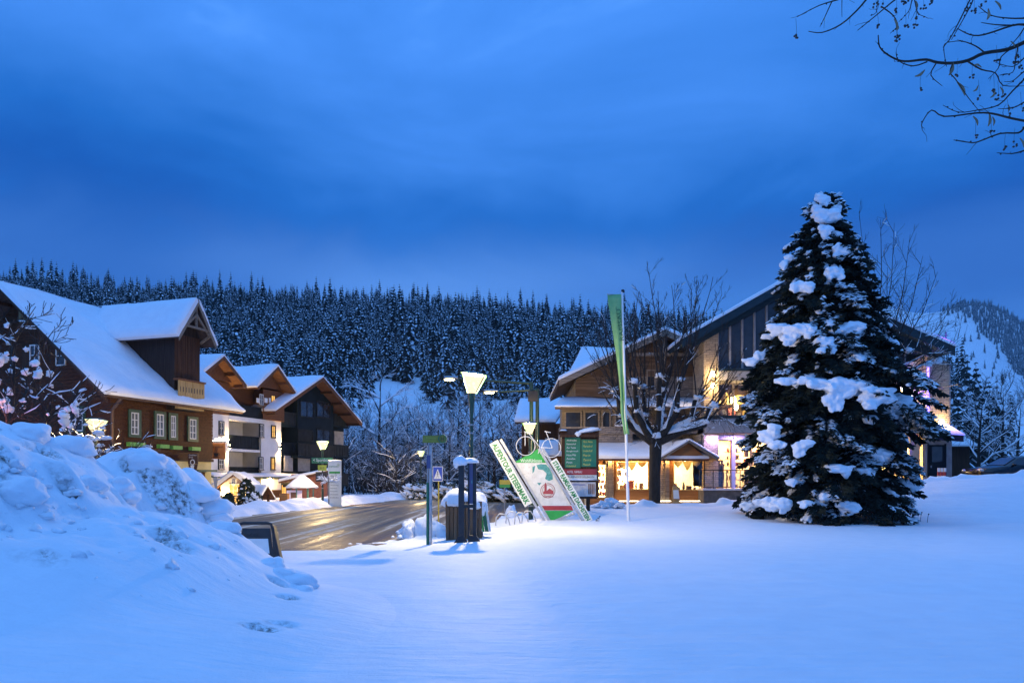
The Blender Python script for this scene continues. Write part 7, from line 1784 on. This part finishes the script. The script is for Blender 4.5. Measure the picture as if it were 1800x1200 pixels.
# bare tree leaning out behind the big spruce
YT = 33.5; XT = PX(1538, YT); zb = sz(XT, YT) - .2
lt = thing('arching_tree', 'bare tree with long arching twigs rising from behind the big spruce', 'bare tree', (XT, YT, zb)); q = random.Random(15); mb = MB(); sb = MB(); tb = MB()
tb.tube([(XT, YT, zb), (XT, YT, 2.5), (XT + .1, YT, 5)], [.26, .21, .17], 9); tb.build('trunk', M['bark'], lt)
for px, py, r_ in ((1510, 372, .05), (1548, 385, .06), (1572, 392, .05), (1600, 412, .06), (1622, 450, .06), (1648, 478, .06), (1612, 540, .05), (1660, 570, .05), (1680, 530, .045), (1650, 640, .04), (1560, 470, .05), (1592, 500, .05), (1690, 590, .04), (1636, 610, .04), (1676, 640, .035)):
    e_ = P(px, py, YT + q.uniform(-1.2, 1.0)); s_ = Vector((XT, YT, q.uniform(3.5, 5.2))); up_ = min(1, max(0, (640 - py) / 260))
    m1 = s_.lerp(e_, .35) + Vector((-.05, 0, .25)); m2 = s_.lerp(e_, .72) + Vector((.12, 0, -.05))
    pth = [s_, s_.lerp(m1, .5), m1, m1.lerp(m2, .5), m2, e_]
    mb.tube(pth, [r_, r_ * .8, r_ * .6, r_ * .45, r_ * .32, .007], 5, 0, cap=False)
    for k in range(17):
        t = .3 + .68 * (k + q.random()) / 17; f = t * 5; ii = min(int(f), 4); p = pth[ii].lerp(pth[ii + 1], f - ii); d = (pth[ii + 1] - pth[ii]).normalized()
        o = Matrix.Rotation(q.uniform(0, 6.28), 3, d) @ d.orthogonal().normalized(); grow(mb, sb, q, p, d * .8 + o * .7, q.uniform(.7, 1.9) * (1.2 - .6 * t), .014, 1, .06, .16, 5, (3, 6), (.3, .8), .5, .0055, .08, 1.5)
for px, py in ((1598, 616), (1650, 634), (1632, 640)): c_ = P(px, py, YT - .3); sb.blob(c_, (.17, .15, .16), px, 2, .2, .8)
mb.build('crown', M['bark_twig'], lt, kind='stuff'); sb.build('snow', M['snow'], lt, kind='stuff')

# ================================================================== LIME TREE BRANCHES, TOP RIGHT
lm = thing('lime_tree', 'near lime tree reaching in with bare twigs, dry bracts and berries at top right', 'tree', (6.4, 5.7, 0)); q = random.Random(2)
tb = MB(); tb.tube([(6.4, 5.7, -.3), (6.35, 5.7, 2.0), (6.3, 5.6, 4.5), (6.2, 5.6, 7.5)], [.30, .24, .19, .10], 12); tb.build('trunk', M['bark'], lm)
LIMBS = []
for ctrl, r0_, r1_ in (([(6.33, 5.65, 2.1), (5.6, 5.45, 2.75), (4.95, 5.2, 3.25), (4.45, 5.1, 3.85), (4.15, 5.05, 4.35), (3.95, 5.1, 4.75), (3.8, 5.2, 5.1)], .095, .018), ([(6.27, 5.6, 3.9), (5.5, 5.55, 4.75), (4.6, 5.45, 5.25), (3.5, 5.4, 5.5), (2.5, 5.45, 5.62), (1.6, 5.5, 5.55), (.9, 5.55, 5.45)], .085, .014), ([(6.3, 5.65, 3.0), (6.0, 4.9, 4.1), (5.9, 4.1, 5.2), (6.1, 3.4, 6.2)], .08, .02), ([(6.25, 5.6, 4.6), (6.8, 6.3, 5.8), (7.2, 6.9, 7.0)], .08, .02)):
    pl = []
    for i in range(len(ctrl) - 1):
        a_, b_ = Vector(ctrl[i]), Vector(ctrl[i + 1])
        for t in (0, .25, .5, .75): pl.append(a_.lerp(b_, t) + Vector((q.uniform(-.02, .02), q.uniform(-.02, .02), q.uniform(-.025, .025))))
    pl.append(Vector(ctrl[-1])); mb = MB(); mb.tube(pl, [r0_ + (r1_ - r0_) * (i / (len(pl) - 1)) ** .8 for i in range(len(pl))], 8); mb.build('limb', M['bark'], lm)
    if len(LIMBS) < 2: LIMBS.append(pl)
def Z4(x, y, Yd): return P(1380 + x / 4., y / 4., Yd)
BR = [(5.2, 3.6, [(1680, 300), (1560, 350), (1400, 375), (1290, 425), (1180, 445), (1070, 440), (990, 420), (870, 432), (800, 425), (720, 385), (665, 330), (655, 250)]),
      (5.2, 1.4, [(1000, 435), (900, 465), (800, 430), (780, 365)]), (5.2, 1.2, [(1060, 450), (1025, 530), (1105, 605)]), (5.1, 1.2, [(1180, 445), (1160, 510), (1200, 560), (1290, 690), (1380, 800)]),
      (5.3, 1.6, [(1280, 430), (1380, 490), (1480, 515), (1530, 600), (1680, 605)]), (5.0, 2.0, [(1680, 175), (1600, 180), (1400, 245), (1300, 245), (1210, 200)]), (5.0, 1.4, [(1600, 180), (1480, 175), (1380, 160)]),
      (5.4, 1.6, [(1680, 130), (1580, 130), (1450, 110), (1360, 45)]), (5.2, 1.4, [(1400, 370), (1340, 325), (1240, 290), (1145, 300)]), (4.9, 2.0, [(1680, 850), (1580, 830), (1460, 800), (1350, 795), (1120, 820), (1030, 775), (965, 860), (963, 900)]),
      (5.0, 1.5, [(1680, 560), (1600, 640), (1500, 740), (1350, 775), (1220, 790), (1110, 740)]), (4.8, 1.8, [(1680, 900), (1640, 935), (1510, 940), (1350, 1000), (1280, 1000), (1185, 985)]), (4.8, 1.3, [(1680, 1060), (1600, 1080), (1490, 1075)]),
      (5.5, 2.2, [(640, -80), (570, 0), (500, 80), (390, 175), (260, 230), (165, 222)]), (5.5, 1.6, [(470, -40), (370, 0), (240, 40), (85, 120)]), (5.5, 1.1, [(330, 10), (280, 120), (245, 190)]), (5.5, 1.0, [(410, -50), (400, 0), (400, 120)]),
      (5.3, 1.7, [(860, -60), (760, 10), (640, 110), (510, 215)]), (5.3, 1.2, [(680, 50), (760, 110), (790, 180), (740, 235)]), (5.0, 1.5, [(1330, -60), (1290, 20), (1210, 180), (1150, 290), (1115, 330), (1135, 470)]), (5.05, 1.3, [(1340, -60), (1310, 30), (1240, 160), (1170, 280)]),
      (5.3, 1.2, [(910, -60), (890, 10), (870, 80), (800, 155)]), (5.4, 1.1, [(670, -60), (650, 20), (640, 90), (600, 110)]), (5.3, 1.0, [(900, -60), (920, 50), (940, 100), (985, 118)]), (5.2, 1.3, [(1680, 200), (1640, 260), (1560, 350)]), (5.1, 1.3, [(1610, 330), (1520, 400), (1500, 480), (1430, 555)]), (5.1, 1.2, [(1640, 310), (1620, 430), (1600, 510), (1510, 530)]), (5.0, 1.2, [(1680, 720), (1600, 760), (1500, 765)]), (5.2, 1.0, [(1660, 520), (1600, 570), (1540, 575)]), (5.2, 1.1, [(1680, 410), (1600, 470), (1480, 440)])]
for d_, r_, pts_ in BR:
    pth = [Z4(x, y, d_ + .05 * math.sin(i * 1.7)) for i, (x, y) in enumerate(pts_)]
    # smooth the traced line a little
    sm_ = []
    for i in range(len(pth) - 1):
        p0, p1, p2, p3 = pth[max(0, i - 1)], pth[i], pth[i + 1], pth[min(len(pth) - 1, i + 2)]
        for t in (0, .33, .66): sm_.append(p1 * 1.0 + ((p2 - p0) * t + (p0 * 2 - p1 * 5 + p2 * 4 - p3) * t * t + (p1 * 3 - p0 - p2 * 3 + p3) * t ** 3) * .5)
    sm_.append(pth[-1])
    if pts_[0][0] >= 1660 or pts_[0][1] < 0:
        lp = LIMBS[0 if pts_[0][0] >= 1660 else 1]
        ii = min(range(len(lp)), key=lambda k: (lp[k] - sm_[0]).length + (0 if lp[k].x > sm_[0].x else .6)); e_ = lp[ii]
        d0 = (sm_[0] - sm_[1]).normalized(); a_ = sm_[0] + d0 * min(.25, (e_ - sm_[0]).length * .4); a_ = a_.lerp(e_, .25); sm_ = [e_, a_] + sm_
        r0_ = [.014, .011]
    else: r0_ = []
    n_ = len(sm_) - len(r0_); rad = r0_ + [(r_ * 2.3 * (1 - .78 * i / n_) + .3) * .001 * 1.6 for i in range(n_)]
    mb = MB(); mb.tube(sm_, rad, 6)
    for i in range(2, len(sm_) - 1):                       # buds
        if q.random() < .4: mb.blob(sm_[i] + Vector((q.uniform(-.006, .006), 0, q.uniform(-.006, .006))), .0055, i, 1, .2, 1)
    for k in range(int(n_ * .22)):
        i = q.randint(len(r0_) + 1, len(sm_) - 2); d = (sm_[i + 1] - sm_[i]).normalized(); o = Vector((q.uniform(-1, 1), q.uniform(-.4, .4), q.uniform(-1, .6)))
        grow(mb, None, q, sm_[i], d + o * .7, q.uniform(.04, .12), .0024, 0, .05, .38, 5, minr=.0012)
    mb.build('branch', M['bark_twig'], lm)
for x, y in ((80, 245), (655, 185), (790, 255), (785, 290), (850, 180), (925, 125), (920, 180), (975, 45), (950, 615), (1210, 520), (1315, 545), (1365, 675), (1500, 680), (1340, 945), (1450, 920), (1620, 440), (1655, 470), (1570, 800), (1545, 1040), (1610, 1015), (690, 40), (1030, 10), (785, 75), (1330, 75), (1280, 60), (1400, 20), (830, 20), (1640, 400), (1470, 640), (1530, 680), (1490, 430), (1660, 760), (640, 30), (860, 15)):
    c_ = Z4(x, y, 5.15); mb = MB(); mb.tube([c_ + Vector((q.uniform(-.01, .01), 0, .11)), c_ + Vector((0, 0, .05)), c_], .0011, 4)
    for k in range(q.randint(3, 5)): mb.blob(c_ + Vector((q.uniform(-.016, .016), q.uniform(-.016, .016), q.uniform(-.02, .012))), .0075, k, 1, .1, 1)
    mb.build('berry_cluster', M['text_dark'], lm)
for x, y, dx, dz, l in ((770, 130, .3, -1, .075), (985, 490, -.9, -.5, .075), (1185, 440, -.3, -1, .085), (1215, 575, .45, -1, .11), (1325, 815, .35, -1, .075), (1440, 800, -.1, -1, .085), (1462, 820, .15, -1, .06), (1570, 735, 0, -1, .05), (1432, 60, -.2, -1, .085), (1480, 5, .5, -.9, .075), (1480, 635, -.6, -.8, .06), (1515, 610, .2, -1, .06), (922, 5, 0, -1, .06), (1330, 455, 1, -.25, .06), (1590, 290, .4, -1, .05), (790, 165, -.2, -1, .055), (1655, 970, .3, -1, .07), (1360, 600, -.7, -.7, .055)):
    p = Z4(x, y, 5.12); d = Vector((dx, q.uniform(-.2, .2), dz)).normalized(); s_ = d.cross(Vector((0, 1, 0))).normalized(); w = l * .13
    V_ = []
    for i in range(6):
        t = i / 5; ww = w * math.sin(math.pi * (.12 + .80 * t)); c_ = p + d * (l * t) + s_ * (.012 * math.sin(t * 3)) ; V_.append([(c_ - s_ * ww + Vector((0, .006, 0)))[:], c_[:], (c_ + s_ * ww + Vector((0, .006, 0)))[:]])
    mb = MB(); mb.grid(np.array(V_)); mb.build('dry_bract', M['dry_bract'], lm)

# ================================================================== BUSHES BEFORE THE CHALET
t_ = bare_tree((PX(22, 28), 28, -.3), 51, 8.6, 'spreading bare bush full of pinkish snow clumps before the chalet gable', sprob=.16, sth=2.6, levels=3, name='bare_bush')
bare_tree((PX(70, 29), 29.3, -.3), 57, 6.0, 'lower dense bare bush between the spreading bush and the chalet lamp', sprob=.12, sth=2.6, levels=3, name='bare_bush')
mb = MB(); q = random.Random(6)
for _ in range(60):
    px = q.uniform(-12, 150); py = q.uniform(570, 752); Yc_ = 28 + q.uniform(-2.5, 1)
    if px > 60 and py < 560 + px * 1.05: continue
    s_ = q.uniform(.035, .11) * (1.5 if q.random() < .2 else 1); c_ = P(px, py, Yc_)
    for k in range(q.randint(2, 4)): mb.blob(c_ + Vector((q.uniform(-1, 1), q.uniform(-1, 1), q.uniform(-1.2, .8))) * s_, (s_ * q.uniform(.6, 1.2), s_, s_ * q.uniform(.7, 1.2)), _ * 5 + k, 1, .45, .9, 0, q.uniform(0, 3))
mb.build('snow_clump', M['snow'], t_, kind='stuff')
mb = MB(); sb = MB()
r_ = thing('lamp_bush', 'snowy twiggy bush glowing yellow around the street lamp by the chalet', 'bush', (PX(150, 33), 33.2, -.3))
for k in range(26): a = q.uniform(0, 6.28); grow(mb, sb, q, (PX(150, 33) + q.uniform(-.5, .5), 33.4 + q.uniform(-.3, .3), -.3), (math.cos(a) * .5 + .1, math.sin(a) * .4, 1), q.uniform(3.0, 4.3), .035, 2, -.06, .2, 6, (4, 7), (.35, .9), .4, .008, .25, 2.2)
for _ in range(22):
    s_ = q.uniform(.08, .17); sb.blob(P(q.uniform(105, 195), q.uniform(745, 800), 33 + q.uniform(-.6, .6)), (s_ * 1.5, s_, s_ * .8), _ + 90, 1, .3, .6)
mb.build('crown', M['bark_twig'], r_, kind='stuff'); sb.build('snow', M['snow'], r_, kind='stuff')
c_ = P(36, 751, 26); gl = thing('garden_floodlight', 'small pinkish floodlight shining up through the bush behind the snow heap', 'light', (c_.x, c_.y, -.2))
mb = MB(); mb.tube([(c_.x, c_.y, -.2), (c_.x, c_.y, c_.z - .12)], .03, 6); mb.build('stake', M['black_paint'], gl); mb = MB(); mb.blob(c_, (.09, .09, .08), 1, 2, 0, 1); mb.build('bulb', M['pink_light'], gl)

# ================================================================== SNOW HEAPS
XG = np.arange(-13.5, 1.2, .042); YG = np.concatenate([np.arange(1.4, 5, .09), np.arange(5, 16.6, .042)])
def dome(x, y, cx, cy, rx, ry, H, p=1.0, rot=0.0):
    c_, s_ = math.cos(rot), math.sin(rot); u = ((x - cx) * c_ + (y - cy) * s_) / rx; v = (-(x - cx) * s_ + (y - cy) * c_) / ry
    return H * np.clip(1 - (u * u + v * v), 0, 1) ** p
def pile_z(x, y):
    hs = [dome(x, y, -8.0, 9.4, 3.25, 3.6, 2.50, .50), dome(x, y, -6.85, 8.9, 1.95, 2.4, 2.12, .7), dome(x, y, -6.05, 12.2, 1.42, 1.8, 2.03, .55), dome(x, y, -5.5, 9.2, 2.9, 4.0, 1.15, 1.0), dome(x, y, -4.45, 10.4, 1.15, 1.2, .86, .7),
          dome(x, y, -3.45, 9.9, .85, .9, .34, .8), dome(x, y, -5.4, 8.0, 4.2, 4.3, .42, 1.3), dome(x, y, -8.6, 6.0, 4.8, 4.2, 1.15, 1.2), dome(x, y, -10.5, 11, 4, 5, 2.3, .6)]
    k = 13.0; s_ = sum(np.exp(k * h) for h in hs) - (len(hs) - 1); z = np.log(s_) / k
    top = sm(.25, 1.1, z); rough = sm(6.6, 8.6, y - .1 * x - .8)
    z = z + top * rough * (.095 * fbm(x * 2.4, y * 2.4, 0, 2, 5) + .10 * np.maximum(0, fbm(x * 1.25 + 3, y * 1.25, 0, 7, 2) - .1) + .20 * (np.sqrt(np.abs(fbm(x * 1.15 + 1.3, y * 1.15, 0, 5, 2)) + .004) - .5) + .07 * (np.sqrt(np.abs(fbm(x * 2.9, y * 2.9 + 2, 0, 8, 2)) + .004) - .5)) + .022 * fbm(x * .9, y * .9, 0, 4, 3) * np.clip(z * 3, 0, 1)
    return z
Xm, Ym = np.meshgrid(XG, YG); Zp = pile_z(Xm, Ym) + lawn_z(Xm, Ym)
dirt = np.zeros_like(Zp)
def hit(px, py):
    """first point of the heap seen along a photo ray"""
    yd = np.arange(2.5, 16, .03); x_ = (px - 900) / F * yd; zr_ = CZ + (HY - py) / F * yd
    k_ = np.nonzero(zr_ <= pile_z(x_, yd) + lawn_z(x_, yd))[0]
    return Vector((x_[k_[0]], yd[k_[0]], zr_[k_[0]])) if len(k_) else None
PITS = ((68, 788, .17, .10, .95), (80, 792, .12, .13, 1.0), (10, 806, .12, .07, .8), (118, 850, .10, .12, .6), (110, 838, .14, .10, .4), (18, 858, .13, .09, .95), (225, 818, .10, .12, .9), (272, 846, .20, .14, 1.0), (300, 858, .20, .13, .95), (322, 866, .14, .08, .7), (195, 860, .10, .1, .5), (290, 938, .13, .15, .9), (308, 958, .16, .12, .9), (415, 938, .06, .08, .5), (462, 1102, .13, .05, .9), (492, 1098, .14, .03, .5), (62, 982, .22, .03, .45), (80, 972, .05, .04, .9), (488, 1024, .10, .09, .5), (505, 1050, .10, .10, .6), (520, 1016, .06, .07, .5), (350, 880, .18, .08, .45), (380, 888, .14, .10, .5))
for px, py, r_, dep, am in PITS:
    p = hit(px, py)
    if p is None: continue
    n_ = np.clip(fbm(Xm * 4.5, Ym * 4.5, 0, int(px) % 7, 3), -.9, .9); n2_ = np.clip(fbm(Xm * 9, Ym * 9, 0, int(py) % 9, 3), -1, 1)
    u_ = (Xm - p.x + .10 * r_ * n2_) / (r_ * 1.25); v_ = (Ym - p.y) / r_ + .45 * n_
    v_ = np.where(v_ > 0, v_ / .55, v_ / 1.25)
    q2_ = u_ * u_ + v_ * v_; w_ = np.clip(1.15 - q2_, 0, 1) ** .6 * (1 + .25 * n2_)
    Zp -= dep * 1.15 * w_
    back = np.exp(-u_ * u_ * .8 - ((Ym - p.y - .22 * r_) / (r_ * .55)) ** 2 * (1 + .4 * n_))
    dirt = np.maximum(dirt, np.clip(1.5 * am * back * (1 + .5 * n2_) - .15, 0, 1))
    Zp += dep * .35 * np.exp(-(((Xm - p.x) / (r_ * 1.5)) ** 2 + ((Ym - p.y - r_ * 1.3) / (r_ * .7)) ** 2))
Zp = Zp + .003 - .012 * (1 - sm(.0, .12, pile_z(Xm, Ym)))
mb = MB(); mb.grid(np.stack([Xm, Ym, Zp], -1)); sp = mb.build('snow_heap', M['snow_dirty'], at=(-7, 9, 0)); tag(sp, 'huge ploughed snow heap with dirty hollows filling the left foreground', 'snow heap')
at_ = sp.data.attributes.new('dirt', 'FLOAT', 'POINT'); at_.data.foreach_set('value', np.clip(dirt, 0, 1).ravel().astype(np.float32))
q = random.Random(12)
for px, py, s_ in ((40, 752, .28), (112, 776, .30), (20, 850, .30), (95, 760, .26), (150, 840, .2), (205, 845, .22), (215, 862, .18), (366, 880, .36), (340, 852, .3), (378, 896, .26), (250, 800, .3), (440, 925, .22), (470, 985, .2), (515, 1012, .26), (528, 1030, .14), (385, 920, .26), (500, 1004, .2)):
    p = hit(px, py + 6)
    if p is None: continue
    mb = MB(); mb.blob((p.x, p.y + s_ * .35, p.z - s_ * .30), (s_ * q.uniform(.9, 1.3), s_, s_ * .72), px, 3, .20, .8, 0, q.uniform(0, 3), 1.3); o_ = mb.build('snow_chunk', M['snow'], sp)
mb = MB(); q = random.Random(31)
for _ in range(300):                                       # crumbs of broken snow on the rough upper part
    px = q.uniform(-40, 560); py = q.uniform(745, 1060); p = hit(px, py)
    if p is None or p.y < 7.2 or p.z < .4 or (q.random() < .65 and p.z < .95): continue
    s_ = q.choice((.018, .025, .035, .05, .075)); mb.blob((p.x, p.y, p.z - s_ * .25), (s_ * q.uniform(.8, 1.5), s_, s_ * q.uniform(.6, 1)), _, 1, .45, .8, 0, q.uniform(0, 3))
mb.build('snow_crumb', M['snow'], sp, kind='stuff')
# smaller heaps beside the road
def heap(px, py, Y, w, h, seed, label, bits=7):
    x = PX(px, Y); zg = sz(x, Y) - .05; q = random.Random(seed); mb = MB()
    for k in range(bits * 3):
        t = q.uniform(-1, 1); r_ = w * q.uniform(.16, .34); env = h * (1 - .8 * t * t)
        mb.blob((x + t * w * .75, Y + q.uniform(-.45, .3), zg + env * q.uniform(0, .45)), (r_, r_ * .9, env * q.uniform(.35, .6)), seed * 7 + k, 2, .32, .5, 0, q.uniform(0, 3), 2.0)
    for k in range(bits * 2): s_ = q.uniform(.05, .14); mb.blob((x + q.uniform(-1, 1) * w, Y - q.uniform(.2, .7), zg + .03), (s_, s_, s_ * .8), seed + k, 1, .3, .6)
    o_ = mb.build('roadside_snow_heap', M['snow'], at=(x, Y, zg)); tag(o_, label, 'snow heap')
heap(745, 935, 23.0, .95, .85, 1, 'ploughed snow heap behind the bus stop post')
heap(905, 905, 31.5, .95, .80, 2, 'lumpy snow heap between the slanted sign and the road')
heap(1070, 890, 33.2, .8, .42, 3, 'low snow heap by the flagpole in front of the shop', 5)
heap(690, 958, 22.4, 1.5, .16, 4, 'low ridge of snow lumps along the near road edge left of the bus stop', 8)
heap(585, 970, 18.6, 1.2, .12, 5, 'broken snow lumps at the lawn edge near the pavement sign', 8)
# dry stalks poking through the lawn
mb = MB()
for px, py in ((1049, 915), (1052, 912), (1046, 918), (1618, 905), (1630, 908)):
    p = P(px, py + 6, 26.5); mb.tube([p + Vector((0, 0, -.1)), p + Vector((.02, 0, .12)), p + Vector((.05, 0, .22))], .008, 4); mb.blob(p + Vector((.05, 0, .22)), .025, 1, 1, .3, 1)
o_ = mb.build('dry_stalks', M['bark_twig'], kind='stuff'); o_['label'] = 'dry plant stalks poking out of the snowy lawn'

# ================================================================== HAZE
hm = bpy.data.materials.new('haze'); hm.use_nodes = True; nt = hm.node_tree; nt.nodes.clear()
pv = nt.nodes.new('ShaderNodeVolumePrincipled'); pv.inputs['Color'].default_value = (.66, .82, 1, 1); pv.inputs['Density'].default_value = .00012; pv.inputs['Anisotropy'].default_value = 0.0
oo = nt.nodes.new('ShaderNodeOutputMaterial'); nt.links.new(pv.outputs[0], oo.inputs['Volume'])
mb = MB(); mb.box(-9800, 10600, -80, 4300, -6, 520)
hz = mb.build('haze', hm, kind='stuff'); hz['label'] = 'thin blue evening haze over the valley'
